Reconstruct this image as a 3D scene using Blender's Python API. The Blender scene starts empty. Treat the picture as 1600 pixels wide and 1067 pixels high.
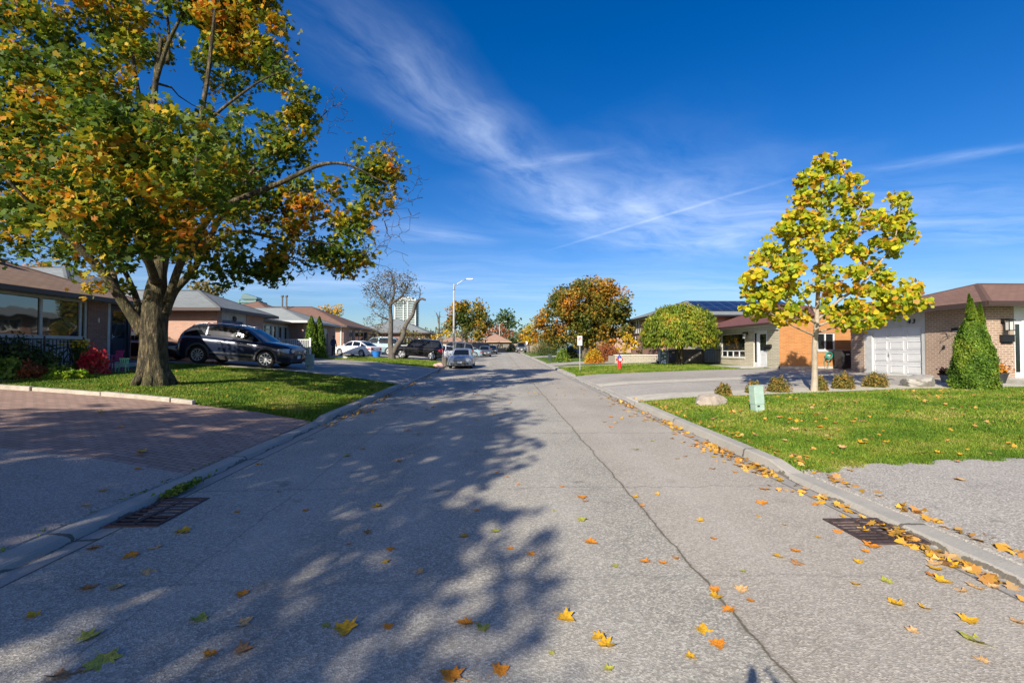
import bpy, bmesh, math, random
import numpy as np
from mathutils import Vector, Matrix, Euler
SC = bpy.context.scene
COL = SC.collection
R = math.radians
# ------------------------------------------------------------------ camera
YAW, PITCH, FPX = R(-1.77), R(1.17), 711.0
cam_d = bpy.data.cameras.new('camera'); cam = bpy.data.objects.new('camera', cam_d); COL.objects.link(cam)
cam.location = (0, 0, 1.9); cam.rotation_euler = (R(90) + PITCH, 0, YAW)
cam_d.sensor_width = 36; cam_d.lens = FPX / 1600 * 36; cam_d.clip_start = 0.05; cam_d.clip_end = 4000
SC.camera = cam
# ------------------------------------------------------------------ light
SUN_EL, SUN_AZ = R(30), R(209)          # azimuth clockwise from +Y; light travels towards azimuth 29
sd = bpy.data.lights.new('sun', 'SUN'); sun = bpy.data.objects.new('sun', sd); COL.objects.link(sun)
sd.energy = 4.6; sd.angle = R(0.53); sd.color = (1.0, 0.91, 0.77)
ldir = Vector((math.sin(R(29)) * math.cos(SUN_EL), math.cos(R(29)) * math.cos(SUN_EL), -math.sin(SUN_EL)))
sun.rotation_euler = ldir.to_track_quat('-Z', 'Y').to_euler()
SC.view_settings.view_transform = 'Standard'; SC.view_settings.look = 'None'
SC.view_settings.gamma = 1; SC.view_settings.exposure = 0.78
W = bpy.data.worlds.new('World'); SC.world = W; W.use_nodes = True
def build_world():
    nt = W.node_tree; N = nt.nodes; L = nt.links; N.clear()
    def nd(t, **k):
        n = N.new(t)
        for a, b in k.items(): setattr(n, a, b)
        return n
    def math_(op, a, b=None, c=None, clamp=False):
        n = nd('ShaderNodeMath', operation=op); n.use_clamp = clamp
        for i, v in enumerate((a, b, c)):
            if v is None: continue
            if isinstance(v, (int, float)): n.inputs[i].default_value = v
            else: L.new(v, n.inputs[i])
        return n.outputs[0]
    out = nd('ShaderNodeOutputWorld'); bg = nd('ShaderNodeBackground'); bg.inputs[1].default_value = 0.088
    sky = nd('ShaderNodeTexSky', sky_type='NISHITA'); sky.sun_disc = False
    sky.sun_elevation = SUN_EL; sky.sun_rotation = SUN_AZ; sky.altitude = 300
    sky.air_density = 1.0; sky.dust_density = 1.7; sky.ozone_density = 4.0
    hs = nd('ShaderNodeHueSaturation'); hs.inputs['Saturation'].default_value = 1.38; hs.inputs['Hue'].default_value = 0.512; hs.inputs['Value'].default_value = 1.0
    L.new(sky.outputs[0], hs.inputs['Color'])
    gm = nd('ShaderNodeGamma'); gm.inputs[1].default_value = 1.0; L.new(hs.outputs[0], gm.inputs[0])
    tc = nd('ShaderNodeTexCoord'); sp = nd('ShaderNodeSeparateXYZ'); L.new(tc.outputs['Generated'], sp.inputs[0])
    z = math_('MAXIMUM', sp.outputs[2], 0.04)
    u = math_('DIVIDE', sp.outputs[0], z); v = math_('DIVIDE', sp.outputs[1], z)
    cb = nd('ShaderNodeCombineXYZ'); L.new(u, cb.inputs[0]); L.new(v, cb.inputs[1])
    n0 = nd('ShaderNodeTexNoise'); n0.inputs['Scale'].default_value = 1.1; n0.inputs['Detail'].default_value = 5; L.new(cb.outputs[0], n0.inputs['Vector'])
    sn = nd('ShaderNodeSeparateColor'); L.new(n0.outputs['Color'], sn.inputs[0])
    def streak(ax, ay, bx, by, width, amp, stretch, scale, ends=0.25, lo=0.35, hi=0.75):
        dx, dy = bx - ax, by - ay; ln = math.hypot(dx, dy); dx /= ln; dy /= ln
        uu = math_('ADD', u, math_('MULTIPLY', math_('SUBTRACT', sn.outputs[0], 0.5), amp))
        vv = math_('ADD', v, math_('MULTIPLY', math_('SUBTRACT', sn.outputs[1], 0.5), amp))
        ru = math_('SUBTRACT', uu, ax); rv = math_('SUBTRACT', vv, ay)
        al = math_('ADD', math_('MULTIPLY', ru, dx), math_('MULTIPLY', rv, dy))
        ac = math_('SUBTRACT', math_('MULTIPLY', rv, dx), math_('MULTIPLY', ru, dy))
        m = math_('SUBTRACT', 1.0, math_('DIVIDE', math_('ABSOLUTE', ac), width), clamp=True)
        m = math_('POWER', m, 1.3)
        e1 = math_('DIVIDE', al, ends * ln, clamp=True)
        e2 = math_('DIVIDE', math_('SUBTRACT', ln, al), ends * ln, clamp=True)
        m = math_('MULTIPLY', m, math_('MULTIPLY', e1, e2))
        cv = nd('ShaderNodeCombineXYZ'); L.new(math_('MULTIPLY', al, stretch), cv.inputs[0]); L.new(ac, cv.inputs[1])
        nn = nd('ShaderNodeTexNoise'); nn.inputs['Scale'].default_value = scale; nn.inputs['Detail'].default_value = 8; nn.inputs['Roughness'].default_value = 0.62
        L.new(cv.outputs[0], nn.inputs['Vector'])
        mr = nd('ShaderNodeMapRange'); mr.inputs[1].default_value = lo; mr.inputs[2].default_value = hi; L.new(nn.outputs[0], mr.inputs[0])
        return math_('MULTIPLY', m, mr.outputs[0])
    s = [(streak(-0.62, 1.15, 0.95, 3.95, 0.34, 0.35, 0.35, 4.0, 0.22, 0.34, 0.80), 0.50),
         (streak(-0.05, 2.3, 2.8, 5.0, 1.2, 0.6, 0.4, 2.6, 0.3, 0.32, 0.74), 0.52),
         (streak(-0.1, 2.55, 0.75, 2.2, 0.12, 0.2, 0.5, 6.0, 0.4), 0.24), (streak(-2.2, 3.4, 0.2, 4.2, 0.7, 0.6, 0.3, 2.6, 0.3, 0.36, 0.8), 0.34),
         (streak(0.45, 4.6, 1.8, 2.4, 0.045, 0.07, 0.6, 9.0, 0.3, 0.25, 0.75), 0.34),
         (streak(1.85, 2.6, 3.0, 1.8, 0.15, 0.2, 0.45, 5.0, 0.3), 0.26),
         (streak(0.5, 3.3, 6.0, 3.5, 1.3, 0.8, 0.25, 2.4, 0.2, 0.34, 0.75), 0.42),
         (streak(-7.0, 6.5, 9, 8, 4.0, 1.2, 0.25, 1.2, 0.15, 0.30, 0.8), 0.45)]
    tot = None
    for a, k in s:
        t = math_('MULTIPLY', a, k); tot = t if tot is None else math_('ADD', tot, t)
    tot = math_('MINIMUM', tot, 0.8)
    mx = nd('ShaderNodeMix', data_type='RGBA'); L.new(tot, mx.inputs[0]); L.new(gm.outputs[0], mx.inputs[6])
    mx.inputs[7].default_value = (6.2, 7.2, 9.0, 1)
    L.new(mx.outputs[2], bg.inputs[0]); L.new(bg.outputs[0], out.inputs[0])
build_world()
# ------------------------------------------------------------------ terrain and placing helpers
PXL = [(-400, 1.3), (-60, 1.3), (-20, 1.15), (-16, 1.08), (-13.5, .98), (-12.4, .88), (-10.4, .75), (-8.3, .58), (-7.3, .47), (-4.38, .10),
       (4.38, .10), (7, .2), (10, .31), (13, .41), (15.6, .46), (20, .5), (60, .6), (400, .6)]
R_DRIVE = [(-14, 6.4), (14.1, 25.3), (36.5, 41), (56, 61), (70, 74)]
L_DRIVE = [(-14, 10.9), (20.3, 31.7), (41.5, 58), (66, 72)]
def lowk(x, y):
    for a, b in (R_DRIVE if x > 0 else L_DRIVE):
        if a <= y <= b: return 1
        if a - .4 < y < a: return (y - a + .4) / .4
        if b < y < b + .4: return (b + .4 - y) / .4
    return 0
def prof(x, y):
    for (a, za), (b, zb) in zip(PXL, PXL[1:]):
        if a <= x <= b:
            p = za + (zb - za) * (x - a) / (b - a); break
    else: p = .6
    if x < -4.38:
        k = 1.0 if y < 26 else max(.62, 1 - .38 * (y - 26) / 18)
        p = .10 + (p - .10) * k
    if abs(x) < 5.6: p -= .062 * lowk(x, y) * min(1, (5.6 - abs(x)) / 1.2)
    if y > 84: p *= max(0, 1 - (y - 84) / 6) * .9 + .1
    return p
def slope(y): return .017 * min(max(y, -40), 112)
def G(x, y): return slope(y) + (0 if abs(x) < 4.38 else prof(x, y))
CR = Euler((R(90) + PITCH, 0, YAW)).to_matrix()
def ray(px, py): return CR @ Vector(((px - 800) / FPX, (533.5 - py) / FPX, -1))
def at(px, py, Y):
    r = ray(px, py); return Vector((0, 0, 1.9)) + r * (Y / r.y)
def gp(px, py):
    r = ray(px, py); p = None; t = 1.0
    lo, hi = 1.0, 300.0
    t = lo
    while t < hi:
        q = Vector((0, 0, 1.9)) + r * t
        if q.z < G(q.x, q.y): break
        t *= 1.01
    a, b = t / 1.01, t
    for _ in range(20):
        m = (a + b) / 2; q = Vector((0, 0, 1.9)) + r * m
        if q.z < G(q.x, q.y): b = m
        else: a = m
    return Vector((0, 0, 1.9)) + r * b
def px2m(Y): return Y / FPX
# ------------------------------------------------------------------ materials
MATS = {}
def mat(name, col, rough=.8, metal=0, spec=.5, var=0, vscale=8, bump=0, bscale=40, col2=None, coat=0, detail=5, stretch=None, trans=0, emit=None):
    if name in MATS: return MATS[name]
    m = bpy.data.materials.new(name); MATS[name] = m; m.use_nodes = True
    nt = m.node_tree; b = nt.nodes['Principled BSDF']
    b.inputs['Base Color'].default_value = (*col, 1); b.inputs['Roughness'].default_value = rough
    b.inputs['Metallic'].default_value = metal; b.inputs['Specular IOR Level'].default_value = spec
    b.inputs['Coat Weight'].default_value = coat; b.inputs['Coat Roughness'].default_value = .04
    if var or bump:
        tc = nt.nodes.new('ShaderNodeTexCoord'); src = tc.outputs['Object']
        if stretch:
            mp = nt.nodes.new('ShaderNodeMapping'); mp.inputs['Scale'].default_value = stretch; nt.links.new(src, mp.inputs[0]); src = mp.outputs[0]
    if var:
        n = nt.nodes.new('ShaderNodeTexNoise'); n.inputs['Scale'].default_value = vscale; n.inputs['Detail'].default_value = detail; n.inputs['Roughness'].default_value = .65
        nt.links.new(src, n.inputs['Vector'])
        mr = nt.nodes.new('ShaderNodeMapRange'); mr.inputs[1].default_value = .3; mr.inputs[2].default_value = .7; nt.links.new(n.outputs[0], mr.inputs[0])
        mx = nt.nodes.new('ShaderNodeMix'); mx.data_type = 'RGBA'; nt.links.new(mr.outputs[0], mx.inputs[0])
        c2 = col2 if col2 else tuple(min(1, c * (1 + var)) for c in col); c1 = col if col2 else tuple(c * (1 - var) for c in col)
        mx.inputs[6].default_value = (*c1, 1); mx.inputs[7].default_value = (*c2, 1); nt.links.new(mx.outputs[2], b.inputs['Base Color'])
    if bump:
        n = nt.nodes.new('ShaderNodeTexNoise'); n.inputs['Scale'].default_value = bscale; n.inputs['Detail'].default_value = 6
        nt.links.new(src, n.inputs['Vector'])
        bp = nt.nodes.new('ShaderNodeBump'); bp.inputs['Strength'].default_value = bump; bp.inputs['Distance'].default_value = .02
        nt.links.new(n.outputs[0], bp.inputs['Height']); nt.links.new(bp.outputs[0], b.inputs['Normal'])
    return m
def nodes_of(m): return m.node_tree.nodes, m.node_tree.links, m.node_tree.nodes['Principled BSDF']
def mk_mix(N, L, f, a, b, blend='MIX'):
    mx = N.new('ShaderNodeMix'); mx.data_type = 'RGBA'; mx.blend_type = blend
    for i, v in ((0, f), (6, a), (7, b)):
        if isinstance(v, (int, float)): mx.inputs[i].default_value = v
        elif isinstance(v, tuple): mx.inputs[i].default_value = (*v, 1)
        else: L.new(v, mx.inputs[i])
    return mx.outputs[2]
def mk_noise(N, L, vec, scale, detail=5, rough=.6, lo=.3, hi=.7):
    n = N.new('ShaderNodeTexNoise'); n.inputs['Scale'].default_value = scale; n.inputs['Detail'].default_value = detail; n.inputs['Roughness'].default_value = rough
    L.new(vec, n.inputs['Vector'])
    mr = N.new('ShaderNodeMapRange'); mr.inputs[1].default_value = lo; mr.inputs[2].default_value = hi; L.new(n.outputs[0], mr.inputs[0])
    return mr.outputs[0]
def mk_math(N, L, op, a, b=None, clamp=False):
    n = N.new('ShaderNodeMath'); n.operation = op; n.use_clamp = clamp
    for i, v in enumerate((a, b)):
        if v is None: continue
        if isinstance(v, (int, float)): n.inputs[i].default_value = v
        else: L.new(v, n.inputs[i])
    return n.outputs[0]
def brick_mat(name, c1, c2, mortar, bw=.235, bh=.078, ms=.011, rough=.9, offset=.5, bump=.25, msmooth=.1):
    if name in MATS: return MATS[name]
    m = bpy.data.materials.new(name); MATS[name] = m; m.use_nodes = True; N, L, B = nodes_of(m)
    uv = N.new('ShaderNodeUVMap'); br = N.new('ShaderNodeTexBrick'); L.new(uv.outputs[0], br.inputs['Vector'])
    br.inputs['Scale'].default_value = 1; br.inputs['Brick Width'].default_value = bw; br.inputs['Row Height'].default_value = bh
    br.inputs['Mortar Size'].default_value = ms; br.inputs['Mortar Smooth'].default_value = msmooth; br.offset = offset
    br.inputs['Color1'].default_value = (*c1, 1); br.inputs['Color2'].default_value = (*c2, 1); br.inputs['Mortar'].default_value = (*mortar, 1)
    tc = N.new('ShaderNodeTexCoord'); v = mk_noise(N, L, tc.outputs['Object'], 1.3, 6, .6)
    c = mk_mix(N, L, mk_math(N, L, 'MULTIPLY', v, .35), br.outputs['Color'], tuple(x * .62 for x in c1))
    L.new(c, B.inputs['Base Color']); B.inputs['Roughness'].default_value = rough; B.inputs['Specular IOR Level'].default_value = .25
    bp = N.new('ShaderNodeBump'); bp.inputs['Strength'].default_value = bump; bp.inputs['Distance'].default_value = .008; bp.invert = True
    L.new(br.outputs['Fac'], bp.inputs['Height']); L.new(bp.outputs[0], B.inputs['Normal'])
    return m
def leaf_mat(name, pal, clump=None, cscale=.5, trans=.35, rough=.55, vein=False):
    """pal: list of (pos,color) by leaf; clump: (color, amount) patches by position"""
    if name in MATS: return MATS[name]
    m = bpy.data.materials.new(name); MATS[name] = m; m.use_nodes = True; N = m.node_tree.nodes; L = m.node_tree.links; N.clear()
    out = N.new('ShaderNodeOutputMaterial'); geo = N.new('ShaderNodeNewGeometry')
    rp = N.new('ShaderNodeValToRGB'); rp.color_ramp.interpolation = 'LINEAR'
    el = rp.color_ramp.elements
    while len(el) < len(pal): el.new(.5)
    for e, (p, c) in zip(el, pal): e.position = p; e.color = (*c, 1)
    tc = N.new('ShaderNodeTexCoord')
    v = mk_noise(N, L, tc.outputs['Object'], cscale, 3, .5, .34, .66)
    rnd = geo.outputs['Random Per Island']
    f = mk_math(N, L, 'ADD', mk_math(N, L, 'MULTIPLY', rnd, .42), mk_math(N, L, 'MULTIPLY', v, .58))
    L.new(f, rp.inputs[0])
    hv = N.new('ShaderNodeHueSaturation'); L.new(rp.outputs[0], hv.inputs['Color'])
    rv = mk_math(N, L, 'FRACT', mk_math(N, L, 'MULTIPLY', rnd, 37.7))
    L.new(mk_math(N, L, 'ADD', mk_math(N, L, 'MULTIPLY', rv, .6), .7), hv.inputs['Value'])
    d = N.new('ShaderNodeBsdfPrincipled'); d.inputs['Roughness'].default_value = rough; d.inputs['Specular IOR Level'].default_value = .25
    t = N.new('ShaderNodeBsdfTranslucent'); L.new(hv.outputs[0], d.inputs['Base Color']); L.new(hv.outputs[0], t.inputs['Color'])
    ms = N.new('ShaderNodeMixShader'); ms.inputs[0].default_value = trans
    L.new(d.outputs[0], ms.inputs[1]); L.new(t.outputs[0], ms.inputs[2]); L.new(ms.outputs[0], out.inputs[0])
    return m
# ------------------------------------------------------------------ mesh helpers
class MB:
    def __init__(s): s.v = []; s.f = []
    def add(s, vs, fs):
        o = len(s.v); s.v += [tuple(p) for p in vs]; s.f += [tuple(i + o for i in f) for f in fs]; return s
    def box(s, x0, x1, y0, y1, z0, z1):
        return s.add([(x0, y0, z0), (x1, y0, z0), (x1, y1, z0), (x0, y1, z0), (x0, y0, z1), (x1, y0, z1), (x1, y1, z1), (x0, y1, z1)],
                     [(0, 3, 2, 1), (4, 5, 6, 7), (0, 1, 5, 4), (1, 2, 6, 5), (2, 3, 7, 6), (3, 0, 4, 7)])
    def obox(s, o, ax, ay, az):
        """box from corner o along three vectors"""
        o, ax, ay, az = map(Vector, (o, ax, ay, az)); p = [o, o + ax, o + ax + ay, o + ay]; p += [q + az for q in p]
        return s.add(p, [(0, 3, 2, 1), (4, 5, 6, 7), (0, 1, 5, 4), (1, 2, 6, 5), (2, 3, 7, 6), (3, 0, 4, 7)])
    def quad(s, a, b, c, d): return s.add([a, b, c, d], [(0, 1, 2, 3)])
    def tube(s, pts, rads, n=8, cap=True, rough=0, rs=0):
        pts = [Vector(p) for p in pts]; rings = []; up = Vector((.13, .27, .95)).normalized(); o0 = len(s.v)
        if isinstance(rads, (int, float)): rads = [rads] * len(pts)
        for i, p in enumerate(pts):
            d = (pts[min(i + 1, len(pts) - 1)] - pts[max(i - 1, 0)]).normalized()
            if abs(d.dot(up)) > .97: a = d.orthogonal().normalized()
            else: a = d.cross(up).normalized()
            if rings and True:
                a = (prev - d * prev.dot(d)).normalized() if (prev - d * prev.dot(d)).length > 1e-4 else a
            prev = a; b = d.cross(a)
            ring = []
            for k in range(n):
                t = 2 * math.pi * k / n; r = rads[i] * (1 + rough * math.sin(k * 2.1 + rs + i * .35) * .6 + rough * math.sin(k * 5.3 + rs) * .4)
                s.v.append(tuple(p + (a * math.cos(t) + b * math.sin(t)) * r)); ring.append(len(s.v) - 1)
            rings.append(ring)
        for r0, r1 in zip(rings, rings[1:]):
            for k in range(n): s.f.append((r0[k], r0[(k + 1) % n], r1[(k + 1) % n], r1[k]))
        if cap: s.f.append(tuple(reversed(rings[0]))); s.f.append(tuple(rings[-1]))
        return s
    def lathe(s, prof_, n=16, o=(0, 0, 0), axis='z', cap=True):
        rings = []
        for r, z in prof_:
            ring = []
            for k in range(n):
                t = 2 * math.pi * k / n
                p = (r * math.cos(t), r * math.sin(t), z)
                if axis == 'y': p = (r * math.cos(t), z, r * math.sin(t))
                if axis == 'x': p = (z, r * math.cos(t), r * math.sin(t))
                s.v.append((p[0] + o[0], p[1] + o[1], p[2] + o[2])); ring.append(len(s.v) - 1)
            rings.append(ring)
        for r0, r1 in zip(rings, rings[1:]):
            for k in range(n): s.f.append((r0[k], r0[(k + 1) % n], r1[(k + 1) % n], r1[k]))
        if cap: s.f.append(tuple(reversed(rings[0]))); s.f.append(tuple(rings[-1]))
        return s
def set_uv(me):
    uvl = me.uv_layers.new(name='UVMap'); data = uvl.data
    for p in me.polygons:
        n = p.normal
        if abs(n.z) > .96: ud, vd = Vector((1, 0, 0)), Vector((0, 1, 0))
        else:
            ud = Vector((-n.y, n.x, 0)).normalized(); vd = n.cross(ud)
        for li in p.loop_indices:
            c = me.vertices[me.loops[li].vertex_index].co; data[li].uv = (c.dot(ud), c.dot(vd))
def obj(name, mb, m=None, parent=None, smooth=False, uv=False, bevel=0, world=False, autos=False):
    """world=True: vertices are in world coordinates, shifted to the root's origin"""
    me = bpy.data.meshes.new(name)
    off = Vector((0, 0, 0))
    if world and parent:
        r = parent
        while r.parent: r = r.parent
        off = r.location
    me.from_pydata([(p[0] - off[0], p[1] - off[1], p[2] - off[2]) for p in mb.v] if off.length else mb.v, [], mb.f)
    me.update()
    if uv: set_uv(me)
    if m: me.materials.append(m)
    if smooth: me.polygons.foreach_set('use_smooth', [True] * len(me.polygons))
    if autos: me.set_sharp_from_angle(angle=R(35))
    o = bpy.data.objects.new(name, me); COL.objects.link(o)
    if parent: o.parent = parent
    if bevel:
        b = o.modifiers.new('bevel', 'BEVEL'); b.width = bevel; b.segments = 2; b.limit_method = 'ANGLE'; b.angle_limit = R(40)
    return o
def obj_np(name, V, face_n, m, parent=None):
    """V: (faces*face_n, 3) array, one n-gon per face_n vertices"""
    V = np.asarray(V, dtype=np.float32).reshape(-1, 3); nf = len(V) // face_n
    me = bpy.data.meshes.new(name); me.vertices.add(len(V)); me.vertices.foreach_set('co', V.ravel())
    me.loops.add(len(V)); me.loops.foreach_set('vertex_index', np.arange(len(V), dtype=np.int32))
    me.polygons.add(nf); me.polygons.foreach_set('loop_start', np.arange(0, len(V), face_n, dtype=np.int32))
    me.update(calc_edges=True); me.validate()
    me.materials.append(m); o = bpy.data.objects.new(name, me); COL.objects.link(o)
    if parent: o.parent = parent
    return o
def tag(o, label=None, cat=None, group=None, kind=None):
    if label: o['label'] = label
    if cat: o['category'] = cat
    if group: o['group'] = group
    if kind: o['kind'] = kind
    return o
def thing(name, loc, label, cat, group=None, rz=0):
    o = bpy.data.objects.new(name, None); COL.objects.link(o); o.location = loc; o.rotation_euler = (0, 0, rz)
    o.empty_display_size = .2
    return tag(o, label, cat, group)
def kids(o): return [c for c in COL.objects if c.parent == o]
def dup(root, loc, rz=0, label=None, group=None, scale=None):
    def cp(o, par):
        c = o.copy(); COL.objects.link(c); c.parent = par
        for ch in [k for k in list(CH.get(o.name, []))]: cp(ch, c)
        return c
    CH = {}
    for k in list(COL.objects):
        if k.parent: CH.setdefault(k.parent.name, []).append(k)
    r = cp(root, None); r.location = loc; r.rotation_euler = (0, 0, rz)
    if scale: r.scale = (scale,) * 3
    if label: r['label'] = label
    if group: r['group'] = group
    return r
def struct(name, mb, m, **k):
    o = obj(name, mb, m, **k); o['kind'] = 'structure'; return o
# ------------------------------------------------------------------ ground materials
def asphalt_mat(name, lo, hi, road=False):
    m = bpy.data.materials.new(name); MATS[name] = m; m.use_nodes = True; N, L, B = nodes_of(m)
    tc = N.new('ShaderNodeTexCoord'); P = tc.outputs['Object']
    vo = N.new('ShaderNodeTexVoronoi'); vo.inputs['Scale'].default_value = 75; L.new(P, vo.inputs['Vector'])
    sv = N.new('ShaderNodeSeparateColor'); L.new(vo.outputs['Color'], sv.inputs[0])
    pw = mk_math(N, L, 'POWER', sv.outputs[0], 1.7)
    big = mk_noise(N, L, P, .55, 6, .62, .25, .75)
    mid = mk_noise(N, L, P, 30, 8, .85, .35, .65)
    c = mk_mix(N, L, pw, lo, hi)
    c = mk_mix(N, L, mk_math(N, L, 'MULTIPLY', mid, .45), c, tuple(x * .55 for x in lo))
    gr = mk_noise(N, L, P, 210, 3, .8, .40, .60); c = mk_mix(N, L, mk_math(N, L, 'MULTIPLY', gr, .35), c, tuple(x * .5 for x in lo))
    c = mk_mix(N, L, mk_math(N, L, 'MULTIPLY', big, .42), c, tuple((a + b) / 2 * 1.25 for a, b in zip(lo, hi)))
    # oil and tar spots
    sp = mk_noise(N, L, P, 2.3, 3, .5, .66, .74)
    c = mk_mix(N, L, mk_math(N, L, 'MULTIPLY', sp, .45), c, tuple(x * .45 for x in lo))
    if road:
        se = N.new('ShaderNodeSeparateXYZ'); L.new(P, se.inputs[0])
        wob = N.new('ShaderNodeTexNoise'); wob.inputs['Scale'].default_value = 1.6; wob.inputs['Detail'].default_value = 8; wob.inputs['Roughness'].default_value = .7; L.new(P, wob.inputs['Vector'])
        def line(axis, pos, w, amp, dark, fade=1.0):
            nonlocal c
            q = mk_math(N, L, 'ADD', se.outputs[axis], mk_math(N, L, 'MULTIPLY', mk_math(N, L, 'SUBTRACT', wob.outputs[0], .5), amp))
            d = mk_math(N, L, 'ABSOLUTE', mk_math(N, L, 'SUBTRACT', q, pos))
            k = mk_math(N, L, 'SUBTRACT', 1.0, mk_math(N, L, 'DIVIDE', d, w), clamp=True)
            k = mk_math(N, L, 'MULTIPLY', mk_math(N, L, 'POWER', k, .6), fade)
            c = mk_mix(N, L, k, c, dark)
        tint = mk_math(N, L, 'GREATER_THAN', se.outputs[0], 1.65)       # the right-hand lane was laid separately
        c = mk_mix(N, L, mk_math(N, L, 'MULTIPLY', tint, .22), c, (.42, .35, .28))
        for wx, ww, wf in ((-2.3, .38, .16), (-.9, .38, .16), (.75, .40, .14), (2.35, .4, .12)):       # worn wheel paths
            d = mk_math(N, L, 'ABSOLUTE', mk_math(N, L, 'SUBTRACT', se.outputs[0], wx)); k = mk_math(N, L, 'SUBTRACT', 1.0, mk_math(N, L, 'DIVIDE', d, ww), clamp=True)
            c = mk_mix(N, L, mk_math(N, L, 'MULTIPLY', k, wf), c, (.50, .47, .42))
        d = mk_math(N, L, 'ABSOLUTE', mk_math(N, L, 'ADD', se.outputs[0], 1.6)); k = mk_math(N, L, 'SUBTRACT', 1.0, mk_math(N, L, 'DIVIDE', d, .35), clamp=True)
        k = mk_math(N, L, 'MULTIPLY', k, mk_noise(N, L, P, .8, 5, .7, .42, .7)); c = mk_mix(N, L, mk_math(N, L, 'MULTIPLY', k, .4), c, (.09, .088, .085))     # oil drip line
        vc = N.new('ShaderNodeTexVoronoi'); vc.feature = 'DISTANCE_TO_EDGE'; vc.inputs['Scale'].default_value = .42
        pv = N.new('ShaderNodeVectorMath'); pv.operation = 'ADD'; L.new(P, pv.inputs[0]); L.new(wob.outputs['Color'], pv.inputs[1]); L.new(pv.outputs[0], vc.inputs['Vector'])
        k = mk_math(N, L, 'LESS_THAN', vc.outputs['Distance'], .0035); k = mk_math(N, L, 'MULTIPLY', k, mk_noise(N, L, P, .25, 2, .5, .50, .62))
        c = mk_mix(N, L, mk_math(N, L, 'MULTIPLY', k, .6), c, (.07, .065, .055))
        line(0, 1.66, .013, .16, (.06, .05, .03), .9)
        line(0, 1.66, .035, .2, (.14, .125, .09), .35)
        line(0, -2.55, .012, .2, (.10, .10, .10), .5)
        for yy, f in ((6.0, .4), (9.6, .6), (15.3, .7), (24.0, .5), (3.7, .3), (36.0, .6), (50, .6), (64, .5)): line(1, yy, .014 + yy * .0012, .5, (.09, .09, .09), f)
    L.new(c, B.inputs['Base Color']); B.inputs['Roughness'].default_value = .9; B.inputs['Specular IOR Level'].default_value = .3
    bp = N.new('ShaderNodeBump'); bp.inputs['Strength'].default_value = .55; bp.inputs['Distance'].default_value = .006
    L.new(vo.outputs['Distance'], bp.inputs['Height']); L.new(bp.outputs[0], B.inputs['Normal'])
    return m
M_road = asphalt_mat('road_asphalt', (.20, .188, .16), (.68, .635, .54), True)
M_drive = asphalt_mat('driveway_asphalt', (.22, .205, .18), (.68, .635, .565))
M_drive_dark = asphalt_mat('dark_driveway_asphalt', (.24, .22, .19), (.58, .54, .47))
M_drive_pink = asphalt_mat('pinkish_aggregate', (.26, .21, .175), (.70, .60, .51))
M_conc = mat('concrete', (.44, .41, .34), .9, var=.2, vscale=3.5, bump=.3, bscale=60, detail=9)
M_gutter = mat('gutter_concrete', (.33, .325, .31), .9, var=.28, vscale=2.2, bump=.3, bscale=60, detail=10)
def grass_ground_mat():
    m = bpy.data.materials.new('lawn_grass'); MATS['lawn_grass'] = m; m.use_nodes = True; N, L, B = nodes_of(m)
    tc = N.new('ShaderNodeTexCoord'); P = tc.outputs['Object']
    a = mk_noise(N, L, P, .45, 5, .6); b = mk_noise(N, L, P, 9, 6, .7); d = mk_noise(N, L, P, 60, 3, .7)
    c = mk_mix(N, L, a, (.065, .135, .015), (.14, .215, .022))
    c = mk_mix(N, L, mk_math(N, L, 'MULTIPLY', b, .6), c, (.04, .085, .014))
    c = mk_mix(N, L, mk_math(N, L, 'MULTIPLY', d, .45), c, (.17, .25, .05))
    dry = mk_noise(N, L, P, .7, 7, .65, .48, .74)
    c = mk_mix(N, L, mk_math(N, L, 'MULTIPLY', dry, .6), c, (.25, .22, .09))
    L.new(c, B.inputs['Base Color']); B.inputs['Roughness'].default_value = .95; B.inputs['Specular IOR Level'].default_value = .15
    bp = N.new('ShaderNodeBump'); bp.inputs['Strength'].default_value = .8; bp.inputs['Distance'].default_value = .04
    L.new(d, bp.inputs['Height']); L.new(bp.outputs[0], B.inputs['Normal'])
    return m
M_lawn = grass_ground_mat()
M_paver = brick_mat('interlock_pavers', (.44, .30, .24), (.33, .22, .17), (.12, .10, .09), bw=.22, bh=.11, ms=.008, offset=.5)
M_soil = mat('soil', (.10, .075, .05), .95, var=.4, vscale=20, bump=.6, bscale=30)
# ------------------------------------------------------------------ the ground sheet
def frange(a, b, n): return [a + (b - a) * i / n for i in range(n + 1)]
xs = [-600, -300, -150, -90, -60, -45, -34, -27, -22, -20, -18, -16, -15, -14, -13.5, -12.4, -11.4, -10.4, -9.3, -8.3, -7.3, -6.3, -5.6, -5.0, -4.40, -4.32, 0, 4.32, 4.40, 5.0, 5.6, 7, 8.5, 10, 11.5, 13, 15.6, 18, 20, 25, 35, 60, 90, 150, 300, 600]
ys = [-60, -40, -20, -10, -4] + frange(0, 60, 30)[0:] + frange(63, 84, 7) + [86, 88, 90, 93, 96, 100, 106, 112, 130, 160, 220, 300, 500, 900, 1500, 2600]
ys = sorted(set(ys + [v for d in R_DRIVE + L_DRIVE for v in (d[0] - .4, d[0], d[1], d[1] + .4) if -12 < v < 80]))
def sheet(x_list, y_list, dz, zf=G, over=None):
    m = MB(); nx, ny = len(x_list), len(y_list)
    for y in y_list:
        for x in x_list: m.v.append((x, y, zf(x, y) + dz))
    for j in range(ny - 1):
        for i in range(nx - 1): m.f.append((j * nx + i, j * nx + i + 1, (j + 1) * nx + i + 1, (j + 1) * nx + i))
    return m
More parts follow.
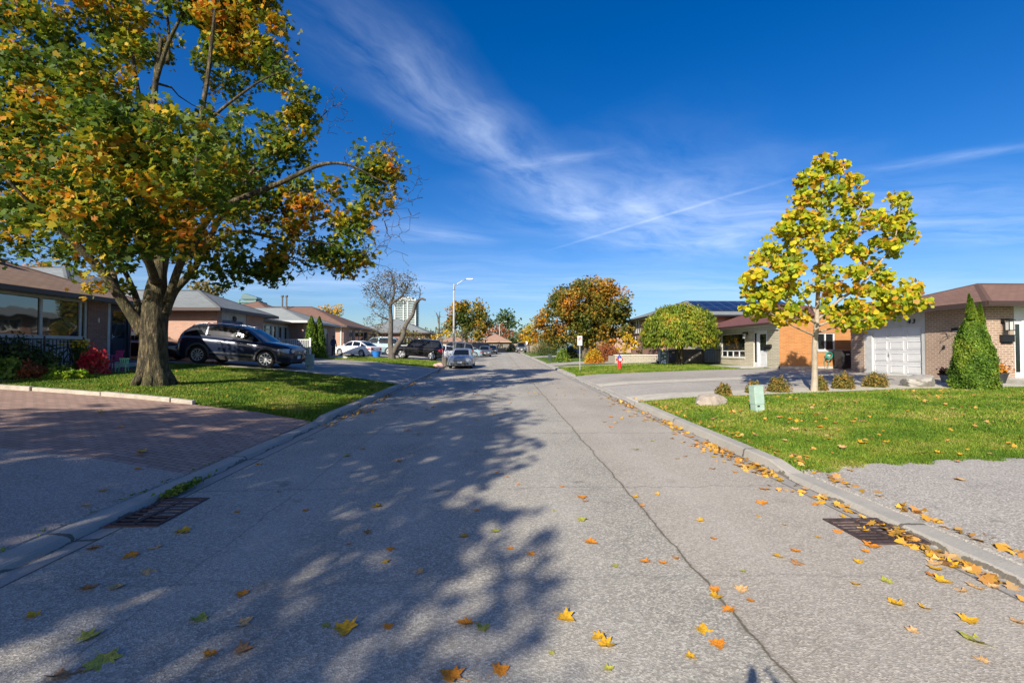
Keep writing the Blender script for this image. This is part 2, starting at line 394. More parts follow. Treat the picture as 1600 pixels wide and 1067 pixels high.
def zg(x, y):
    if abs(x) < 4.35: return slope(y) - (.12 if y < 87.5 else .05)
    z = slope(y) + prof(x, y)
    if 87 < y < 97: z = slope(y) - .05
    return z
struct('ground', sheet(xs, ys, 0, zg), M_lawn, smooth=True)
RY = [-14] + frange(-10, 90, 50)
def zr(x, y): return slope(y)
struct('road', sheet([-3.86, -2, 0, 2, 3.86], RY, 0.0, zr), M_road)
struct('cross_road', sheet([-90, -40, -3.87, 3.87, 40, 90], [88.02, 90, 93, 96.5], .01, zr), M_drive)
# kerbs with gutter pan; rolled low at the driveways
def kerb(side, drives):
    m = MB(); Y = sorted(set([-14] + frange(-12, 88, 200) + [v for d in drives for v in (d[0] - .5, d[0], d[1], d[1] + .5) if -14 < v < 88]))
    n = 0
    for y in Y:
        k = 1.0
        for a, b in drives:
            if a <= y <= b: k = 0
            elif a - .5 < y < a: k = min(k, (a - y) / .5)
            elif b < y < b + .5: k = min(k, (y - b) / .5)
        z = slope(y); top = .045 + .075 * k; face = 4.10 + .03 * k
        w = .012 * math.sin(y * 1.7)
        sec = [(3.85, z - .05), (3.85, z + .004), (face, z - .012), (face + .03, z + top - .015), (face + .055, z + top), (4.37 + w, z + top), (4.40, z + top - .02), (4.40, z - .1)]
        if y >= 88: pass
        for x, zz in sec: m.v.append((side * x, y, zz))
        n += 1
    K = 8
    for i in range(n - 1):
        for j in range(K - 1):
            q = (i * K + j, i * K + j + 1, (i + 1) * K + j + 1, (i + 1) * K + j)
            m.f.append(q if side < 0 else tuple(reversed(q)))
    o = struct('kerb', m, M_kerb)
def kerb_mat():
    m = bpy.data.materials.new('kerb_concrete'); m.use_nodes = True; N, L, B = nodes_of(m)
    tc = N.new('ShaderNodeTexCoord'); P = tc.outputs['Object']; se = N.new('ShaderNodeSeparateXYZ'); L.new(P, se.inputs[0])
    a = mk_noise(N, L, P, 1.6, 9, .7); b = mk_noise(N, L, P, 45, 4, .7)
    c = mk_mix(N, L, a, (.45, .42, .36), (.31, .295, .26)); c = mk_mix(N, L, mk_math(N, L, 'MULTIPLY', b, .3), c, (.20, .19, .17))
    ax = mk_math(N, L, 'ABSOLUTE', se.outputs[0])
    g = mk_math(N, L, 'LESS_THAN', ax, 4.08); c = mk_mix(N, L, mk_math(N, L, 'MULTIPLY', g, .55), c, (.27, .26, .24))
    wob = mk_math(N, L, 'MULTIPLY', mk_math(N, L, 'SUBTRACT', a, .5), .1)
    j = mk_math(N, L, 'ABSOLUTE', mk_math(N, L, 'SUBTRACT', mk_math(N, L, 'FRACT', mk_math(N, L, 'DIVIDE', mk_math(N, L, 'ADD', se.outputs[1], wob), 3.05)), .5))
    j = mk_math(N, L, 'LESS_THAN', j, .007); c = mk_mix(N, L, mk_math(N, L, 'MULTIPLY', j, .8), c, (.06, .05, .03))
    e = mk_math(N, L, 'LESS_THAN', mk_math(N, L, 'ABSOLUTE', mk_math(N, L, 'SUBTRACT', mk_math(N, L, 'ADD', ax, wob), 4.10)), .014)
    c = mk_mix(N, L, mk_math(N, L, 'MULTIPLY', e, .75), c, (.07, .055, .035))
    e2 = mk_math(N, L, 'LESS_THAN', ax, 3.87); c = mk_mix(N, L, mk_math(N, L, 'MULTIPLY', e2, .7), c, (.07, .06, .04))
    L.new(c, B.inputs['Base Color']); B.inputs['Roughness'].default_value = .92
    bp = N.new('ShaderNodeBump'); bp.inputs['Strength'].default_value = .4; bp.inputs['Distance'].default_value = .01; L.new(b, bp.inputs['Height']); L.new(bp.outputs[0], B.inputs['Normal'])
    return m
M_kerb = kerb_mat()
kerb(1, R_DRIVE); kerb(-1, L_DRIVE)
def xr(a, b):
    s = sorted(set([a, b] + [x for x in xs if a < x < b])); return s
def yr(a, b):
    s = sorted(set([a, b] + [y for y in ys if a < y < b])); return s
def strip(name, x0, x1, y0, y1, m, dz=.016, **k): return struct(name, sheet(xr(x0, x1), yr(y0, y1), dz), m, **k)
# right side
strip('driveway', 4.366, 30, -14, 6.5, M_drive)
strip('driveway', 4.366, 17.66, 15.5, 19.1, M_drive)
strip('driveway', 4.366, 15.56, 20.3, 25.3, M_drive_dark)
strip('driveway', 15.56, 22, 22.3, 24.7, M_drive_dark)
strip('driveway', 15.56, 17.66, 20.3, 22.3, M_drive_dark, .0165)
strip('path', 4.366, 17.66, 19.1, 20.3, M_conc, .024)
strip('path', 4.366, 17.6, 14.15, 15.5, M_conc, .03)
strip('path', 4.366, 12.5, 33.2, 34.6, M_conc)
strip('driveway', 4.366, 16, 36.5, 41, M_drive)
strip('driveway', 4.366, 16, 56, 61, M_drive)
# left side
strip('driveway', -40, -4.366, -14, 6.6, M_drive_pink)
strip('paved_driveway', -40, -4.366, 6.6, 10.9, M_paver, uv=True)
strip('driveway', -14.25, -4.366, 20.45, 31.5, M_drive_dark)
strip('driveway', -24, -14.25, 20.45, 23.55, M_drive_dark)
strip('path', -24, -4.366, 20.2, 20.45, M_conc, .035)
strip('path', -14.2, -4.366, 31.5, 32.1, M_conc, .03)
strip('driveway', -16.2, -4.366, 41.5, 58, M_drive)
strip('driveway', -14.2, -4.366, 66, 72, M_drive)
strip('garden_bed', -14.85, -12.6, 11.3, 17.2, M_soil, .012)
# timber-like concrete edging between the paved driveway and the lawn: separate blocks
M_edge = mat('edging_stone', (.40, .36, .30), .95, var=.25, vscale=6, bump=.5, bscale=30)
rnd = random.Random(4)
x = -30.0; i = 0
while x < -7.2:
    ln = 1.55 + rnd.random() * .1; x1 = min(x + ln, -7.1); m = MB(); y0 = 10.86 + rnd.uniform(-.015, .02); z0, z1 = G(x, 11), G(x1, 11); tz = rnd.uniform(.09, .115)
    m.obox((x + .012, y0, z0 - .05), (x1 - x - .024, rnd.uniform(-.02, .02), z1 - z0), (0, .13, 0), (0, 0, .05 + tz))
    o = obj('edging_block', m, M_edge, bevel=.012); tag(o, 'weathered concrete edging block in the row between the brick driveway and the left lawn', 'edging block', 'edging blocks along the left lawn')
    x = x1; i += 1
# catch basin grates
M_iron = mat('rusty_iron', (.11, .075, .07), .65, metal=.6, var=.4, vscale=14, bump=.3)
M_black = mat('pit_shade_black', (.008, .008, .008), .95)
def grate(x0, y0, label, ww=.60, dd=.62):
    z = slope(y0); r = thing('storm_drain', (x0, y0, z), label, 'storm drain', 'storm drains in the gutters')
    f = MB(); t = .035; zz = .014; s = .017
    f.box(0, ww, 0, t, -.02, zz).box(0, ww, dd - t, dd, -.02, zz + s * dd).box(0, t, t, dd - t, -.02, zz + .003).box(ww - t, ww, t, dd - t, -.02, zz + .003)
    obj('frame', f, M_iron, r)
    g = MB(); n = 8
    for i in range(n):
        y = t + .012 + (dd - 2 * t) * (i + .15) / n; g.box(t, ww - t, y, y + .026, -.018, zz + s * y)
    g.box(ww / 2 - .014, ww / 2 + .014, t, dd - t, -.018, zz + .009)
    obj('grate', g, M_iron, r)
    d = MB(); d.box(t, ww - t, t, dd - t, .0035, .0055); obj('pit_shade_sheet', d, M_black, r)  # thin black sheet above the road, painted shade for the drain opening
    return r
grate(3.50, 4.22, 'rusty iron storm drain grate beside the right kerb')
grate(-4.06, 4.85, 'rusty iron storm drain grate in the shaded left gutter', .54, .86)
# ------------------------------------------------------------------ house builders (world coordinates)
M_brick_pink = brick_mat('pinkish_brick', (.50, .28, .21), (.42, .23, .17), (.42, .34, .28))
M_brick_brown = brick_mat('brown_brick', (.33, .165, .12), (.25, .12, .09), (.26, .22, .19))
M_brick_tan = brick_mat('taupe_brick', (.34, .23, .165), (.26, .175, .125), (.46, .39, .32), bw=.24, bh=.085, ms=.014)
M_brick_orange = brick_mat('orange_brick', (.50, .225, .075), (.39, .16, .05), (.44, .26, .13), bw=.3, bh=.085)
M_brick_grey = brick_mat('grey_stone_brick', (.58, .53, .41), (.46, .42, .32), (.26, .24, .19), bw=.42, bh=.09, ms=.012)
M_brick_dark = brick_mat('dark_grey_brick', (.20, .18, .15), (.15, .13, .11), (.22, .21, .19))
def shingle(name, c, c2): return brick_mat(name, c, c2, tuple(x * .45 for x in c), bw=.33, bh=.14, ms=.009, rough=.95, bump=.35)
M_roof_brown = shingle('brown_shingles', (.34, .23, .17), (.27, .18, .135))
M_roof_red = shingle('maroon_shingles', (.20, .085, .075), (.15, .06, .055))
M_roof_br2 = shingle('reddish_brown_shingles', (.23, .135, .10), (.175, .10, .077))
M_roof_grey = shingle('blue_grey_shingles', (.24, .265, .27), (.19, .21, .215))
M_roof_lgrey = shingle('pale_grey_shingles', (.30, .325, .32), (.26, .28, .275))
M_roof_tan = shingle('tan_shingles', (.45, .28, .20), (.36, .22, .15))
M_white = mat('white_paint', (.62, .63, .64), .45, var=.05, vscale=3)
M_white_d = mat('aged_white_paint', (.47, .48, .475), .6, var=.12, vscale=4)
M_soffit = mat('soffit_metal', (.34, .34, .32), .6)
M_brown_m = mat('brown_metal_trim', (.052, .032, .026), .45)
M_stone_sill = mat('stone_sill', (.50, .47, .40), .9, var=.15, vscale=9)
M_found = mat('foundation_concrete', (.42, .41, .38), .92, var=.22, vscale=3)
M_bluep = mat('blue_painted_door', (.035, .085, .22), .5)
M_dark_door = mat('dark_navy_door', (.02, .025, .045), .4)
M_metal_b = mat('black_metal', (.02, .02, .022), .45, metal=.3)
M_steel = mat('galvanised_steel', (.45, .46, .46), .45, metal=.7, var=.1)
M_curtain = mat('curtain_cloth', (.42, .42, .40), .9, var=.3, vscale=2, stretch=(9, 9, .3))
def glass_mat(name='window_glass', tint=(.012, .018, .020), rough=.03):
    m = bpy.data.materials.new(name); MATS[name] = m; m.use_nodes = True; N, L, B = nodes_of(m)
    B.inputs['Base Color'].default_value = (*tint, 1); B.inputs['Roughness'].default_value = rough; B.inputs['Specular IOR Level'].default_value = 1.0
    B.inputs['IOR'].default_value = 1.6
    tc = N.new('ShaderNodeTexCoord'); n = N.new('ShaderNodeTexNoise'); n.inputs['Scale'].default_value = .8; L.new(tc.outputs['Object'], n.inputs['Vector'])
    bp = N.new('ShaderNodeBump'); bp.inputs['Strength'].default_value = .04; bp.inputs['Distance'].default_value = .2; L.new(n.outputs[0], bp.inputs['Height']); L.new(bp.outputs[0], B.inputs['Normal'])
    return m
M_glass = glass_mat()
M_glass_big = glass_mat('picture_window_glass', (.02, .03, .028)); M_glass_big.node_tree.nodes['Principled BSDF'].inputs['IOR'].default_value = 1.75
class Fac:
    """a wall face: a = coordinate along it, z = height, d = depth inwards"""
    def __init__(s, face, plane): s.f, s.p = face, plane
    def pt(s, a, z, d=0):
        if s.f == '+x': return (s.p - d, a, z)
        if s.f == '-x': return (s.p + d, a, z)
        if s.f == '-y': return (a, s.p + d, z)
        return (a, s.p - d, z)
    def box(s, mb, a0, a1, z0, z1, d0, d1):
        p = [s.pt(a, z, d) for d in (d0, d1) for a, z in ((a0, z0), (a1, z0), (a1, z1), (a0, z1))]
        fl = s.f in ('-x', '+y')
        fs = [(0, 1, 2, 3), (7, 6, 5, 4), (0, 4, 5, 1), (1, 5, 6, 2), (2, 6, 7, 3), (3, 7, 4, 0)]
        if fl: fs = [tuple(reversed(f)) for f in fs]
        return mb.add(p, fs)
def wall(mb, fac, a0, a1, z0, z1, holes=(), depth=.13):
    A = sorted(set([a0, a1] + [min(max(h[i], a0), a1) for h in holes for i in (0, 1)])); Z = sorted(set([z0, z1] + [min(max(h[i], z0), z1) for h in holes for i in (2, 3)]))
    fl = fac.f in ('-x', '+y')
    def q(*p): mb.add(p if not fl else tuple(reversed(p)), [(0, 1, 2, 3)])
    for i in range(len(A) - 1):
        for j in range(len(Z) - 1):
            ca, cz = (A[i] + A[i + 1]) / 2, (Z[j] + Z[j + 1]) / 2
            if any(h[0] < ca < h[1] and h[2] < cz < h[3] for h in holes): continue
            q(fac.pt(A[i], Z[j]), fac.pt(A[i + 1], Z[j]), fac.pt(A[i + 1], Z[j + 1]), fac.pt(A[i], Z[j + 1]))
    for h in holes:
        b0, b1, c0, c1 = max(h[0], a0), min(h[1], a1), max(h[2], z0), min(h[3], z1)
        q(fac.pt(b0, c0), fac.pt(b0, c0, depth), fac.pt(b0, c1, depth), fac.pt(b0, c1)); q(fac.pt(b1, c0, depth), fac.pt(b1, c0), fac.pt(b1, c1), fac.pt(b1, c1, depth))
        q(fac.pt(b0, c1), fac.pt(b0, c1, depth), fac.pt(b1, c1, depth), fac.pt(b1, c1)); q(fac.pt(b0, c0, depth), fac.pt(b0, c0), fac.pt(b1, c0), fac.pt(b1, c0, depth))
    return mb
def window(root, fac, a0, a1, z0, z1, mull=(), trans=(), fr=.06, m=None, glass=None, sill=True, small=None, curtain=False):
    m = m or M_white; glass = glass or M_glass; f = MB(); d0, d1 = .04, .12
    fac.box(f, a0, a0 + fr, z0, z1, d0, d1); fac.box(f, a1 - fr, a1, z0, z1, d0, d1); fac.box(f, a0 + fr, a1 - fr, z0, z0 + fr, d0, d1); fac.box(f, a0 + fr, a1 - fr, z1 - fr, z1, d0, d1)
    for a in mull: fac.box(f, a - fr / 2, a + fr / 2, z0 + fr, z1 - fr, d0 + .003, d1)
    for z in trans: fac.box(f, a0 + fr, a1 - fr, z - fr / 2, z + fr / 2, d0 + .006, d1)
    if small:
        zt, n = small
        fac.box(f, a0 + fr, a1 - fr, zt - fr / 2, zt + fr / 2, d0 + .006, d1)
        for i in range(1, n): a = a0 + (a1 - a0) * i / n; fac.box(f, a - fr / 2, a + fr / 2, z0 + fr, zt - fr / 2, d0 + .004, d1)
    w = obj('window', f, m, root, world=True)
    g = MB(); fac.box(g, a0 + fr * .5, a1 - fr * .5, z0 + fr * .5, z1 - fr * .5, .085, .10); obj('pane', g, glass, w, world=True)
    if sill: s = MB(); fac.box(s, a0 - .05, a1 + .05, z0 - .085, z0 - .002, -.045, .12); obj('sill', s, M_stone_sill, w, world=True)
    return w
def door(root, fac, a0, a1, z0, z1, m, name='front_door', glass=True, storm=False):
    f = MB(); fr = .07
    fac.box(f, a0, a0 + fr, z0, z1, .02, .13); fac.box(f, a1 - fr, a1, z0, z1, .02, .13); fac.box(f, a0 + fr, a1 - fr, z1 - fr, z1, .02, .13)
    fac.box(f, a0 + fr, a1 - fr, z0, z1 - fr, .075, .125)
    w = a1 - a0; b0, b1 = a0 + fr + w * .12, a1 - fr - w * .12
    for c0, c1 in ((z0 + .15, z0 + .75),) + (() if glass else ((z0 + 1.0, z1 - .25),)):
        fac.box(f, b0, b1, c0, c0 + .03, .062, .076); fac.box(f, b0, b1, c1 - .03, c1, .062, .076); fac.box(f, b0, b0 + .03, c0 + .03, c1 - .03, .062, .076); fac.box(f, b1 - .03, b1, c0 + .03, c1 - .03, .062, .076)
    d = obj(name, f, m, root, world=True)
    if glass: g = MB(); fac.box(g, b0, b1, z0 + .95, z1 - .22, .066, .078); obj('pane', g, M_glass, d, world=True)
    h = MB(); s = a0 + fr + .09; fac.box(h, s - .012, s + .012, z0 + .92, z0 + 1.10, .045, .078); fac.box(h, s - .012, s + .10, z0 + .995, z0 + 1.02, .03, .0451); obj('handle', h, M_steel, d, world=True)
    return d
def garage_door(root, fac, a0, a1, z0, z1, m=None, rows=4, cols=3, handle=True):
    m = m or M_white; f = MB(); fac.box(f, a0, a1, z0, z1, .10, .15); rh = (z1 - z0) / rows; cw = (a1 - a0) / cols
    for r in range(rows):
        if r: fac.box(f, a0, a1, z0 + r * rh - .006, z0 + r * rh + .006, .092, .101)
        for c in range(cols):
            x0, x1, y0, y1 = a0 + c * cw + .09, a0 + (c + 1) * cw - .09, z0 + r * rh + .09, z0 + (r + 1) * rh - .09; t = .022
            fac.box(f, x0, x1, y0, y0 + t, .082, .101); fac.box(f, x0, x1, y1 - t, y1, .082, .101); fac.box(f, x0, x0 + t, y0 + t, y1 - t, .082, .101); fac.box(f, x1 - t, x1, y0 + t, y1 - t, .082, .101)
            fac.box(f, x0 + .05, x1 - .05, y0 + .05, y1 - .05, .088, .101)
    g = obj('garage_door', f, m, root, world=True)
    if handle:
        h = MB(); a = (a0 + a1) / 2 + .42; z = z0 + .9; fac.box(h, a - .02, a + .02, z - .09, z + .09, .07, .1); fac.box(h, a - .07, a + .015, z - .012, z + .014, .05, .0701); obj('handle', h, M_steel, g, world=True)
    return g
def hip_roof(root, x0, x1, y0, y1, ze, pitch, m, axis='x', hip=(True, True), trim=None, soffit=True):
    """x0..y1 = eave rectangle; axis = ridge direction; hip=(low end, high end)"""
    r = MB(); X, Y = (x1 - x0), (y1 - y0)
    if axis == 'x':
        h = Y / 2; zt = ze + h * pitch; ym = (y0 + y1) / 2
        ra = x0 + (h if hip[0] else 0); rb = x1 - (h if hip[1] else 0)
        if ra > rb: ra = rb = (ra + rb) / 2
        A, B = (ra, ym, zt), (rb, ym, zt)
        c = [(x0, y0, ze), (x1, y0, ze), (x1, y1, ze), (x0, y1, ze)]
        r.add(c + [A, B], [(0, 1, 5, 4), (2, 3, 4, 5), (3, 0, 4), (1, 2, 5)])
    else:
        h = X / 2; zt = ze + h * pitch; xm = (x0 + x1) / 2
        ra = y0 + (h if hip[0] else 0); rb = y1 - (h if hip[1] else 0)
        if ra > rb: ra = rb = (ra + rb) / 2
        A, B = (xm, ra, zt), (xm, rb, zt)
        c = [(x0, y0, ze), (x1, y0, ze), (x1, y1, ze), (x0, y1, ze)]
        r.add(c + [A, B], [(3, 0, 4, 5), (1, 2, 5, 4), (0, 1, 4), (2, 3, 5)])
    ro = obj('roof', r, m, root, uv=True, world=True)
    # ridge and hip caps
    k = MB()
    def cap(p, q):
        p, q = Vector(p), Vector(q); d = (q - p); 
        if d.length < .1: return
        s = d.cross(Vector((0, 0, 1))).normalized() * .12; u = Vector((0, 0, .03))
        k.add([p - s - Vector((0, 0, .02)), p + u, p + s - Vector((0, 0, .02)), q - s - Vector((0, 0, .02)), q + u, q + s - Vector((0, 0, .02))], [(0, 1, 4, 3), (1, 2, 5, 4)])
    cap(A, B)
    if axis == 'x':
        if hip[0]: cap(c[0], A); cap(c[3], A)
        if hip[1]: cap(c[1], B); cap(c[2], B)
    else:
        if hip[0]: cap(c[0], A); cap(c[1], A)
        if hip[1]: cap(c[2], B); cap(c[3], B)
    if k.f: obj('ridge_cap', k, m, ro, world=True)
    g = MB(); t = .035; z0, z1 = ze - .14, ze + .015
    g.box(x0 - t, x1 + t, y0 - t - .03, y0, z0, z1).box(x0 - t, x1 + t, y1, y1 + t + .03, z0, z1).box(x0 - t - .03, x0, y0 + .002, y1 - .002, z0, z1 - .002).box(x1, x1 + t + .03, y0 + .002, y1 - .002, z0, z1 - .002)
    obj('gutter', g, trim or M_brown_m, ro, world=True)
    if soffit:
        s = MB(); s.box(x0 + .002, x1 - .002, y0 + .002, y1 - .002, ze - .11, ze - .085); obj('soffit', s, M_soffit, ro, world=True)
    return ro, (A, B)
def text_mesh(name, body, size, m, root, loc, rot, extrude=.008, shear=0):
    cu = bpy.data.curves.new(name, 'FONT'); cu.body = body; cu.size = size; cu.extrude = extrude; cu.shear = shear; cu.offset = .004
    t = bpy.data.objects.new('tmp', cu); COL.objects.link(t); bpy.context.view_layer.update()
    me = bpy.data.meshes.new_from_object(t.evaluated_get(bpy.context.evaluated_depsgraph_get())); bpy.data.objects.remove(t); bpy.data.curves.remove(cu)
    me.materials.clear(); me.materials.append(m); o = bpy.data.objects.new(name, me); COL.objects.link(o); o.parent = root
    r = root
    while r.parent: r = r.parent
    o.location = Vector(loc) - r.location; o.rotation_euler = rot
    return o
# ------------------------------------------------------------------ right: taupe brick bungalow number 43
gz = G(17.7, 19)                                   # drive level at the garage, about .82
H = thing('brick_bungalow', (17.7, 15.95, gz), 'taupe brick bungalow with a brown hip roof and white panelled garage door marked 43', 'house')
eL = 3.62
FX = Fac('-x', 17.7); FS = Fac('-y', 15.95)
w = MB(); gd = (18.5, 21.05)                      # garage opening
wall(w, FX, 15.95, 22.3, gz - .4, eL - .09, [(gd[0] - .18, gd[1] + .42, gz - .4, eL - .09)])
dz0 = gz + .12; dx0 = 18.75
wall(w, FS, 17.7, 30, gz - .4, eL - .09, [(dx0, dx0 + 2.1, dz0, eL - .09), (23.2, 26, gz + 1.0, gz + 2.3)])
wall(w, Fac('+y', 22.3), 17.7, 30, gz - .4, eL - .09)
obj('wall', w, M_brick_tan, H, uv=True, world=True)
p = MB(); a0, a1 = gd[0] - .18, gd[1] + .42; FX.box(p, a0, gd[0], gz - .3, eL - .09, .02, .2); FX.box(p, gd[1], a1, gz - .3, gz + 2.13, .02, .2)
FX.box(p, gd[0], a1, gz + 2.13, eL - .09, .02, .2)
n = 9
for i in range(1, n): a = gd[0] + (a1 - gd[0]) * i / n; FX.box(p, a - .012, a + .012, gz + 2.16, eL - .09, .008, .021)
obj('garage_surround', p, M_white_d, H, world=True)
garage_door(H, FX, gd[0], gd[1], gz + .01, gz + 2.13)
num = text_mesh('house_number', '4 3', .27, M_metal_b, H, (17.7, gd[0] + .62, gz + 2.26), (R(90), 0, R(-90)), .01, .25)
hip_roof(H, 17.05, 32, 15.3, 22.95, eL, .31, M_roof_br2, 'x', (True, False))
door(H, FS, dx0 + .32, dx0 + 1.3, dz0, dz0 + 2.1, M_white)
p = MB(); FS.box(p, dx0, dx0 + .32, dz0, dz0 + 2.1, .06, .13); FS.box(p, dx0 + 1.3, dx0 + 2.1, dz0, dz0 + 2.1, .06, .13); FS.box(p, dx0, dx0 + 2.1, dz0 + 2.1, eL - .09, .04, .13)
FS.box(p, dx0, dx0 + .06, dz0, dz0 + 2.1, .03, .06)
obj('door_surround', p, M_white, H, world=True)
p = MB(); FS.box(p, dx0 + .1, dx0 + .26, dz0 + .2, dz0 + 1.95, .05, .061); obj('sidelight', p, M_glass, H, world=True)
window(H, FS, 23.2, 26, gz + 1.0, gz + 2.3, (24.6,))
p = MB(); p.box(17.9, 21.5, 14.75, 15.93, gz - .2, gz + .12); obj('porch_step', p, M_found, H, world=True, bevel=.01)
def wall_lamp(root, fac, a, z, s=1.0):
    l = MB(); fac.box(l, a - .04 * s, a + .04 * s, z + .02, z + .14 * s, -.02, 0); fac.box(l, a - .012, a + .012, z + .10 * s, z + .125 * s, -.16 * s, -.02)
    for q in (-1, 1):
        for e in (0, 1): fac.box(l, a + q * .055 * s - .006, a + q * .055 * s + .006, z - .14 * s, z + .08 * s, -.10 * s - e * .11 * s, -.09 * s - e * .11 * s)
    fac.box(l, a - .075 * s, a + .075 * s, z + .08 * s, z + .10 * s, -.23 * s, -.075 * s); fac.box(l, a - .05 * s, a + .05 * s, z + .10 * s, z + .14 * s, -.20 * s, -.105 * s); fac.box(l, a - .065 * s, a + .065 * s, z - .16 * s, z - .14 * s, -.22 * s, -.085 * s)
    o = obj('wall_lamp', l, M_metal_b, root, world=True)
    g = MB(); fac.box(g, a - .048 * s, a + .048 * s, z - .139 * s, z + .079 * s, -.19 * s, -.115 * s); obj('lamp_glass', g, mat('frosted_glass', (.5, .52, .5), .2), o, world=True)
for vx_, vy_ in ((22.5, 17.7), (25.6, 18.0)):
    v = MB(); v.box(vx_ - .18, vx_ + .18, vy_ - .18, vy_ + .18, 4.2, 4.62); v.box(vx_ - .24, vx_ + .24, vy_ - .24, vy_ + .24, 4.62, 4.68); obj('roof_vent', v, M_brown_m, H, world=True)
wall_lamp(H, FS, 18.3, gz + 2.05, 1.5)
p = MB(); FS.box(p, 18.18, 18.63, gz + 1.42, gz + 1.66, -.12, -.001); FS.box(p, 18.17, 18.64, gz + 1.655, gz + 1.68, -.135, -.001); FS.box(p, 18.21, 18.6, gz + 1.36, gz + 1.42, -.05, -.03); obj('mailbox', p, M_metal_b, H, world=True)
p = MB(); FX.box(p, 17.48, 17.53, gz + 1.18, gz + 1.3, -.05, 0); p.tube([(17.66, 17.5, gz + 1.25), (17.6, 17.5, gz + 1.2), (17.6, 17.55, gz + 1.12)], .012, 6); obj('wall_hook', p, M_metal_b, H, world=True)
p = MB(); p.tube([(17.62, 16.9, gz + 1.86), (17.5, 17.0, gz + 1.83), (17.6, 17.25, gz + 1.9), (17.62, 17.5, gz + 1.88)], .012, 5); p.tube([(17.62, 17.2, gz + 1.7), (17.5, 17.35, gz + 1.62), (17.63, 17.5, gz + 1.6)], .011, 5)
FX.box(p, 16.9, 17.2, gz + 1.85, gz + 1.98, -.03, -.001); obj('wall_ornament', p, M_metal_b, H, world=True)
# ------------------------------------------------------------------ right: bungalow with grey stone front and orange brick side
bz = G(15.6, 27); eB = 3.45
H = thing('brick_bungalow', (15.6, 24.75, bz), 'bungalow with grey stone front, orange brick side wall and maroon shingled roof', 'house')
FX = Fac('-x', 15.6); FS = Fac('-y', 24.75)
def ywin(px): return 15.6 / math.tan(math.atan((px - 800) / FPX) - YAW)
w = MB(); wy0, wy1 = ywin(1163.5), ywin(1126.5); dy0, dy1 = ywin(1198.5), ywin(1177)
wz0, wz1 = bz + .55, bz + 2.12
wall(w, FX, 24.75, 38, bz - .4, eB - .06, [(wy0, wy1, wz0, wz1), (dy0, dy1, bz + .02, bz + 2.2)])
obj('wall', w, M_brick_grey, H, uv=True, world=True)
window(H, FX, wy0, wy1, wz0, wz1, small=(wz0 + .42, 4), glass=M_glass)
door(H, FX, dy0 + .02, dy0 + 1.0, bz + .04, bz + 2.18, M_white)
p = MB(); FX.box(p, dy0 + 1.0, dy1, bz + .03, bz + 2.18, .06, .12); FX.box(p, dy0 + 1.02, dy0 + 1.09, bz + .03, bz + 2.18, .02, .06); obj('door_surround', p, M_white, H, world=True)
p = MB(); FX.box(p, dy0 + 1.14, dy1 - .08, bz + .3, bz + 2.05, .05, .061); obj('sidelight', p, M_glass, H, world=True)
wall_lamp(H, FX, wy0 - .35, bz + 1.95, 1.4)
p = MB(); FX.box(p, 25.45, 26.05, bz + 1.15, bz + 1.34, -.12, -.001); FX.box(p, 25.6, 25.9, bz + 1.06, bz + 1.15, -.08, -.03); obj('mailbox', p, M_metal_b, H, world=True)
w = MB(); ox0, ox1 = 17.75, 18.75
X1 = 27.0; zl, zr_ = eB - .03, eB + 1.25
hz0, hz1 = bz + 1.0, bz + 1.98
wall(w, FS, 15.602, X1, bz + .12, eB - .05, [(ox0, ox1, hz0, hz1)])
w.add([(15.602, 24.75, eB - .05), (X1, 24.75, eB - .05), (X1, 24.75, eB + .2), (21.0, 24.75, eB + 1.02), (15.602, 24.75, eB + .02)], [(0, 1, 2, 3, 4)])
obj('side_wall', w, M_brick_orange, H, uv=True, world=True)
p = MB(); FS.box(p, 15.6, X1, bz - .4, bz + .12, -.03, .1); obj('foundation', p, M_found, H, world=True)
window(H, FS, ox0, ox1, hz0, hz1, ((ox0 + ox1) / 2 - .02,))
p = MB(); p.tube([(19.75, 24.65, bz + .1), (19.75, 24.65, eB + .3)], .05, 10); obj('downspout', p, M_white, H, world=True)
r = MB(); e0 = (14.95, 25.12, eB); zt = eB + 5.9 * .2
r.add([(14.95, 24.5, eB), (20.9, 24.5, zt), (20.9, 33.5, zt), (14.95, 38.6, eB), (27.2, 24.5, eB), (27.2, 38.6, eB)], [(3, 0, 1, 2), (4, 5, 2, 1), (5, 3, 2)])
r.add([(p_[0], p_[1], p_[2] - .1) for p_ in [(14.95, 24.5, eB), (20.9, 24.5, zt), (27.2, 24.5, eB)]] + [(14.95, 24.5, eB), (20.9, 24.5, zt), (27.2, 24.5, eB)], [(0, 1, 4, 3), (1, 2, 5, 4)])
ro = obj('roof', r, M_roof_red, H, uv=True, world=True)
g = MB(); g.box(14.87, 14.95, 24.5, 38.6, eB - .13, eB + .015); obj('gutter', g, M_brown_m, ro, world=True)
g = MB(); g.box(14.96, 15.6, 24.97, 38.5, eB - .12, eB - .09); g.box(15.52, 15.598, 24.75, 38, eB - .36, eB - .122); obj('soffit', g, M_white_d, ro, world=True)
hip_roof(H, 17.5, 30, 31, 42, eB + .15, .38, M_roof_red, 'x')
w = MB(); Fac('-y', 31.4).box(w, 18, 29.5, bz - .3, eB + .06, 0, .2); Fac('-x', 18).box(w, 31.6, 41.5, bz - .3, eB + .06, 0, .2); obj('rear_wall', w, M_brick_orange, H, uv=True, world=True)
p = MB(); p.box(14.2, 15.58, 26.2, 32.8, bz - .3, bz + .03); obj('porch_slab', p, M_found, H, world=True, bevel=.01)
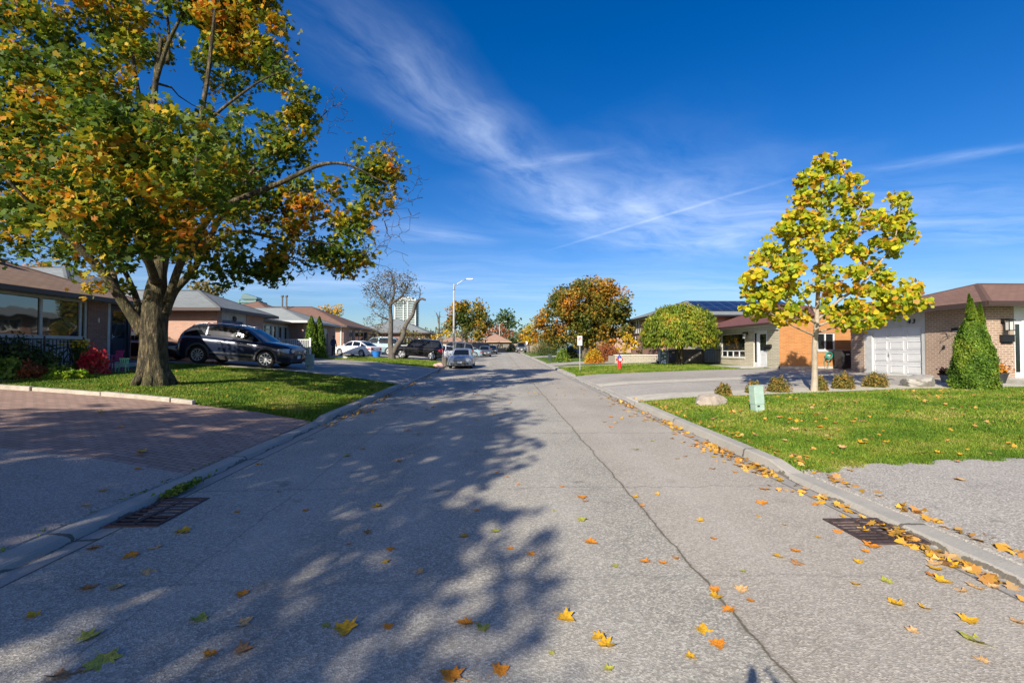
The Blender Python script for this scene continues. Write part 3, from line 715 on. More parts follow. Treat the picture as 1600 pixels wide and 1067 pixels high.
# ------------------------------------------------------------------ right: raised house with solar roof and half-timbered front
sz = G(14, 40)
H = thing('raised_house', (14.0, 39.5, sz), 'tall dark brick house with half-timbered front and solar panels on its grey roof', 'house')
FX = Fac('-x', 14.0); FS = Fac('-y', 39.5); eS = 5.0
w = MB(); wall(w, FX, 39.5, 47.5, sz - .3, eS - .1, [(45.3, 46.9, sz + 1.2, sz + 2.3), (41.2, 43.4, sz + 2.6, sz + 3.6)]); wall(w, FS, 14, 29, sz - .3, eS - .1, [(24, 26, 2.6, 3.9)]); obj('wall', w, M_brick_brown, H, uv=True, world=True)
window(H, FX, 45.3, 46.9, sz + 1.2, sz + 2.3, (46.1,)); window(H, FX, 41.2, 43.4, sz + 2.6, sz + 3.6, (42.3,)); window(H, FS, 24, 26, 2.6, 3.9, (25,))
p = MB(); FX.box(p, 44.3, 47.4, sz + 2.5, eS - .1, -.03, 0); obj('stucco_panel', p, M_white, H, world=True)
p = MB()
for a in (44.35, 45.1, 45.85, 46.6, 47.3): FX.box(p, a - .06, a + .06, sz + 2.5, eS - .1, -.06, -.03)
FX.box(p, 44.3, 47.4, sz + 2.4, sz + 2.52, -.065, -.03)
for a, b in ((44.35, 45.1), (46.6, 47.3)): p.tube([(13.95, a, sz + 2.55), (13.95, b, eS - .15)], .05, 4)
obj('timber', p, M_brown_m, H, world=True)
ro, (A, B) = hip_roof(H, 13.4, 30, 38.8, 48.4, eS, .36, M_roof_grey, 'x', trim=M_metal_b)
M_solar = brick_mat('solar_cells', (.012, .018, .05), (.010, .015, .04), (.10, .11, .14), bw=1.0, bh=1.6, ms=.03, rough=.15, offset=0, bump=0)
s = MB(); n_ = Vector((0, -.36, 1)).normalized(); vd = Vector((0, 1, .36)).normalized()
for k in range(2): 
    for i in range(9):
        o_ = Vector((17.0 + (1.3 if k else 0) + i * 1.02, 38.8, eS)) + vd * (1.2 + k * 1.75) + n_ * .06; s.obox(o_, (1.0, 0, 0), vd * 1.68, n_ * .04)
obj('solar_panels', s, M_solar, H, uv=True, world=True)
d = MB(); d.lathe([(.02, 0), (.2, .04), (.33, .11), (.34, .12), (.30, .10), (.02, .03)], 18, (0, 0, 0), 'y')
o = obj('satellite_dish', d, M_white, H, smooth=True); o.location = Vector((19.6, 39.2, 3.95)) - H.location; o.rotation_euler = (R(20), 0, R(200))
# ------------------------------------------------------------------ left: bungalows
def lin(X, px): return abs(X) / math.tan(math.atan((800 - px) / FPX) + YAW)
M_reflect = M_glass_big
l1 = G(-15, 15)
H = thing('brick_bungalow', (-14.9, 12, l1), 'brown roofed brick bungalow behind the big maple with a wide picture window', 'house')
FX = Fac('+x', -14.9); e1 = 3.83; y_end = 18.95
w = MB(); wall(w, FX, 5, y_end, l1 - .4, e1 - .09, [(12.2, 17.0, 2.33, e1 - .12), (17.8, y_end - .02, l1 + .1, e1 - .12)])
wall(w, Fac('+y', y_end), -30, -14.9, l1 - .4, e1 - .09); wall(w, Fac('-y', 5), -30, -14.9, l1 - .4, e1 - .09); obj('wall', w, M_brick_brown, H, uv=True, world=True)
p = MB(); FX.box(p, 12.2, 17.0, l1 - .3, 2.24, -.02, .05)
for i in range(1, 38): a = 12.2 + i * .125; FX.box(p, a - .006, a + .006, l1 - .3, 2.24, -.032, -.02)
obj('siding_panel', p, mat('pale_siding', (.30, .32, .32), .7), H, world=True)
window(H, FX, 12.2, 17.0, 2.33, e1 - .12, (15.35, 16.75), fr=.085, m=M_white_d, glass=M_reflect)
door(H, FX, 17.95, y_end - .05, l1 + .15, e1 - .14, M_dark_door)
p = MB(); FX.box(p, 17.82, 17.93, l1 + .1, e1 - .12, -.02, .03); obj('door_trim', p, M_white_d, H, world=True)
p = MB(); p.box(-14.88, -13.7, 12.2, 19.2, l1 - .3, l1 + .14); obj('porch_slab', p, M_found, H, world=True)
p = MB(); FX.box(p, 17.4, 17.45, 2.95, 3.12, -.03, 0); obj('door_chime', p, M_white, H, world=True)
v = MB(); v.box(-17.2, -16.85, 15.7, 16.05, 4.5, 4.98); v.box(-17.26, -16.79, 15.64, 16.11, 4.98, 5.03); obj('roof_vent', v, M_brown_m, H, world=True)
hip_roof(H, -30, -14.35, 3.5, 19.5, e1, .40, M_roof_brown, 'x', (False, True))
l2 = G(-14.3, 25)
H = thing('brick_bungalow', (-14.3, 23.6, l2), 'blue-grey roofed pinkish brick house with white and blue garage door behind the dark parked SUV', 'house')
FX = Fac('+x', -14.3); FS = Fac('-y', 23.6); e2 = 4.03
w = MB(); wall(w, FS, -22, -14.3, l2 - .4, e2 - .09); wall(w, FX, 23.6, 28.2, l2 - .4, e2 - .09, [(24.0, 26.3, l2 - .1, e2 - .09)]); wall(w, Fac('+y', 28.2), -22, -14.3, l2 - .4, e2 - .09)
FR = Fac('+x', -15.35); wall(w, FR, 28.2, 33.88, l2 - .4, e2 - .09, [(29.0, 33.8, l2 + .1, e2 - .3)])
wall(w, FS, -31, -22, l2 - .4, e2 + .2); obj('wall', w, M_brick_pink, H, uv=True, world=True)
p = MB(); FX.box(p, 24.0, 26.3, l2 + 2.08, e2 - .09, .02, .15); FX.box(p, 24.0, 24.07, l2, l2 + 2.08, .02, .15); FX.box(p, 26.05, 26.3, l2, l2 + 2.08, .02, .15)
for i in range(1, 12): a = 24.0 + i * .19; FX.box(p, a - .01, a + .01, l2 + 2.1, e2 - .09, .009, .021)
obj('siding_panel', p, M_white_d, H, world=True)
garage_door(H, FX, 24.07, 26.05, l2, l2 + 2.08, M_bluep, 4, 3, False)
p = MB(); p.lathe([(.02, 0), (.16, .02), (.13, .05), (.05, .03)], 10, (-14.28, 25.1, e2 - .42), 'x'); obj('wall_ornament', p, M_metal_b, H, world=True)
p = MB(); FR.box(p, 29.0, 33.8, l2 + .1, e2 - .3, .04, .12); obj('porch_front', p, M_white_d, H, world=True)
for p0_, p1_ in ((405, 423.5), (424.5, 431), (435, 440), (443.5, 448.5), (450.5, 455.2)):
    ya_, yb_ = lin(15.35, p0_), min(lin(15.35, p1_), 33.75); window(H, Fac('+x', -15.29), ya_, yb_, l2 + .75, e2 - .42, ((ya_ + yb_) / 2,) if p0_ == 405 else (), (l2 + 1.9,) if p0_ == 405 else (), m=M_white_d, sill=False, fr=.05)
hip_roof(H, -24, -13.75, 22.95, 28.85, e2, .42, M_roof_grey, 'x', (False, True))
hip_roof(H, -30, -14.9, 28.5, 33.2, e2 - .1, .2, M_roof_grey, 'x', (False, True)); hip_roof(H, -34, -19.5, 21.4, 30.6, e2 + .4, .46, M_roof_grey, 'x')
M_chim = M_steel
l3 = G(-14.3, 35)
H = thing('brick_bungalow', (-14.3, 33.9, l3), 'pale grey roofed brick house behind the white picket railing', 'house')
FX = Fac('+x', -14.3); FS = Fac('-y', 33.9); e3 = 4.07
w = MB(); wall(w, FS, -22, -14.3, l3 - .4, e3 - .09); wall(w, FX, 33.9, 40.5, l3 - .4, e3 - .09, [(36.6, 38.7, l3 - .1, e3 - .3)]); obj('wall', w, M_brick_pink, H, uv=True, world=True)
p = MB(); FX.box(p, 36.6, 38.7, l3 + 1.9, e3 - .3, .03, .12); obj('siding_panel', p, M_white_d, H, world=True)
garage_door(H, FX, 36.6, 38.7, l3, l3 + 1.9, M_white_d, 4, 3, False)
hip_roof(H, -22, -13.75, 33.25, 40.0, e3, .37, M_roof_lgrey, 'x', (False, True), trim=M_white_d)
l4 = G(-16.3, 49)
H = thing('brick_bungalow', (-16.3, 48.5, l4), 'brown roofed brick house with two tall roof vents behind the white parked sedan', 'house')
FX = Fac('+x', -16.3); FS = Fac('-y', 48.5); e4 = 4.5
w = MB(); wall(w, FS, -30, -16.3, l4 - .4, e4 - .09); wall(w, FX, 48.5, 59.4, l4 - .4, e4 - .09, [(50.5, 51.9, l4 + .5, e4 - .25), (52.5, 57.5, l4 + .5, e4 - .25)]); obj('wall', w, M_brick_pink, H, uv=True, world=True)
window(H, FX, 50.5, 51.9, l4 + .5, e4 - .25, (51.2,), m=M_white_d); window(H, FX, 52.5, 57.5, l4 + .5, e4 - .25, (54.1, 55.8), m=M_white_d)
p = MB(); p.tube([(-16.5, 48.4, l4), (-16.5, 48.4, e4 - .1)], .06, 8); obj('downspout', p, M_white, H, world=True)
hip_roof(H, -34, -15.7, 47.8, 59.9, e4, .42, M_roof_br2, 'x', (False, True)); hip_roof(H, -31.5, -22.5, 47.1, 56.9, 5.4, .42, M_roof_br2, 'x')
for px in (441, 447.5):
    q = at(px, 477, 53); p = MB(); p.tube([(q.x, q.y, q.z - .6), (q.x, q.y, q.z + .95)], .10, 10); p.tube([(q.x, q.y, q.z + .95), (q.x, q.y, q.z + 1.15)], .17, 10); obj('roof_vent', p, mat('dull_vent_metal', (.12, .12, .12), .6), H, world=True)
# ------------------------------------------------------------------ beyond: plain houses
def small_house(x0, x1, y0, y1, h, wm, rm, label, pitch=.35, axis='x', wins=(), name='bungalow', trim=None):
    z = G((x0 + x1) / 2, y0); H = thing(name, ((x0 + x1) / 2, y0, z), label, 'house')
    w = MB(); FS = Fac('-y', y0); hs = [(a, b, z + c, z + d) for f, a, b, c, d in wins if f == 's']; wall(w, FS, x0, x1, z - .4, z + h, hs)
    side = '+x' if x0 < 0 else '-x'; F2 = Fac(side, x1 if x0 < 0 else x0); h2 = [(a, b, z + c, z + d) for f, a, b, c, d in wins if f == 'w']; wall(w, F2, y0, y1, z - .4, z + h, h2)
    wall(w, Fac('-x' if x0 < 0 else '+x', x0 if x0 < 0 else x1), y0, y1, z - .4, z + h)
    obj('wall', w, wm, H, uv=True, world=True)
    for a, b, c, d in hs: window(H, FS, a, b, c, d, ((a + b) / 2,), m=M_white_d)
    for a, b, c, d in h2: window(H, F2, a, b, c, d, ((a + b) / 2,), m=M_white_d)
    hip_roof(H, x0 - .5, x1 + .5, y0 - .5, y1 + .5, z + h + .09, pitch, rm, axis, trim=trim); return H
M_stucco = mat('beige_stucco', (.50, .42, .34), .9, var=.1, vscale=2)
M_grey_wall = brick_mat('grey_brown_brick', (.22, .19, .16), (.17, .145, .12), (.2, .19, .17))
small_house(-19, -9.5, 60.5, 70, 2.5, M_brick_brown, M_roof_grey, 'low house with a weathered grey roof seen behind the bare double-trunked tree', .42, wins=(('s', -13, -11, .9, 2.0), ('w', 62, 64, .9, 2.0)))
small_house(-13.5, -4.2, 97, 108, 2.0, M_stucco, M_roof_tan, 'beige stucco house with a tan roof beyond the street end, behind the wide maple', .25, wins=(('s', -11, -9.4, .7, 1.6), ('s', -7, -5.6, .7, 1.6)), name='stucco_house')
small_house(-3.7, 2.4, 98, 110, 2.1, M_grey_wall, M_roof_tan, 'grey-brown brick house with a tan roof edge facing the far end of the street', .30, 'x', wins=(('s', -2.0, -.9, .7, 1.7), ('s', .3, 1.2, .9, 1.7)), trim=mat('tan_fascia', (.5, .33, .2), .7))
small_house(16.5, 28, 66, 76, 2.6, M_brick_pink, M_roof_brown, 'brick house half hidden behind the big orange maple on the right', .4, wins=(('w', 68, 70, .9, 2.0),))
# pale board-fence at the end of the street
M_wood = mat('weathered_wood', (.30, .25, .19), .9, var=.3, vscale=6, stretch=(8, 8, .6))
p0 = thing('board_fence', (2.6, 99, G(2.6, 99)), 'weathered wooden board fence beyond the far end of the street', 'fence')
m = MB(); x = 2.7
while x < 9.0: m.box(x, x + .17, 99, 99.03, G(x, 99) - .1, G(x, 99) + 1.75 + .03 * math.sin(x * 9)); x += .185
m.box(2.7, 9, 99.03, 99.08, G(3, 99) + .4, G(3, 99) + .5).box(2.7, 9, 99.03, 99.08, G(3, 99) + 1.4, G(3, 99) + 1.5); obj('boards', m, M_wood, p0, world=True)
m = MB()
for x in (2.65, 4.8, 6.9, 9.0): m.box(x - .06, x + .06, 99.08, 99.2, G(x, 99) - .1, G(x, 99) + 1.85)
obj('posts', m, M_wood, p0, world=True)
# ------------------------------------------------------------------ towers far away
M_tw_w = mat('tower_concrete', (.42, .45, .46), .7); M_tw_g = glass_mat('tower_glass', (.10, .17, .19), .15); M_teal = glass_mat('teal_glass', (.02, .10, .12), .25)
def tower(px0, px1, pt, Y, label, wm, gm, fl=3.1, dep=24, bal=True, fins=(.0, .42, .62, 1.0), crown=None):
    a, b = at(px0, 560, Y), at(px1, 560, Y); top = at((px0 + px1) / 2, pt, Y).z; z0 = 1.0
    T = thing('apartment_tower', ((a.x + b.x) / 2, Y, z0), label, 'apartment tower'); w = b.x - a.x
    m = MB(); m.box(a.x, b.x, Y, Y + dep, z0, top - 2); obj('glass_walls', m, gm, T, world=True)
    s = MB(); z = z0 + fl
    while z < top - 2: s.box(a.x - .6, b.x + .6, Y - 1.4, Y + dep + .6, z, z + .8 if bal else z + .4); z += fl
    s.box(a.x - 1, b.x + 1, Y - 1.6, Y + dep + 1, top - 3.5, top - 1.6); obj('balcony_slabs', s, wm, T, world=True)
    f = MB()
    for k in fins: x = a.x + w * k; f.box(x - .9, x + .9, Y - 1.9, Y + 2, z0, top - .6)
    f.box(b.x + .2, b.x + 1.2, Y + dep * .4, Y + dep * .6, z0, top - .6)
    obj('fins', f, wm, T, world=True)
    p = MB(); p.box(a.x + w * .2, b.x - w * .2, Y + 4, Y + dep - 4, top - 1.6, top + 2.5); obj('penthouse', p, crown or wm, T, world=True)
    return T
tower(617, 649, 466, 620, 'white and glass high-rise apartment tower seen behind the bare tree', M_tw_w, M_tw_g)
T = tower(373, 399, 468, 560, 'teal glass tower top rising over the grey house roof', mat('tower_teal_slab', (.10, .20, .22), .6), M_teal, fins=(0, 1), crown=M_teal)
a = at(378, 458, 560); b = at(397, 464, 560); m = MB()
m.add([(a.x - 3, 562, a.z - 7), (b.x + 2, 562, a.z - 7), (b.x + 2, 562, b.z), (a.x, 562, a.z + .5), (a.x - 3, 575, a.z - 7), (b.x + 2, 575, a.z - 7), (b.x + 2, 575, b.z), (a.x, 575, a.z + .5)], [(0, 1, 2, 3), (7, 6, 5, 4), (0, 3, 7, 4), (1, 5, 6, 2), (3, 2, 6, 7)]); obj('sloped_crown', m, M_teal, T, world=True)
a, b = at(655, 531, 380), at(692, 526, 380)
T = thing('low_rise_block', ((a.x + b.x) / 2, 380, 1), 'low cream block on the skyline to the right of the high-rise tower', 'building')
m = MB(); m.box(a.x, b.x, 380, 400, 1, a.z).box(a.x + 12, b.x - 3, 384, 396, a.z, b.z + .6); obj('wall', m, mat('cream_wall', (.66, .60, .50), .8), T, world=True)
m = MB()
for i in range(6): 
    x = a.x + 2 + i * 3.3; m.box(x, x + 1.8, 379.9, 380, a.z - 3, a.z - 1.6)
obj('windows', m, M_tw_g, T, world=True)
# ------------------------------------------------------------------ foliage
RG = np.random.default_rng(11)
MAPLE = np.array([(0, -.5), (.16, -.30), (.46, -.36), (.34, -.12), (.52, .10), (.24, .10), (.22, .26), (0, .55), (-.22, .26), (-.24, .10), (-.52, .10), (-.34, -.12), (-.46, -.36), (-.16, -.30)])
MAPLE5 = np.array([(0, -.5), (.42, -.28), (.24, 0), (.42, .26), (.12, .2), (0, .55), (-.12, .2), (-.42, .26), (-.24, 0), (-.42, -.28)])
BROAD = np.array([(0, -.5), (.36, -.38), (.48, -.02), (.34, .18), (.12, .30), (0, .52), (-.12, .30), (-.34, .18), (-.48, -.02), (-.36, -.38)])
QUAD = np.array([(0, -.5), (.38, 0), (0, .5), (-.38, 0)])
SLIM = np.array([(0, -.5), (.15, -.1), (.1, .25), (0, .5), (-.1, .25), (-.15, -.1)])
FLAKE = np.array([(0, -.5), (.3, .1), (0, .5), (-.3, .1)])
def norm(a): return a / np.maximum(np.linalg.norm(a, axis=-1, keepdims=True), 1e-6)
def leaf_cloud(P, size, tpl, nrm_bias=(0, 0, 1), bias=.6, tip=None, tipb=0, curl=.18, svar=.35, rg=RG):
    """P: (n,3) leaf centres; returns vertices of one polygon per leaf"""
    n = len(P); k = len(tpl)
    N_ = norm(rg.normal(size=(n, 3)) * (1 - bias) + np.asarray(nrm_bias) * bias * (1 if np.ndim(nrm_bias) == 1 else 1))
    T = rg.normal(size=(n, 3))
    if tip is not None: T = T * (1 - tipb) + np.asarray(tip) * tipb * 1.5
    T = norm(T - N_ * (T * N_).sum(1, keepdims=True)); B = np.cross(N_, T)
    s = size * (1 + rg.uniform(-svar, svar, n))
    t = tpl[None] * s[:, None, None]
    bend = -curl * np.abs(tpl[:, 0])[None, :, None] * s[:, None, None] * rg.uniform(-.5, 1.6, (n, 1, 1)) - curl * .5 * (tpl[:, 1] ** 2)[None, :, None] * s[:, None, None]
    V = P[:, None, :] + B[:, None, :] * t[..., 0:1] + T[:, None, :] * t[..., 1:2] + N_[:, None, :] * bend
    return V.reshape(-1, 3)
def clusters(C, per, spread, rg=RG, flat=.75):
    n = len(C); off = rg.normal(size=(n, per, 3)) * .55; ln = np.linalg.norm(off, axis=2, keepdims=True); off = off / np.maximum(ln, 1) 
    off[..., 2] *= flat; sp = spread * rg.uniform(.6, 1.25, (n, 1, 1))
    return (C[:, None] + off * sp).reshape(-1, 3)
def blob_points(blobs, Y, base, dens, rg, dscale=1.0, shell=.35, ymax=6, minz=None):
    """blobs in photo pixels (cx,cy,rx,ry[,dy]) at depth Y -> points filling ellipsoids of real size"""
    out = []
    for b in blobs:
        cx, cy, rx, ry = b[:4]; dy = b[4] if len(b) > 4 else None
        s = Y / FPX; RX, RZ = rx * s, ry * s; RYd = min((RX + RZ) / 2 * dscale, ymax)
        n = max(3, int(dens * RX * RZ * RYd * 4.19 / 1.0)); 
        d = norm(rg.normal(size=(n, 3))) * (shell + (1 - shell) * rg.uniform(0, 1, (n, 1))) ** .5
        ys_ = [dy] if dy is not None else [rg.uniform(-.25, .25) * RYd]
        for yo in ys_:
            c = at(cx, cy, Y + yo); out.append(np.array(c)[None] + d * np.array([RX, RYd, RZ]))
    return np.concatenate(out)
class Skel:
    def __init__(s, limbs): 
        s.mb = MB(); s.P = []; s.Rr = []
        for pts, rads, n in limbs: s.limb(pts, rads, n)
    def limb(s, pts, rads, n=10, rough=.06):
        pts = [Vector(p) for p in pts]; P, Q = [], []
        for i in range(len(pts) - 1):
            p0 = pts[max(i - 1, 0)]; p1, p2 = pts[i], pts[i + 1]; p3 = pts[min(i + 2, len(pts) - 1)]
            for k in range(5):
                t = k / 5; a = .5 * ((2 * p1) + (p2 - p0) * t + (2 * p0 - 5 * p1 + 4 * p2 - p3) * t * t + (3 * p1 - p0 - 3 * p2 + p3) * t ** 3)
                P.append(a); Q.append(rads[i] * (1 - t) + rads[i + 1] * t)
        P.append(pts[-1]); Q.append(rads[-1]); s.mb.tube(P, Q, n, rough=rough, rs=len(s.P))
        s.P += [tuple(p) for p in P[2:]]; s.Rr += Q[2:]
    def twigs(s, C, r0=.05, r1=.006, sides=4, rnd_=random.Random(3), wig=.12, sag=.1, rexp=.55):
        C = np.asarray(C); P = np.array(s.P); d0 = np.array([np.min(((P - c) ** 2).sum(1)) for c in C]); order = np.argsort(d0)
        PP = list(map(tuple, P)); RR = list(s.Rr); arr = np.array(PP)
        for i in order:
            c = C[i]; d = ((arr[:len(PP)] - c) ** 2).sum(1); w = d * (1 + .0 * d); 
            # prefer joints that lie below the tip
            w = w + np.maximum(0, arr[:len(PP), 2] - c[2]) * .8
            j = int(np.argmin(w)); p = Vector(PP[j]); q = Vector(c); L_ = (q - p).length
            if L_ < .05: continue
            ra = min(RR[j] * .7, r1 + r0 * (L_ ** rexp) * .55); k = max(2, min(6, int(L_ / .35)))
            pts = [p]; 
            for t in range(1, k): 
                f = t / k; e = p.lerp(q, f); e.z += math.sin(f * math.pi) * sag * L_; e += Vector([rnd_.uniform(-1, 1) for _ in range(3)]) * wig * L_ / k; pts.append(e)
            pts.append(q); rr = [ra + (r1 - ra) * (t / k) for t in range(k + 1)]
            s.mb.tube(pts, rr, sides, cap=False)
            new = [tuple(x) for x in pts[1:]]; PP += new; RR += rr[1:]; arr = np.concatenate([arr[:len(PP) - len(new)], np.array(new)])
M_bark = mat('maple_bark', (.12, .095, .06), .95, var=.5, vscale=2.2, bump=1.0, bscale=9, col2=(.23, .19, .115), stretch=(3.2, 3.2, .7), detail=9)
M_bark_moss = mat('mossy_maple_bark', (.085, .07, .04), .95, var=.5, vscale=2.0, bump=1.0, bscale=12, col2=(.21, .165, .085), stretch=(3.0, 3.0, .8), detail=10)
for m_ in (M_bark, M_bark_moss):
    N, L, B = nodes_of(m_); tc = N.new('ShaderNodeTexCoord'); mp = N.new('ShaderNodeMapping'); mp.inputs['Scale'].default_value = (1, 1, .22); L.new(tc.outputs['Object'], mp.inputs[0])
    k = mk_noise(N, L, mp.outputs[0], 16, 6, .7, .38, .56); old = B.inputs['Base Color'].links[0].from_socket; L.new(mk_mix(N, L, k, (.022, .018, .012), old), B.inputs['Base Color'])
    g_ = mk_noise(N, L, tc.outputs['Object'], .9, 4, .6, .45, .7); L.new(mk_mix(N, L, mk_math(N, L, 'MULTIPLY', g_, .45), B.inputs['Base Color'].links[0].from_socket, (.13, .13, .04)), B.inputs['Base Color'])
    b2 = N.new('ShaderNodeBump'); b2.inputs['Strength'].default_value = .9; b2.inputs['Distance'].default_value = .03; L.new(k, b2.inputs['Height']); L.new(B.inputs['Normal'].links[0].from_socket, b2.inputs['Normal']); L.new(b2.outputs[0], B.inputs['Normal'])
for m_ in (M_bark, M_bark_moss):
    for n_ in m_.node_tree.nodes:
        if n_.type == 'BUMP': n_.inputs['Distance'].default_value = .05
M_bark_grey = mat('grey_bark', (.11, .095, .08), .95, var=.4, vscale=6, bump=.6, bscale=20, stretch=(2, 2, .6))
M_bark_pale = mat('pale_sapling_bark', (.42, .37, .29), .85, var=.3, vscale=9, bump=.3, col2=(.25, .20, .14), stretch=(1, 1, .5))
GREEN_M = [(0, (.035, .068, .011)), (.34, (.062, .108, .012)), (.52, (.11, .16, .014)), (.65, (.29, .265, .016)), (.77, (.44, .26, .015)), (.88, (.46, .17, .015)), (1, (.36, .10, .012))]
M_leaf_maple = leaf_mat('maple_leaves', [(p_, tuple(c_ * 1.2 for c_ in q_)) for p_, q_ in GREEN_M], cscale=.55, trans=.42)
def tree(name, loc, label, skel, leaves, face_n, lm, bm, group=None):
    T = thing(name, loc, label, 'tree', group); off = Vector(loc)
    m = MB(); m.v = [(p[0] - off[0], p[1] - off[1], p[2] - off[2]) for p in skel.mb.v]; m.f = skel.mb.f
    obj('trunk', m, bm, T, smooth=True)
    obj_np('crown', leaves - np.array(off), face_n, lm, T); return T
# ---- the big maple on the left lawn
Yb = 13.4; b0 = gp(240, 602); Yb = b0.y
def A(px, py, dy=0): return at(px, py, Yb + dy)
sc = Yb / FPX
base = A(241, 606)
limbs = [([A(241, 612), A(241, 596), A(240, 575), A(240, 545), A(241, 510), A(243, 480), A(245, 450), A(248, 425)], [.66, .58, .50, .44, .43, .42, .34, .24], 28),
         ([A(243, 500), A(246, 455), A(250, 410), A(246, 360), A(240, 300), A(236, 220), A(243, 130), A(252, 60)], [.30, .27, .23, .19, .17, .14, .10, .07], 16),
         ([A(225, 520), A(205, 490, -.1), A(183, 458, -.3), A(160, 425, -.5), A(132, 395, -.8), A(95, 360, -1.2), A(50, 320, -1.8), A(10, 280, -2.2)], [.26, .20, .17, .155, .13, .09, .06, .04], 14),
         ([A(183, 458, -.3), A(175, 425, 0), A(155, 385, .3), A(130, 330, .8), A(100, 260, 1.2), A(70, 180, 1.5)], [.13, .11, .10, .08, .06, .03], 10),
         ([A(222, 505, .2), A(214, 470, .4), A(205, 445, .7), A(185, 400, 1.2), A(170, 340, 1.8)], [.15, .12, .10, .09, .05], 10),
         ([A(246, 430), A(222, 395, -.3), A(207, 350, -.6), A(180, 290, -1.0), A(150, 210, -1.4)], [.15, .13, .11, .09, .05], 10),
         ([A(256, 490), A(272, 455, .2), A(300, 425, .4), A(318, 392, .6), A(345, 340, .8), A(385, 280, 1.0), A(430, 215, 1.2)], [.20, .16, .13, .11, .09, .07, .04], 12),
         ([A(262, 470, -.1), A(275, 430, -.4), A(292, 380, -.8), A(303, 300, -1.0), A(312, 200, -1.1), A(326, 110, -1.0), A(335, 20, -1.0)], [.16, .14, .12, .105, .09, .07, .04], 12),
         ([A(295, 400, -.7), A(330, 335, -1.0), A(390, 305, -1.3), A(440, 285, -1.5), A(500, 258, -1.6), A(545, 258, -1.6), A(590, 280, -1.5), A(628, 296, -1.5)], [.13, .12, .105, .09, .07, .045, .025, .01], 10),
         ([A(318, 392, .6), A(370, 362, .3), A(430, 372, 0), A(490, 378, -.3), A(540, 385, -.4)], [.11, .085, .06, .045, .02], 8),
         ([A(385, 280, 1.0), A(440, 245, .8), A(480, 205, .6), A(505, 180, .5), A(520, 165, .4)], [.07, .055, .04, .02, .01], 8),
         ([A(312, 200, -1.1), A(360, 160, -1.2), A(410, 125, -1.2), A(450, 110, -1.3)], [.07, .05, .035, .02], 8),
         ([A(236, 220), A(215, 140, .4), A(205, 60, .6), A(195, -30, .8)], [.10, .085, .06, .03], 8),
         ([A(243, 130), A(262, 70, -.2), A(285, 20, -.2), A(300, -40, -.2)], [.09, .07, .05, .03], 8),
         ([A(262, 100, 0), A(262, 30, .3), A(240, -50, .3)], [.07, .05, .03], 8),
         ([A(243, 440, -.2), A(230, 400, -1.2), A(215, 350, -2.4), A(200, 290, -3.4)], [.18, .14, .10, .06], 8),
         ([A(250, 440, .3), A(260, 390, 1.6), A(265, 320, 3.0), A(270, 240, 4.0)], [.18, .14, .10, .06], 8)]
limbs = [(p, [q * .72 for q in r_], n_) for p, r_, n_ in limbs]
sk = Skel(limbs)
# root flare
for k in range(9):
    t = k * .7 + .2; r = .52 + .10 * math.sin(k * 2.3); g = Vector((b0.x + math.cos(t) * r, b0.y + math.sin(t) * r, 0)); g.z = G(g.x, g.y) - .06
    p1 = Vector((b0.x + math.cos(t) * .34, b0.y + math.sin(t) * .34, G(b0.x, b0.y) + .5)); p1 = p1.lerp(Vector((b0.x, b0.y, p1.z)), .35); sk.mb.tube([p1, p1.lerp(g, .5) + Vector((0, 0, -.04)), g], [.13, .12, .05], 8)
blobs = [(370, 40, 62, 60), (345, -40, 90, 60), (425, 95, 38, 42), (350, 90, 40, 34), (455, 165, 42, 46), (478, 200, 22, 32), (400, 215, 52, 42, .5), (445, 245, 48, 36), (330, 215, 40, 40, -1.5), (300, 170, 30, 22, 1.5),
         (120, 20, 110, 70), (40, 60, 80, 80), (205, 60, 40, 60), (70, 150, 110, 60), (170, 120, 50, 50), (200, -40, 90, 50), (-40, 200, 80, 120), (60, 240, 105, 60), (165, 215, 68, 50), (265, 15, 34, 34),
         (130, 300, 110, 50), (240, 285, 70, 55), (50, 330, 85, 45), (320, 280, 62, 45), (180, 360, 75, 38), (280, 350, 60, 45), (130, 405, 52, 30), (170, 445, 40, 22), (115, 385, 60, 32), (20, 395, 44, 22), (60, 375, 70, 26), (330, 395, 50, 30), (385, 330, 60, 38), (400, 395, 46, 30), (340, 425, 46, 18), (420, 425, 20, 14), (410, 415, 30, 16),
         (455, 335, 44, 40), (500, 350, 48, 38), (520, 395, 40, 24), (545, 410, 22, 15), (480, 395, 40, 16), (545, 330, 34, 34), (570, 258, 34, 28), (598, 272, 26, 32), (580, 310, 26, 26), (555, 362, 32, 36), (490, 300, 40, 24), (440, 300, 40, 30),
         (200, 330, 90, 60, -3.0), (240, 250, 90, 70, -3.4), (140, 240, 80, 60, -3.2), (300, 330, 70, 50, -2.6), (220, 380, 70, 28, -2.4), (100, 330, 70, 50, -2.4),
         (240, 250, 120, 90, 3.6), (150, 180, 120, 80, 3.4), (340, 280, 90, 60, 3.0), (250, 380, 110, 35, 3.0), (100, 320, 110, 50, 3.4), (220, 60, 60, 60, 2.6), (350, 120, 35, 60, 2.2)]
rg = np.random.default_rng(5)
C = blob_points(blobs, Yb, base, 3.5, rg, .8, .3, 2.2); C = np.concatenate([C, blob_points([b for b in blobs if b[0] > 300], Yb, base, 3.2, rg, .7, .3, 1.6), blob_points([(400, 30, 40, 40), (385, 80, 40, 36), (425, 60, 18, 40), (415, 110, 28, 20), (455, 150, 30, 28), (470, 190, 24, 30), (400, 200, 30, 26), (430, 235, 40, 26), (335, 20, 40, 50), (560, 270, 30, 20), (600, 265, 18, 22), (480, 345, 40, 26), (540, 400, 22, 14)], Yb, base, 9, rg, .6, .2, 1.0)])
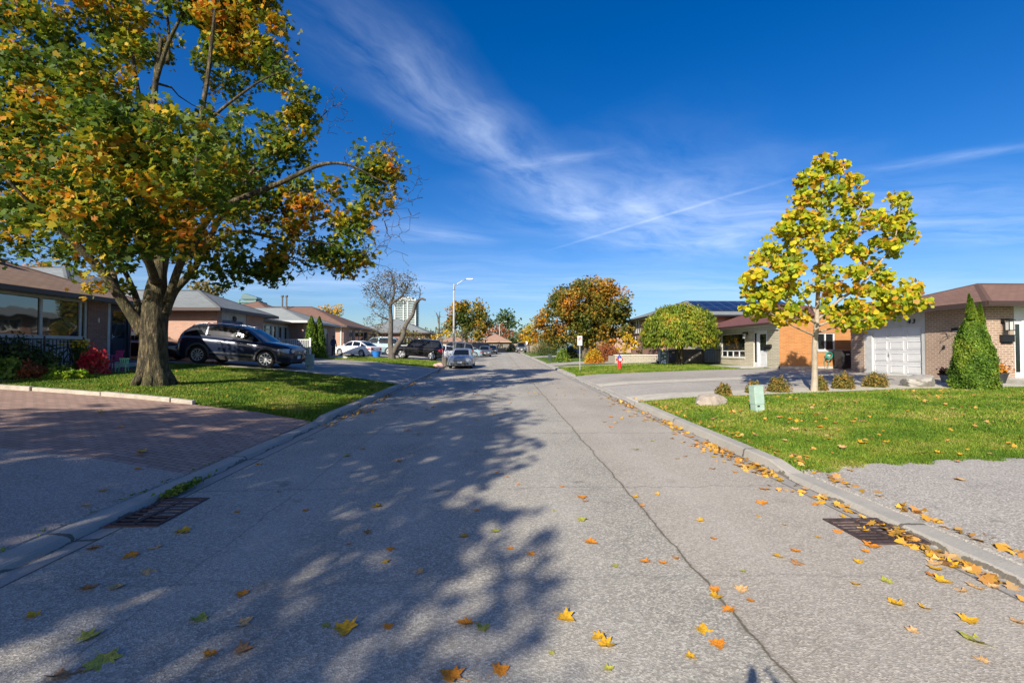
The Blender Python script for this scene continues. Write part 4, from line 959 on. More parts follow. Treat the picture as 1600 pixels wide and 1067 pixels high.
# keep the sky openings of the crown
def pix(P):
    Q = (P - np.array([0, 0, 1.9])) @ np.array(CR); return 800 + FPX * Q[:, 0] / -Q[:, 2], 533.5 - FPX * Q[:, 1] / -Q[:, 2]
gaps = [(292, 140, 32, 42), (300, 55, 16, 22), (420, 160, 30, 20), (250, 115, 20, 14), (520, 235, 34, 30), (225, 130, 14, 26), (545, 298, 13, 9), (390, 190, 16, 14), (345, 170, 12, 26), (410, 45, 9, 14), (90, 425, 26, 12)]
px_, py_ = pix(C); keep = np.ones(len(C), bool)
for gx, gy, a_, b_ in gaps: keep &= ((px_ - gx) / a_) ** 2 + ((py_ - gy) / b_) ** 2 > 1.0
C = C[keep]
sk.twigs(C, .045, .007, 4, wig=.35)
# bare twigs at the outer right edge
for (px, py, n, L_) in ((555, 245, 10, .8), (615, 280, 10, .8), (605, 360, 9, .9), (565, 400, 9, .9), (505, 178, 12, .9), (590, 225, 14, 1.0), (520, 165, 8, .6), (425, 105, 6, .5), (600, 250, 8, .8), (630, 300, 8, .8), (600, 330, 8, .9), (590, 385, 8, .9), (450, 400, 7, .9), (480, 415, 6, .8), (540, 250, 7, .7), (570, 395, 7, .7), (150, 270, 6, .7), (490, 330, 6, .8)):
    c = A(px, py, rg.uniform(-1.6, -.6)); pts = []
    for _ in range(n * 2):
        d = Vector((rg.uniform(.05, 1.1), rg.uniform(-.6, .6), rg.uniform(-.7, .8))) * L_ * rg.uniform(.35, 1.0); pts.append(c + d)
    sk.P.append(tuple(c)); sk.Rr.append(.03); sk.twigs(pts, .03, .007, 3, wig=.5, sag=.05)
LP = clusters(C, 54, .46, rg); px_, py_ = pix(LP); keep = np.ones(len(LP), bool)
for gx, gy, a_, b_ in gaps: keep &= ((px_ - gx) / (a_ * .8)) ** 2 + ((py_ - gy) / (b_ * .8)) ** 2 > 1.0
keep &= ~(((np.abs(px_ - 241) < 30) & (py_ > 430)) | (py_ > 475)); LP = LP[keep]
LV = leaf_cloud(LP, .15, MAPLE5, (-.2, -.35, .9), .55, (.1, 0, -1), .5, rg=rg)
tree('maple_tree', tuple(b0), 'large old maple with green and orange leaves and mossy trunk on the left lawn', sk, LV, len(MAPLE5), M_leaf_maple, M_bark_moss)
# ---- the maple beyond the left edge of the picture, whose shade lies over the road
def simple_tree(name, x, y, label, blobs, lm, bm, trunk_r=.2, cl_d=1.0, per=30, spread=.5, size=.2, tpl=MAPLE5, seed=1, Y=None, limbs=None, twr=.05, bias=(0, -.3, 1), bb=.5, tip=(0, 0, -1), tipb=.4, dscale=.9, shell=.35, minz=None, flat=.75, fork=.35, group=None, wig=.3, world_blobs=None, height=None):
    rg = np.random.default_rng(seed); z = G(x, y); b = Vector((x, y, z))
    if world_blobs:
        out = []
        for cx, cy, cz, r_, rz in world_blobs:
            n = int(cl_d * r_ * r_ * rz * 4.19); d = norm(rg.normal(size=(n, 3))) * (shell + (1 - shell) * rg.uniform(0, 1, (n, 1))) ** .5; out.append(np.array([x + cx, y + cy, z + cz])[None] + d * np.array([r_, r_, rz]))
        C = np.concatenate(out)
    else: C = blob_points(blobs, y, b, cl_d, rg, dscale, shell, 8)
    top = np.percentile(C[:, 2], 96); cx_, cy_ = C[:, 0].mean(), C[:, 1].mean(); low = np.percentile(C[:, 2], 6); H_ = top - z
    if limbs is None:
        f = max(.3, (low - z) * .95); limbs = [([b - Vector((0, 0, .15)), b + Vector((0, 0, f * .5)), b + Vector((0, 0, f)), Vector((x + (cx_ - x) * .5, y, z + f + (top - z - f) * .45)), Vector((cx_, cy_, z + f + (top - z - f) * .85))], [trunk_r * 1.35, trunk_r, trunk_r * .9, trunk_r * .5, trunk_r * .15], 10)]
        nl = 7
        for i in range(nl):
            t = C[rg.integers(len(C))]; s0 = b + Vector((0, 0, f * rg.uniform(.85, 1.3))); q = Vector(t); mid = s0.lerp(q, .5) + Vector((0, 0, .12 * (q - s0).length)); limbs.append(([s0, mid, q], [trunk_r * .55, trunk_r * .35, trunk_r * .1], 6))
    sk = Skel(limbs); sk.twigs(C, twr, twr * .14, 3, wig=wig)
    LV = leaf_cloud(clusters(C, per, spread, rg, flat), size, tpl, bias, bb, tip, tipb, rg=rg) if per else None
    return tree(name, tuple(b), label, sk, LV, len(tpl), lm, bm, group)
simple_tree('maple_tree', -11.6, -5.4, 'maple beyond the left edge of the photo, shading the road', None, M_leaf_maple, M_bark, .42, .95, 30, .66, .22, MAPLE5, 21,
            world_blobs=[(0, 0, 8.5, 3.8, 3.4), (2.2, .8, 7.2, 2.8, 2.2), (-4.2, 1, 7.4, 1.9, 1.2), (.5, 3.2, 6.8, 3.0, 2.3), (0, -3.0, 7.0, 3.0, 2.2), (-1.2, 1, 11.4, 2.2, 2.0), (3.6, 3.4, 5.6, 2.0, 1.4), (3.8, -1.6, 5.8, 1.8, 1.3), (1.5, 5.2, 8.6, 1.6, 1.3), (2.6, -3.9, 7.4, 2.2, 1.7), (.9, -5.8, 7.2, 2.6, 1.8), (-1, 0, 5.4, 2.6, 1.4), (3.9, -.4, 6.6, 1.5, 1.2)])
# ---- yellow sapling on the right lawn
Ys = gp(1272, 612).y; sb = gp(1272, 612)
def S(px, py, dy=0): return at(px, py, Ys + dy)
rg = np.random.default_rng(8)
tips = [(1290, 245), (1310, 255), (1255, 275), (1280, 270), (1305, 290), (1330, 275), (1250, 300), (1285, 310), (1325, 315), (1345, 305), (1240, 330), (1265, 335), (1300, 340), (1335, 345), (1360, 330), (1378, 335), (1402, 305), (1412, 330), (1395, 345), (1415, 360), (1222, 350), (1240, 370), (1270, 375), (1310, 380), (1345, 385), (1375, 370), (1392, 378),
        (1205, 380), (1215, 405), (1245, 410), (1290, 415), (1330, 415), (1360, 410), (1380, 425), (1188, 400), (1183, 425), (1205, 440), (1235, 445), (1270, 445), (1305, 445), (1340, 445), (1375, 445), (1400, 455), (1425, 440), (1432, 460), (1172, 430), (1174, 455), (1180, 478), (1200, 470), (1215, 488), (1235, 475), (1255, 490), (1300, 480), (1320, 495), (1350, 475), (1385, 470), (1405, 475), (1370, 490), (1345, 500), (1210, 455), (1285, 470), (1330, 470), (1240, 395), (1265, 300), (1320, 360), (1275, 350), (1255, 350), (1290, 390), (1225, 425)]
C = np.array([S(px + rg.uniform(-6, 6), py + 8 + rg.uniform(-6, 6), rg.uniform(-1, 1) * min(1.3, .15 + (py - 235) / 150)) for px, py in tips for _ in range(5)])
limbs = [([sb - Vector((0, 0, .1)), S(1273, 580), S(1273, 540), S(1276, 505), S(1278, 460), S(1281, 400), S(1284, 330), S(1293, 260)], [.12, .085, .078, .074, .062, .045, .03, .010], 12),
         ([S(1277, 500), S(1310, 470, -.3), S(1350, 440, -.5), S(1395, 380, -.6), S(1405, 330, -.5)], [.05, .045, .035, .02, .01], 6), ([S(1276, 510), S(1320, 495, .3), S(1380, 480, .5), S(1425, 455, .6)], [.045, .035, .025, .01], 6),
         ([S(1275, 505), S(1240, 480, -.4), S(1205, 450, -.6), S(1180, 420, -.6)], [.05, .04, .025, .01], 6), ([S(1276, 490), S(1235, 440, .6), S(1215, 395, .9), S(1205, 370, .9)], [.045, .035, .02, .01], 6),
         ([S(1274, 525), S(1240, 510, -.5), S(1205, 490, -.9)], [.035, .02, .01], 6), ([S(1275, 520), S(1310, 510, -.6), S(1345, 500, -1)], [.035, .02, .01], 6), ([S(1280, 430), S(1320, 380, -.4), S(1350, 320, -.5)], [.04, .03, .01], 6), ([S(1281, 400), S(1255, 350, .3), S(1250, 290, .4)], [.04, .03, .01], 6)]
sk = Skel(limbs); sk.twigs(C, .018, .005, 4, wig=.3)
M_leaf_sap = leaf_mat('yellow_green_leaves', [(0, (.10, .17, .012)), (.30, (.20, .28, .012)), (.48, (.42, .42, .013)), (.62, (.52, .42, .015)), (.76, (.50, .26, .02)), (1, (.28, .11, .02))], cscale=1.6, trans=.4, rough=.5)
LP = clusters(C, 23, .31, rg, .8); px_, py_ = pix(LP); LP = LP[~((np.abs(px_ - 1274) < 9) & (py_ > 455))]
LV = leaf_cloud(LP, .145, BROAD, (-.45, -.75, .35), .62, (.55, .1, .6), .45, curl=.35, rg=rg)
tree('sapling_tree', tuple(sb), 'young tree with bright yellow-green leaves and a thin pale trunk on the right lawn', sk, LV, len(BROAD), M_leaf_sap, M_bark_pale)
# ---- bare double-trunked tree on the left
Yt = 39.4; tb = at(612, 563.5, Yt); tb.z = G(tb.x, Yt)
def D(px, py, dy=0): return at(px, py, Yt + dy)
limbs = [([D(612, 566), D(612, 552), D(610, 535), D(611, 505), D(610, 478), D(616, 455), D(612, 430)], [.40, .30, .22, .18, .15, .10, .04], 12),
         ([D(614, 552), D(620, 540), D(629, 527), D(634, 508), D(645, 491), D(649, 475), D(658, 467), D(665, 469)], [.26, .22, .19, .17, .15, .13, .10, .08], 10),
         ([D(648, 485), D(656, 462, .2), D(655, 447, .3)], [.08, .05, .02], 6), ([D(610, 478), D(596, 465, .3), D(585, 450, .5)], [.12, .09, .04], 6), ([D(611, 475), D(628, 462, -.3), D(640, 440, -.4)], [.12, .09, .04], 6),
         ([D(611, 500), D(595, 495, .5), D(582, 485, .8)], [.10, .06, .03], 6)]
rg = np.random.default_rng(9); C = blob_points([(612, 450, 40, 30), (590, 468, 22, 28), (640, 455, 20, 20), (620, 435, 28, 16), (590, 505, 20, 20), (580, 450, 12, 16), (632, 515, 12, 12)], Yt, tb, 4.5, rg, .9, .2)
sk = Skel(limbs); sk.twigs(C, .05, .016, 3, wig=.5); t2 = [tuple(c + rg.normal(size=3) * .35) for c in C for _ in range(3)]; sk.P += [tuple(c) for c in C]; sk.Rr += [.02] * len(C); sk.twigs(t2, .02, .011, 3, wig=.5)
M_leaf_sparse = leaf_mat('sparse_olive_leaves', [(0, (.04, .05, .02)), (.5, (.11, .10, .04)), (1, (.26, .17, .06))], cscale=.8)
LV = leaf_cloud(clusters(C, 10, .5, rg), .12, QUAD, (0, -.2, .8), .3, rg=rg)
tree('bare_tree', tuple(tb), 'nearly bare double-trunked tree with a sawn crooked limb on the left verge', sk, LV, 4, M_leaf_sparse, M_bark_grey)
# ---- big orange maple on the right
M_leaf_or = leaf_mat('orange_green_maple_leaves', [(0, (.055, .09, .016)), (.32, (.10, .12, .018)), (.48, (.20, .16, .022)), (.62, (.36, .20, .022)), (.80, (.48, .17, .02)), (1, (.44, .24, .02))], cscale=.35, trans=.3)
ob = gp(914, 560.5)
simple_tree('maple_tree', ob.x, ob.y, 'big round maple with dense orange and olive leaves on the right side of the road', [(905, 475, 48, 34), (925, 455, 42, 22), (950, 475, 34, 30), (870, 498, 30, 24), (850, 512, 22, 20), (900, 520, 44, 20), (955, 515, 34, 26), (975, 500, 18, 20), (880, 470, 26, 20), (930, 500, 44, 30), (840, 520, 10, 12), (860, 530, 18, 12), (930, 535, 30, 10)],
            M_leaf_or, M_bark, .28, 1.5, 46, .72, .24, MAPLE5, 3, dscale=.9, bias=(-.25, -.5, .8))
# ---- umbrella-shaped weeping tree
M_leaf_um = leaf_mat('weeping_yellow_green_leaves', [(0, (.07, .12, .014)), (.40, (.15, .21, .018)), (.66, (.24, .27, .022)), (.8, (.38, .30, .03)), (1, (.36, .19, .05))], cscale=1.2, trans=.3)
ub = gp(1063, 571)
rg = np.random.default_rng(13); s_ = ub.y / FPX; cc = at(1063, 522, ub.y); Rx = 60 * s_
d = norm(rg.normal(size=(9000, 3))); d = d[d[:, 2] > -.35]; q = np.where(d[:, 2:3] > 0, d, d * np.array([1.0, 1.0, 1.35])); C = np.array(cc)[None] + q * np.array([Rx * .97, Rx * .93, 47 * s_]) * (rg.uniform(.80, 1.0, (len(d), 1)) + .05 * np.sin(d[:, :1] * 9) * np.cos(d[:, 1:2] * 7)); C = C[C[:, 2] > cc.z - 34 * s_]
ang = np.arctan2(d[:, 1], d[:, 0])
limbs = [([ub - Vector((0, 0, .1)), ub + Vector((0, 0, .7)), ub + Vector((.05, 0, 1.6))], [.26, .2, .19], 12)]
for k in range(9): t = k * .7; limbs.append(([ub + Vector((.05, 0, 1.5)), ub + Vector((math.cos(t) * .9, math.sin(t) * .9, 2.5)), ub + Vector((math.cos(t) * 1.9, math.sin(t) * 1.9, 2.9)), ub + Vector((math.cos(t) * 2.4, math.sin(t) * 2.4, 2.0))], [.09, .07, .04, .015], 6))
sk = Skel(limbs); sel = C[rg.integers(0, len(C), 260)]; sk.twigs(sel, .02, .005, 3)
LP = np.concatenate([C + rg.normal(size=C.shape) * .07 for _ in range(3)]); nb = np.concatenate([d[:len(C)] if len(d) == len(C) else norm(C - np.array(cc))] * 3)
LV = leaf_cloud(LP, .19, SLIM * np.array([1.4, 1]), nb, .6, (0, 0, -1), .75, curl=.2, rg=rg)
tree('weeping_tree', tuple(ub), 'umbrella-shaped weeping tree with clipped yellow-green dome beside the recycling bins', sk, LV, 6, M_leaf_um, M_bark)
# ---- background trees
M_leaf_bg = leaf_mat('green_orange_leaves', [(0, (.045, .075, .016)), (.35, (.09, .12, .018)), (.5, (.22, .19, .025)), (.66, (.42, .24, .02)), (.85, (.50, .14, .02)), (1, (.42, .09, .02))], cscale=.22)
M_leaf_green = leaf_mat('dark_green_leaves', [(0, (.04, .075, .025)), (.5, (.07, .115, .035)), (1, (.11, .145, .045))], cscale=.3)
M_leaf_red = leaf_mat('rust_red_leaves', [(0, (.16, .07, .03)), (.5, (.30, .09, .035)), (1, (.42, .16, .04))], cscale=.3)
M_leaf_yel = leaf_mat('golden_yellow_leaves', [(0, (.45, .30, .012)), (.5, (.62, .42, .015)), (1, (.60, .28, .02))], cscale=.6)
M_leaf_oy = leaf_mat('orange_yellow_leaves', [(0, (.30, .30, .02)), (.45, (.50, .34, .02)), (.65, (.58, .22, .02)), (1, (.52, .15, .02))], cscale=.25)
M_leaf_olive = leaf_mat('olive_leaves', [(0, (.08, .09, .025)), (.5, (.17, .15, .04)), (1, (.33, .21, .05))], cscale=.4)
def bgtree(px, py_base, Y, label, blobs, lm, seed, size=.4, per=22, dens=.16, name='maple_tree', tr=.25, spread=None, **k):
    b = at(px, py_base, Y); s = Y / FPX
    return simple_tree(name, b.x, Y, label, blobs, lm, M_bark_grey, tr, dens * (3.4 if per > 13 else 1.6), int(per * 1.5), spread or 1.0, size, QUAD, seed, dscale=.9, bias=(-.25, -.5, .7), twr=.05, **k)
bgtree(729, 550, 84, 'wide maple of green, gold and orange leaves behind the tall street lamp', [(735, 490, 26, 22), (715, 492, 18, 18), (752, 505, 14, 20), (740, 518, 24, 16), (712, 512, 14, 14), (750, 490, 10, 12), (725, 478, 14, 8)], M_leaf_bg, 31, .42, 34, .14, spread=1.1)
bgtree(722, 548, 70, 'small half-bare tree in front of the wide maple on the left', [(722, 518, 16, 14), (710, 524, 10, 10), (733, 520, 9, 12)], M_leaf_olive, 32, .22, 12, .25, 'young_tree', .16)
bgtree(790, 546, 150, 'tall dark green tree beyond the end of the street', [(788, 498, 17, 12), (780, 503, 12, 10), (797, 503, 11, 11), (790, 512, 14, 10), (775, 506, 7, 6)], M_leaf_green, 33, .8, 24, .03, 'broadleaf_tree', .5, 2.2)
bgtree(780, 546, 128, 'rust red tree behind the tan roofed house at the street end', [(780, 519, 16, 10), (768, 516, 9, 8), (794, 522, 9, 9), (763, 526, 7, 8)], M_leaf_red, 34, .55, 24, .05, 'red_tree', .3, 1.7)
bgtree(803, 547, 135, 'dark evergreen mass at the end of the street beside the red tree', [(803, 530, 7, 12), (812, 528, 6, 9)], M_leaf_green, 35, .6, 24, .06, 'evergreen_tree', .3, 1.5)
bgtree(826, 546, 92, 'glowing orange and yellow tree at the far right end of the street', [(825, 524, 13, 13), (818, 532, 8, 9), (834, 530, 9, 10), (824, 513, 7, 6)], M_leaf_oy, 36, .4, 26, .14, 'orange_tree', .2, .9)
bgtree(832, 546, 112, 'blue-green tree peeking out behind the orange tree at right', [(832, 512, 11, 9), (838, 520, 8, 10)], M_leaf_green, 37, .5, 24, .08, 'broadleaf_tree', .3, 1.4)
bgtree(690, 552, 58, 'small bright golden yellow tree behind the black SUV', [(693, 524, 11, 8), (684, 528, 6, 6)], M_leaf_yel, 38, .25, 22, .6, 'young_tree', .1, .55)
bgtree(686, 548, 90, 'leafless grey tree rising over the low house', [(686, 490, 11, 12), (694, 502, 12, 10), (680, 500, 9, 9)], M_leaf_olive, 39, .15, 3, .22, 'bare_tree', .16, wig=.6)
bgtree(680, 548, 78, 'dark olive tree beside the leafless grey tree', [(682, 518, 14, 9), (697, 514, 10, 10), (668, 524, 8, 7)], M_leaf_olive, 40, .4, 22, .14, 'broadleaf_tree', .2)
bgtree(650, 556, 54, 'olive and orange shrub-like tree behind the black SUV roof', [(640, 528, 10, 9), (655, 530, 10, 8), (665, 535, 9, 6), (633, 522, 5, 6)], M_leaf_olive, 41, .22, 22, .6, 'young_tree', .1, .6)
bgtree(590, 560, 50, 'sparse orange-brown tree left of the double-trunked tree', [(590, 515, 14, 12), (598, 530, 12, 10), (583, 528, 10, 10), (575, 535, 8, 8)], M_leaf_olive, 42, .15, 12, .5, 'young_tree', .1)
bgtree(325, 556, 58, 'yellow-green tree rising behind the grey roof', [(325, 452, 22, 12), (338, 458, 16, 10), (310, 462, 18, 12), (325, 470, 26, 10)], M_leaf_oy if False else M_leaf_olive, 43, .35, 24, .3, 'broadleaf_tree', .25)
bgtree(517, 556, 84, 'orange tree behind the brown roof with vents', [(517, 483, 13, 8), (508, 487, 9, 6), (530, 492, 9, 7), (515, 495, 16, 8)], M_leaf_oy, 44, .4, 24, .14, 'orange_tree', .25, .9)
bgtree(1375, 560, 60, 'pinkish bare treetop rising behind the brown hip roof', [(1385, 445, 22, 12), (1365, 450, 16, 12), (1400, 455, 12, 9)], M_leaf_red, 45, .12, 4, .35, 'bare_tree', .2, wig=.6)
bgtree(64, 550, 70, 'orange treetop glimpsed over the roof at far left', [(70, 413, 12, 5), (60, 420, 18, 8)], M_leaf_oy, 46, .35, 24, .35, 'orange_tree', .3, .9)
bgtree(977, 553, 38, 'small golden yellow tree beside the retaining wall behind the fire hydrant', [(985, 525, 9, 8), (978, 535, 12, 10), (972, 543, 11, 6), (990, 538, 8, 10)], M_leaf_yel, 47, .16, 24, 2.2, 'young_tree', .06, .3)
bgtree(1003, 552, 39.0, 'olive brown shrub-like tree between the golden tree and the weeping tree', [(1010, 525, 12, 14), (1000, 540, 14, 10), (1018, 540, 12, 12)], M_leaf_olive, 48, .16, 22, 1.1, 'young_tree', .08, .35)
# distant wood closing the horizon
rg = np.random.default_rng(77); n = 900; X = rg.uniform(-330, 420, n); Yd = rg.uniform(230, 300, n); Z = 2 + rg.uniform(0, 1, n) ** .7 * (6 + 3 * np.sin(X * .05) + 2 * np.sin(X * .17)); C = np.stack([X, Yd, Z], 1)
LV = leaf_cloud(clusters(C, 26, 4.5, rg), 1.9, QUAD, (-.2, -.6, .6), .5, rg=rg)
o = obj_np('distant_wood', LV, 4, leaf_mat('distant_wood_leaves', [(0, (.05, .08, .03)), (.5, (.12, .12, .04)), (1, (.30, .17, .05))], cscale=.03)); tag(o, 'far belt of autumn trees along the horizon', 'wood', kind='stuff')
# ------------------------------------------------------------------ shrubs
def interp_(c, x):
    for (a, va), (b, vb) in zip(c, c[1:]):
        if x <= b: return va + (vb - va) * (x - a) / (b - a)
    return c[-1][1]
def cone_shrub(name, loc, h, r, lm, n, size, label, seed, prof_=None, cat='shrub', twin=None, tipdir=(0, 0, 1), group=None):
    rg = np.random.default_rng(seed); b = Vector(loc); T = thing(name, tuple(b), label, cat, group)
    prof_ = prof_ or (lambda t: (1 - t) ** .62 * (.55 + .45 * min(1, t * 5 + .3)))
    t = rg.uniform(0, 1, n) ** 1.25; a = rg.uniform(0, 2 * math.pi, n)
    rad = r * np.array([prof_(x) for x in t]) * (1 + .10 * np.sin(a * 5 + t * 14) + .07 * np.sin(a * 9 - t * 31) + rg.normal(size=n) * .05) * rg.uniform(.78, 1.02, n)
    P = np.stack([np.cos(a) * rad, np.sin(a) * rad, t * h * (1 + rg.normal(size=n) * .01)], 1)
    if twin:
        for tx, ty, tz, tr in twin:
            m_ = n // 14; tt = rg.uniform(0, 1, m_); aa = rg.uniform(0, 6.28, m_); P = np.concatenate([P, np.stack([tx + np.cos(aa) * tr * (1 - tt), ty + np.sin(aa) * tr * (1 - tt), tz + tt * h * .24], 1)])
    nb = norm(np.stack([P[:, 0], P[:, 1], np.full(len(P), .25)], 1))
    obj_np('foliage', leaf_cloud(P, size, FLAKE, nb, .55, tipdir, .65, rg=rg), 4, lm, T)
    m = MB(); m.tube([(0, 0, -.05), (0, 0, h * .35), (0, 0, h * .86)], [r * .10 + .02, r * .07 + .015, .012], 7)
    for k in range(14):
        tz = .08 + .055 * k; an = k * 2.4; rr = r * prof_(tz) * .8; m.tube([(0, 0, h * tz * .85), (math.cos(an) * rr, math.sin(an) * rr, h * tz)], [.02, .006], 4, cap=False)
    obj('stem', m, M_bark, T); return T
M_cedar = leaf_mat('cedar_foliage', [(0, (.045, .10, .012)), (.4, (.085, .165, .016)), (.7, (.15, .23, .02)), (1, (.25, .27, .03))], cscale=1.5, trans=.2)
cb = gp(1522, 608)
cone_shrub('cedar_shrub', cb, 2.62, .53, M_cedar, 60000, .062, 'large dense green cedar shrub trimmed to a cone beside the garage of house 43', 51, lambda t: interp_([(0, .93), (.1, 1.0), (.25, .95), (.40, .87), (.55, .74), (.68, .60), (.78, .44), (.86, .30), (.93, .15), (1, .03)], t), twin=[(-.12, -.1, 2.22, .12), (.14, -.1, 2.10, .12), (-.10, 0, 2.38, .09)])
q = at(486, 556, 32.6)
cone_shrub('cedar_shrub', (q.x, q.y, G(q.x, q.y)), 2.95, .56, M_cedar, 9000, .11, 'left one of two slim pointed cedars at the picket railing', 52, group='pair of slim cedars')
q = at(498.5, 556, 33.0); cone_shrub('cedar_shrub', (q.x, q.y, G(q.x, q.y)), 2.95, .52, M_cedar, 9000, .11, 'right one of two slim pointed cedars at the picket railing', 53, group='pair of slim cedars')
M_bush_br = leaf_mat('bronze_green_bush', [(0, (.07, .09, .018)), (.45, (.16, .14, .03)), (.75, (.30, .19, .04)), (1, (.34, .13, .04))], cscale=5, trans=.15)
def round_shrub(x, y, r, h, lm, n, size, label, seed, name='round_shrub', group=None, tip=(0, 0, 1), z=None, tpl=FLAKE, fill=.75):
    rg = np.random.default_rng(seed); z = G(x, y) if z is None else z; T = thing(name, (x, y, z), label, 'shrub', group)
    d = norm(rg.normal(size=(n, 3))); d[:, 2] = np.abs(d[:, 2]); P = d * rg.uniform(fill * .8, 1.12, (n, 1)) * (1 + .2 * np.sin(d[:, :1] * 7 + seed) * np.cos(d[:, 1:2] * 6)) * np.array([r, r, h])
    obj_np('foliage', leaf_cloud(P, size, tpl, norm(d + np.array([0, 0, .3])), .45, tip, .5, rg=rg), len(tpl), lm, T)
    m = MB()
    for k in range(12): a = k * 2.4; m.tube([(0, 0, -.03), (math.cos(a) * r * .4, math.sin(a) * r * .4, h * .5), (math.cos(a) * r * .8, math.sin(a) * r * .8, h * (.5 + .4 * (k % 3) / 2))], [.015, .01, .004], 4, cap=False)
    obj('stem', m, M_bark, T); return T
for i, (px, py, w_, h_, lb) in enumerate([(1136, 620, 26, 18, 'small bronze-green shrub just behind the flat boulder'), (1184, 616, 26, 18, 'small bronze shrub half hidden behind the pale green utility pedestal'), (1222, 614, 36, 23, 'round bronze-green shrub between the utility pedestal and the sapling trunk'), (1287, 612, 24, 22, 'round bronze-green shrub directly right of the sapling trunk'), (1325, 609, 34, 24, 'round bronze-green shrub in the middle of the gap between sapling and garage'), (1376, 606, 38, 22, 'rightmost round bronze-green shrub, in front of the garage door')]):
    p = gp(px, py); s = p.y / FPX; round_shrub(p.x, p.y + .2, w_ * s * .44, h_ * s * 1.0, M_bush_br, 2600, .06, lb, 60 + i, group='round shrubs along the right lawn edge')
M_bush_g = leaf_mat('green_bush_leaves', [(0, (.05, .11, .015)), (.5, (.12, .20, .025)), (1, (.28, .30, .04))], cscale=2, trans=.2)
M_bush_dk = leaf_mat('dark_hedge_leaves', [(0, (.022, .045, .012)), (.6, (.045, .08, .018)), (1, (.13, .10, .03))], cscale=1.5, trans=.2)
M_bush_red = leaf_mat('crimson_bush_leaves', [(0, (.62, .02, .05)), (.45, (.75, .05, .09)), (.7, (.45, .12, .08)), (1, (.35, .20, .10))], cscale=2.5, trans=.35)
M_lime = leaf_mat('lime_plant_leaves', [(0, (.10, .22, .015)), (.5, (.22, .36, .02)), (1, (.40, .45, .04))], cscale=4)
for (px, py, Y, r, h, lm, lb, nm) in [(879, 557, 41, .62, 1.1, M_bush_g, 'round light green bush left of the big orange maple trunk', 'round_shrub'), (928, 561, 37.5, .70, 1.05, M_leaf_oy, 'upright yellow bush right of the big orange maple trunk', 'round_shrub'), (890, 552, 50, .9, 1.2, M_bush_dk, 'dark green shrub behind the light green bush by the orange maple', 'round_shrub'), (950, 556, 40, 1.1, 1.5, M_leaf_red, 'dark reddish shrub between the yellow bush and golden tree', 'round_shrub'), (1098, 548, 37, 1.3, 1.2, M_leaf_olive, 'loose olive shrub behind the weeping tree near the stone house front', 'round_shrub'), (800, 548, 96, 1.2, 1.3, M_bush_dk, 'low dark shrub before the board fence at the street end', 'round_shrub'), (858, 548, 62, 1.6, 1.4, M_bush_dk, 'dark shrub under the left edge of the orange maple', 'round_shrub'), (846, 547, 72, 1.8, 1.8, M_leaf_olive, 'olive bush between the two orange trees on the right', 'round_shrub')]:
    p = at(px, py, Y); round_shrub(p.x, Y, r, h, lm, 2600, .13, lb, int(px), nm)
# garden in front of the left house
def gx(px, Y): return at(px, 560, Y).x
for (px, Y, r, h, lm, sz, lb) in [(148, 14.9, .36, .78, M_bush_red, .09, 'crimson red burning bush beside the porch of the left house'), (126, 15.3, .30, .85, M_bush_g, .08, 'yellow-tipped green shrub left of the crimson bush'), (20, 13.6, .95, 1.05, M_bush_dk, .10, 'tall dark shrub under the picture window at far left'), (60, 13.7, .50, .62, M_bush_dk, .09, 'medium dark shrub in the bed under the picture window'), (85, 13.4, .42, .35, M_bush_g, .08, 'low green plant in the front bed of the left house'), (118, 13.5, .34, .22, M_lime, .09, 'lime green low plant in front of the crimson bush'), (92, 13.1, .30, .22, M_lime, .09, 'lime green low plant at the left of the pair by the bed edge'), (5, 12.6, .45, .5, M_bush_g, .12, 'bright green spiky plant at the far left edge of the bed'), (-10, 13.2, .6, .9, M_bush_dk, .1, 'dark shrub at the left border of the photo'), (40, 12.9, .45, .40, M_leaf_red, .08, 'reddish brown low plant at the front of the left bed')]:
    x = gx(px, Y); round_shrub(x, Y, r, h, lm, 2400, sz, lb, int(px) + 200, 'garden_shrub', tpl=QUAD, fill=.35)
x = gx(120, 15.3); 
M_flower = leaf_mat('golden_flower_heads', [(0, (.60, .42, .02)), (1, (.72, .50, .04))], trans=.2)
T = thing('flower_clump', (x, 15.25, G(x, 15.25)), 'golden yellow flower heads on green stems beside the crimson bush', 'flowers'); rg = np.random.default_rng(4)
P = np.array([(rg.normal() * .2, rg.normal() * .12, .88 + rg.uniform(-.12, .1)) for _ in range(160)]); obj_np('flower_heads', leaf_cloud(P, .07, BROAD, (0, -.4, .8), .6, rg=rg), len(BROAD), M_flower, T)
m = MB()
for k in range(14): m.tube([(rg.normal() * .08, rg.normal() * .06, 0), (P[k * 3][0], P[k * 3][1], P[k * 3][2])], .008, 4)
obj('stem', m, mat('green_stem', (.08, .14, .03), .8), T)
# planter and flowers by the door of number 43
# ------------------------------------------------------------------ cars
def paint(name, col, metal=.35, rough=.28): return mat(name, col, rough, metal=metal * .6, spec=.3, coat=.4)
M_cglass = glass_mat('car_glass', (.006, .008, .010), .03); M_cglass.node_tree.nodes['Principled BSDF'].inputs['Specular IOR Level'].default_value = .4; M_tyre = mat('tyre_rubber', (.022, .022, .024), .85, bump=.3, bscale=60); M_rim = mat('alloy_rim', (.60, .61, .62), .35, metal=.25); M_trim = mat('black_plastic_trim', (.03, .03, .032), .6)
M_clad = mat('grey_arch_cladding', (.06, .06, .065), .55); M_chrome = mat('chrome_trim', (.50, .51, .52), .3, metal=1.0); M_tail = mat('tail_lamp_red', (.42, .012, .02), .2, coat=1); M_head = mat('headlamp_lens', (.50, .54, .58), .12, coat=1, metal=.3); M_plate = mat('number_plate', (.72, .74, .76), .5); M_under = mat('underbody_black', (.012, .012, .013), .9)
